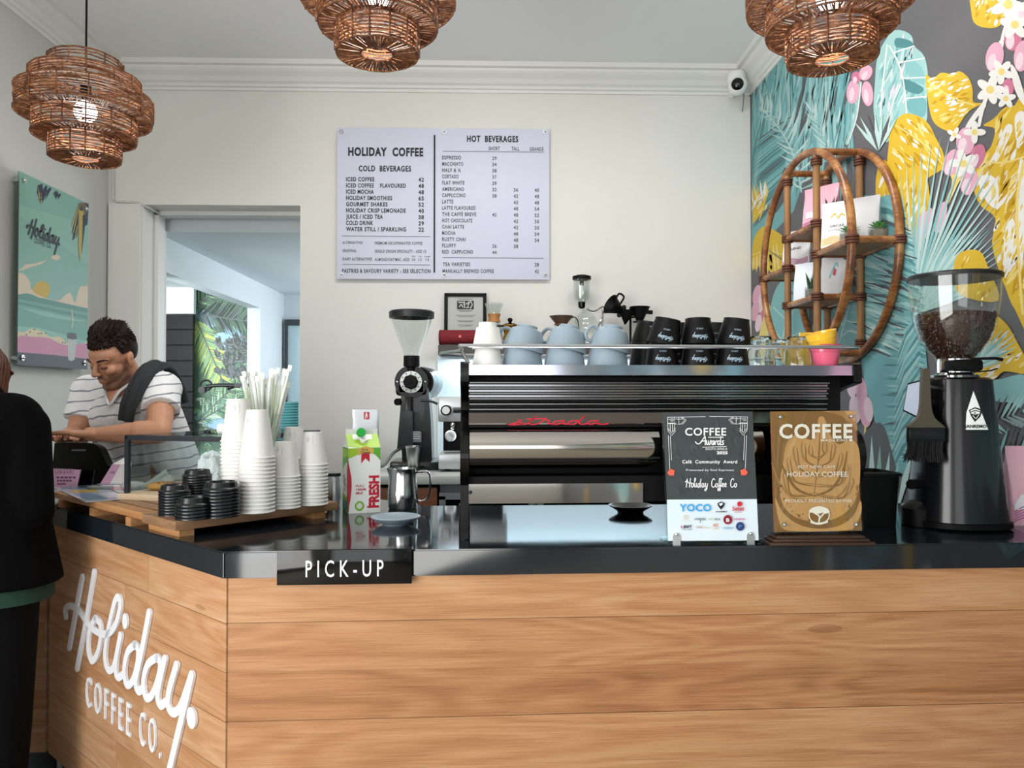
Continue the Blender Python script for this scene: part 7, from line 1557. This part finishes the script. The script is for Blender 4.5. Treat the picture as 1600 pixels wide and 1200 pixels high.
# ------------------------------------------------------------------ barista
bar = thing('person', 'man in striped white T-shirt leaning over the till with a dark towel on his shoulder', 'person', (-1.44, 3.36, 0))
BO = Vector(bar.location); LW_ = lambda x, y, z: Vector((x, y, z))-BO
HT = Matrix.Translation(LW_(-1.492, 3.06, 1.598)) @ Matrix.Rotation(R(-24), 4, 'Z') @ Matrix.Rotation(R(27), 4, 'X') @ Matrix.Rotation(R(4), 4, 'Y') @ Matrix.Scale(.95, 4)
HTI = HT.inverted()
shR, shL = LW_(-1.655, 3.20, 1.470), LW_(-1.315, 3.09, 1.480); elR, wrR = LW_(-1.668, 3.13, 1.288), LW_(-1.628, 2.955, 1.297); elL, wrL = LW_(-1.252, 2.915, 1.318), LW_(-1.452, 2.872, 1.311)
g = G(); head(g, HT)
cap(g, HT @ Vector((0, .022, -.045)), LW_(-1.478, 3.150, 1.500), .056, .066); cap(g, HT @ Vector((0, .0, -.06)), LW_(-1.492, 3.10, 1.485), .045, .05)
cap(g, LW_(-1.60, 3.20, 1.450), LW_(-1.37, 3.13, 1.458), .075, .075); cap(g, LW_(-1.48, 3.19, 1.38), LW_(-1.44, 3.34, 1.02), .115, .12); cap(g, LW_(-1.40, 3.18, 1.38), LW_(-1.36, 3.33, 1.02), .09, .11); cap(g, LW_(-1.56, 3.22, 1.38), LW_(-1.53, 3.35, 1.02), .09, .11)
for s, e, w in ((shR, elR, wrR), (shL, elL, wrL)): cap(g, s, e, .056, .044); cap(g, e, e.lerp(w, .35), .044, .045); cap(g, e.lerp(w, .3), w, .044, .027)
hand(g, wrL, wrL+Vector((-.078, -.022, .004)), (0, -1, .1), (0, 0, 1), 4, (.12, .10, .08, .12), thumb=-1)
hand(g, wrR, wrR+Vector((.018, -.072, .002)), (1, .1, 0), (0, 0, 1), 5, (.14, .12, .12, .14), thumb=1)
for x in (-1.53, -1.36): cap(g, LW_(x, 3.35, 1.0), LW_(x, 3.38, .5), .085, .055); cap(g, LW_(x, 3.38, .5), LW_(x, 3.42, .09), .055, .04); cap(g, LW_(x, 3.43, .05), LW_(x-.03, 3.28, .035), .04, .032)
def sst(a, b, x): x = min(1, max(0, (x-a)/(b-a))); return x*x*(3-2*x)
def stub(co):
    p = HTI @ co
    if p.z < -.15 or p.z > .03 or p.y > .035 or abs(p.x) > .085: return 0
    lip = math.exp(-((p.x/.021)**2+((p.z+.061)/.0085)**2))
    jaw = sst(-.020, -.052, p.z+.25*max(0, abs(p.x)-.035)*-1) * sst(.03, -.005, p.y) * sst(-.145, -.112, p.z)
    mus = math.exp(-((p.x/.030)**4+((p.z+.043)/.009)**2))
    return max(0, min(1, max(jaw*.85, mus)-lip*1.2))
def lipf(co):
    p = HTI @ co; return math.exp(-((p.x/.022)**2+((p.z+.061)/.0065)**2)) if p.y < -.07 and -.09 < p.z < -.04 else 0
body = fuse('body', g, .0030, 3, sk, bar, {'stubble': stub, 'lips': lipf})
g = G()
for s in (-1, 1):
    P = [HT @ Vector((s*x, y, z)) for x, y, z in ((.0165, -.0835, .001), (.025, -.0872, -.003), (.034, -.0862, -.0035), (.045, -.078, .000))]; g.tube(catmull(P, 4), lambda f: .0012+.0006*math.sin(PI*f), 6)
g.build('eyelashes', mat('lash', '1d1410', .6), bar)
rn = random.Random(6)
for s in (-1, 1):
    g = G()
    for k in range(46):
        f = rn.random(); x = .012+.040*f; y = -.0925+.020*f*f-.0005; z = .026+.007*math.sin(PI*f*.8)+rn.uniform(-.0035, .0035)
        a = Vector((s*x, y, z)); b = a+Vector((s*.009, .001+.004*f, .0035*(1-2*f))); g.tube([HT @ a, HT @ ((a+b)/2+Vector((0, -.001, .001))), HT @ b], .0009, 4)
    g.build('eyebrow', BROW, bar)
# hair: shell plus swept tufts
g = G(); n_ = 40; vs = []; fs = []
def scalp(th, ph, k=1.0): return Vector((.0775*k*math.cos(ph)*math.cos(th), .016+.098*k*math.cos(ph)*math.sin(th), .036+.087*k*math.sin(ph)))
rows = 14
for i in range(rows+1):
    for j in range(n_):
        th = 2*PI*j/n_; fr_ = math.sin(th)  # +1 back, -1 front
        low = -.62 if fr_ > .25 else (-.05 if fr_ > -.45 else .42+.22*(-fr_-.45)); low = {True: low}[True]
        ph = low+(PI/2-low)*i/rows; vs.append(HT @ scalp(th, ph, 1.03+(.07-.03*fr_)*sst(.35, 1.0, ph)))
fs = [(i*n_+j, i*n_+(j+1) % n_, (i+1)*n_+(j+1) % n_, (i+1)*n_+j) for i in range(rows) for j in range(n_)]; g.add(vs, fs, 0, True)
rn = random.Random(17)
for k in range(900):
    th = rn.uniform(0, 2*PI); ph = rn.uniform(.25, 1.5); fr_ = math.sin(th)
    if fr_ < -.45 and ph < .50: ph = rn.uniform(.50, 1.3)
    p = scalp(th, ph, 1.02+(.06-.03*fr_)*sst(.35, 1.0, ph)); nrm = Vector((p.x/.006, (p.y-.016)/.0096, (p.z-.036)/.0076)).normalized()
    top_ = sst(.45, 1.0, ph); sweep = Vector((rn.uniform(-.35, .35)-.25, .75, .30)); L = (.012+.026*top_*(1.25-.45*fr_))*rn.uniform(.8, 1.15)
    d = (nrm*(.18+.10*top_)+sweep*(1.0*top_+.25)+Vector((0, 0, -.75*(1-top_)))).normalized(); q = p+nrm*.001
    P = [q, q+(nrm*.5+d*.5).normalized()*L*.4, q+(nrm*.2+d*.8).normalized()*L*.6+d*L*.4]; g.tube([HT @ x for x in catmull(P, 3)], lambda f: .0036*(1-f)**.6+.0004, 5)
g.build('hair', HAIR, bar, angle=60)
# striped T-shirt
sh = mat('striped_shirt', 'e9eaec', .75); t = NT(sh); co_ = t.n('TexCoord').outputs['Object']; sp_ = t.n('SeparateXYZ', {0: co_})
zz5 = t.math('ADD', sp_.outputs[2], t.math('MULTIPLY', t.noise(co_, 7, 3), .045)); zz5 = t.math('ADD', zz5, t.math('MULTIPLY', sp_.outputs[0], -.16))
fr5 = t.math('FRACT', t.math('DIVIDE', zz5, .0425)); t.set(t.b.inputs['Base Color'], t.mix(t.math('LESS_THAN', fr5, .15), 'ebecee', '8b8f99')); t.bump(t.noise(co_, 16, 4), .5, .012)
g = G()
cap(g, LW_(-1.60, 3.205, 1.448), LW_(-1.365, 3.135, 1.456), .088, .088); cap(g, LW_(-1.475, 3.195, 1.37), LW_(-1.44, 3.35, 1.05), .130, .135); cap(g, LW_(-1.385, 3.19, 1.37), LW_(-1.345, 3.34, 1.05), .105, .125); cap(g, LW_(-1.565, 3.23, 1.37), LW_(-1.54, 3.36, 1.05), .105, .125)
ell(g, LW_(-1.50, 3.13, 1.37), (.12, .09, .11)); ell(g, LW_(-1.41, 3.10, 1.375), (.10, .08, .10))
for s, e, f in ((shR, elR, .62), (shL, elL, .52)):
    d = (e-s).normalized(); a_ = s; b_ = s+(e-s)*f; q = Vector((0, 0, 1)).rotation_difference(d).to_matrix().to_4x4(); L = (b_-a_).length
    g.lathe([(0, -.03), (.055, -.02), (.070, .0), (.070, L*.5), (.071, L), (0, L)], 24, M=Matrix.Translation(a_) @ q)
    ell(g, s, (.076, .074, .072))
fuse('tshirt', g, .0045, 5, sh, bar)
# neck opening
g = G(); P = [LW_(-1.545, 3.118, 1.505), LW_(-1.525, 3.062, 1.468), LW_(-1.492, 3.030, 1.418), LW_(-1.462, 3.046, 1.470), LW_(-1.432, 3.100, 1.512)]
g.tube(catmull(P, 6), .0055, 8); g.build('collar', mat('shirt_rib', 'dfe0e3', .8), bar)
g = G(); c_ = LW_(-1.494, 3.075, 1.478)
g.add([LW_(-1.543, 3.112, 1.512), LW_(-1.524, 3.062, 1.468), LW_(-1.492, 3.034, 1.424), LW_(-1.462, 3.048, 1.472), LW_(-1.434, 3.102, 1.515), LW_(-1.49, 3.06, 1.52), LW_(-1.493, 3.044, 1.470)], [(0, 1, 6, 5), (1, 2, 6), (2, 3, 6), (6, 3, 4, 5)], 0, True); g.build('neckline_skin', sk, bar, angle=180)
g = G(); cap(g, LW_(-1.44, 3.355, 1.03), LW_(-1.44, 3.36, .93), .14, .145)
for x in (-1.53, -1.36): cap(g, LW_(x, 3.36, 1.03), LW_(x, 3.36, .95), .115, .115); cap(g, LW_(x, 3.36, .95), LW_(x, 3.385, .5), .105, .075); cap(g, LW_(x, 3.385, .5), LW_(x, 3.42, .07), .075, .062)
fuse('trousers', g, .008, 3, mat('grey_trousers', '77767a', .8), bar)
for x in (-1.53, -1.36): g = G(); ell(g, LW_(x-.01, 3.38, .035), (.05, .13, .045)); g.build('shoe', BLACKM, bar)
# towel over his left shoulder
tw = thing('towel', 'charcoal towel draped over the shoulder of the man in stripes', 'towel', LW_(-1.37, 3.12, 1.56)+BO)
TO = Vector(tw.location)
path = [((197, 658), 2.985, 22), ((202, 635), 2.985, 24), ((212, 610), 3.00, 26), ((224, 588), 3.03, 28), ((240, 573), 3.09, 30), ((256, 573), 3.17, 30), ((270, 590), 3.235, 28), ((281, 612), 3.265, 24), ((287, 630), 3.27, 20)]
C_ = catmull([atY(u, v, Y) for (u, v), Y, w in path], 5); Ws = [p[2] for p in path]; n_ = 15; vs = []; fs = []; L = len(C_)
out = Vector((-.30, -.95, .25))
for i, p in enumerate(C_):
    f = i/(L-1)*(len(Ws)-1); k = min(int(f), len(Ws)-2); w = (Ws[k]+(Ws[k+1]-Ws[k])*(f-k))*.0026*.95
    tn = (C_[min(i+1, L-1)]-C_[max(i-1, 0)]).normalized(); nrm = (p-(LW_(-1.40, 3.16, 1.42)+BO)); nrm = (nrm-tn*nrm.dot(tn)).normalized(); wd = tn.cross(nrm).normalized()
    for j in range(n_): s = (j/(n_-1)-.5)*2; vs.append(p+wd*w*.5*s+nrm*(.012-.010*s*s+.0045*math.sin(s*7+i*.25))-TO)
for i in range(L-1):
    for j in range(n_-1): fs.append((i*n_+j, i*n_+j+1, (i+1)*n_+j+1, (i+1)*n_+j))
me = bpy.data.meshes.new('cloth'); me.from_pydata([tuple(v) for v in vs], [], fs); me.materials.append(mat('towel_charcoal', '303235', .9, bump=.5, bs=500)); me.polygons.foreach_set('use_smooth', [True]*len(fs)); o = link('cloth', me, tw); m = o.modifiers.new('thick', 'SOLIDIFY'); m.thickness = .009; m.offset = 0
# ------------------------------------------------------------------ customer
cu = thing('person', 'customer in black cardigan and trousers with short brown hair, seen from behind at the counter', 'person', (-1.54, 2.30, 0))
UO = Vector(cu.location); cu.scale = (1.03, 1.03, 1.045); LU = lambda x, y, z: Vector((x, y, z))-UO
HT2 = Matrix.Translation(LU(-1.608, 2.40, 1.432)) @ Matrix.Rotation(PI-R(8), 4, 'Z') @ Matrix.Rotation(R(22), 4, 'X') @ Matrix.Scale(.96, 4)
g = G(); head(g, HT2); cap(g, HT2 @ Vector((0, .02, -.05)), LU(-1.54, 2.32, 1.36), .05, .058)
cap(g, LU(-1.66, 2.31, 1.31), LU(-1.42, 2.30, 1.31), .065, .065); cap(g, LU(-1.58, 2.32, 1.25), LU(-1.58, 2.31, .92), .075, .08); cap(g, LU(-1.50, 2.32, 1.25), LU(-1.50, 2.31, .92), .075, .08)
cx = [(LU(-1.385, 2.30, 1.30), LU(-1.352, 2.28, 1.07), LU(-1.44, 2.46, 1.05), LU(-1.47, 2.50, 1.05)), (LU(-1.695, 2.31, 1.30), LU(-1.73, 2.29, 1.07), LU(-1.64, 2.46, 1.06), LU(-1.62, 2.5, 1.06))]
for s, e, w, _ in cx: cap(g, s, e, .046, .038); cap(g, e, w, .038, .026)
hand(g, cx[0][2], cx[0][2]+Vector((-.03, .065, .0)), (-1, -.3, 0), (0, 0, 1), 3, (.5, .5, .5, .5), thumb=1); hand(g, cx[1][2], cx[1][2]+Vector((.02, .068, 0)), (1, -.2, 0), (0, 0, 1), 3, (.5, .5, .5, .5), thumb=1)
for x in (-1.62, -1.46): cap(g, LU(x, 2.3, .86), LU(x, 2.31, .46), .085, .055); cap(g, LU(x, 2.31, .46), LU(x, 2.28, .09), .055, .038); cap(g, LU(x, 2.27, .05), LU(x, 2.40, .035), .038, .03)
fuse('body', g, .0042, 3, sk, cu, {'stubble': lambda c: 0.0, 'lips': lambda c: 0.0})
KNIT = mat('black_knit', '040405', .9, bump=.3, bs=300, spec=.1)
g = G(); cap(g, LU(-1.66, 2.31, 1.315), LU(-1.42, 2.30, 1.315), .085, .085); cap(g, LU(-1.54, 2.33, 1.37), LU(-1.54, 2.32, 1.34), .075, .09)
for x, r1, r2 in ((-1.61, .122, .135), (-1.54, .122, .135), (-1.47, .122, .135)): cap(g, LU(x, 2.31, 1.25), LU(x, 2.30, 1.02), r1, r1-.008)
q = [[(x*(.20+.05*k/5)+(-1.54-UO.x), y*(.14+.02*k/5)+(2.30-UO.y), 1.10-.235*k/5) for x, y, z in sup(1, 0, 40, 2.4)] for k in range(6)]; q = q[::-1]
loft(g, q)
for s, e, w, _ in cx: cap(g, s, e, .068, .060); cap(g, e, w.lerp(e, .12), .060, .042)
fuse('cardigan', g, .006, 5, KNIT, cu)
g = G(); q = [[(x*r+(-1.535-UO.x), y*r*.66+(2.30-UO.y), z) for x, y, z_ in sup(1, 0, 36, 2.3)] for r, z in ((.222, .822), (.222, .86), (.20, .95), (.18, 1.0))]; loft(g, q); g.build('green_hem', mat('green_shirt', '17382c', .85), cu)
g = G(); cap(g, LU(-1.59, 2.30, .93), LU(-1.59, 2.30, .87), .12, .125); cap(g, LU(-1.49, 2.30, .93), LU(-1.49, 2.30, .87), .12, .125)
for x in (-1.62, -1.455): cap(g, LU(x, 2.30, .90), LU(x, 2.31, .46), .110, .084); cap(g, LU(x, 2.31, .46), LU(x, 2.28, .07), .084, .070)
fuse('trousers', g, .007, 4, mat('black_trousers', '06070a', .85, spec=.15), cu)
for x in (-1.62, -1.46): g = G(); ell(g, LU(x, 2.33, .035), (.045, .125, .042)); g.build('shoe', BLACKM, cu)
g = G(); n_ = 44; vs = []; rows = 16   # bob of straight hair, open over the face
for i in range(rows+1):
    for j in range(n_):
        th = 2*PI*j/n_; f = i/rows; z = .128*math.cos(min(f*1.35, 1)*PI/2) if f < .74 else 0
        if f < .55: a = f/.55*PI/2; rr = math.sin(a); z = .036+.092*math.cos(a); k = 1.12
        else: rr = 1+.10*math.sin((f-.55)/.45*PI)-.06*(f-.55); z = .036-.155*(f-.55)/.45; k = 1.12
        fr_ = math.sin(th)
        if fr_ < -.62 and z < .055: z = .055+.02*(-fr_-.62)
        vs.append(HT2 @ Vector((.088*k*rr*math.cos(th)*(1+.012*math.sin(17*th)), .018+.100*k*rr*math.sin(th)*(1+.012*math.sin(13*th)), z)))
fs = [(i*n_+j, (i+1)*n_+j, (i+1)*n_+(j+1) % n_, i*n_+(j+1) % n_) for i in range(rows) for j in range(n_)]; g.add(vs, fs, 0, True); rn = random.Random(5)
for k in range(260):
    j = rn.randrange(n_); i0 = rn.randrange(0, 7); P = [Vector(vs[i*n_+j]) for i in range(i0, rows+1)]; c_ = HT2 @ Vector((0, .018, .0)); a = rn.uniform(-.06, .06)
    P = [c_+Matrix.Rotation(a, 3, 'Z') @ ((p-c_)*(1.012+.012*rn.random())) for p in P]
    if len(P) > 3: g.tube(P, .0026, 4)
o = g.build('hair', mat('brown_hair', '5a2d1b', .42, vary=.5, vs=70), cu, angle=180); m = o.modifiers.new('thick', 'SOLIDIFY'); m.thickness = .008; m.offset = -1
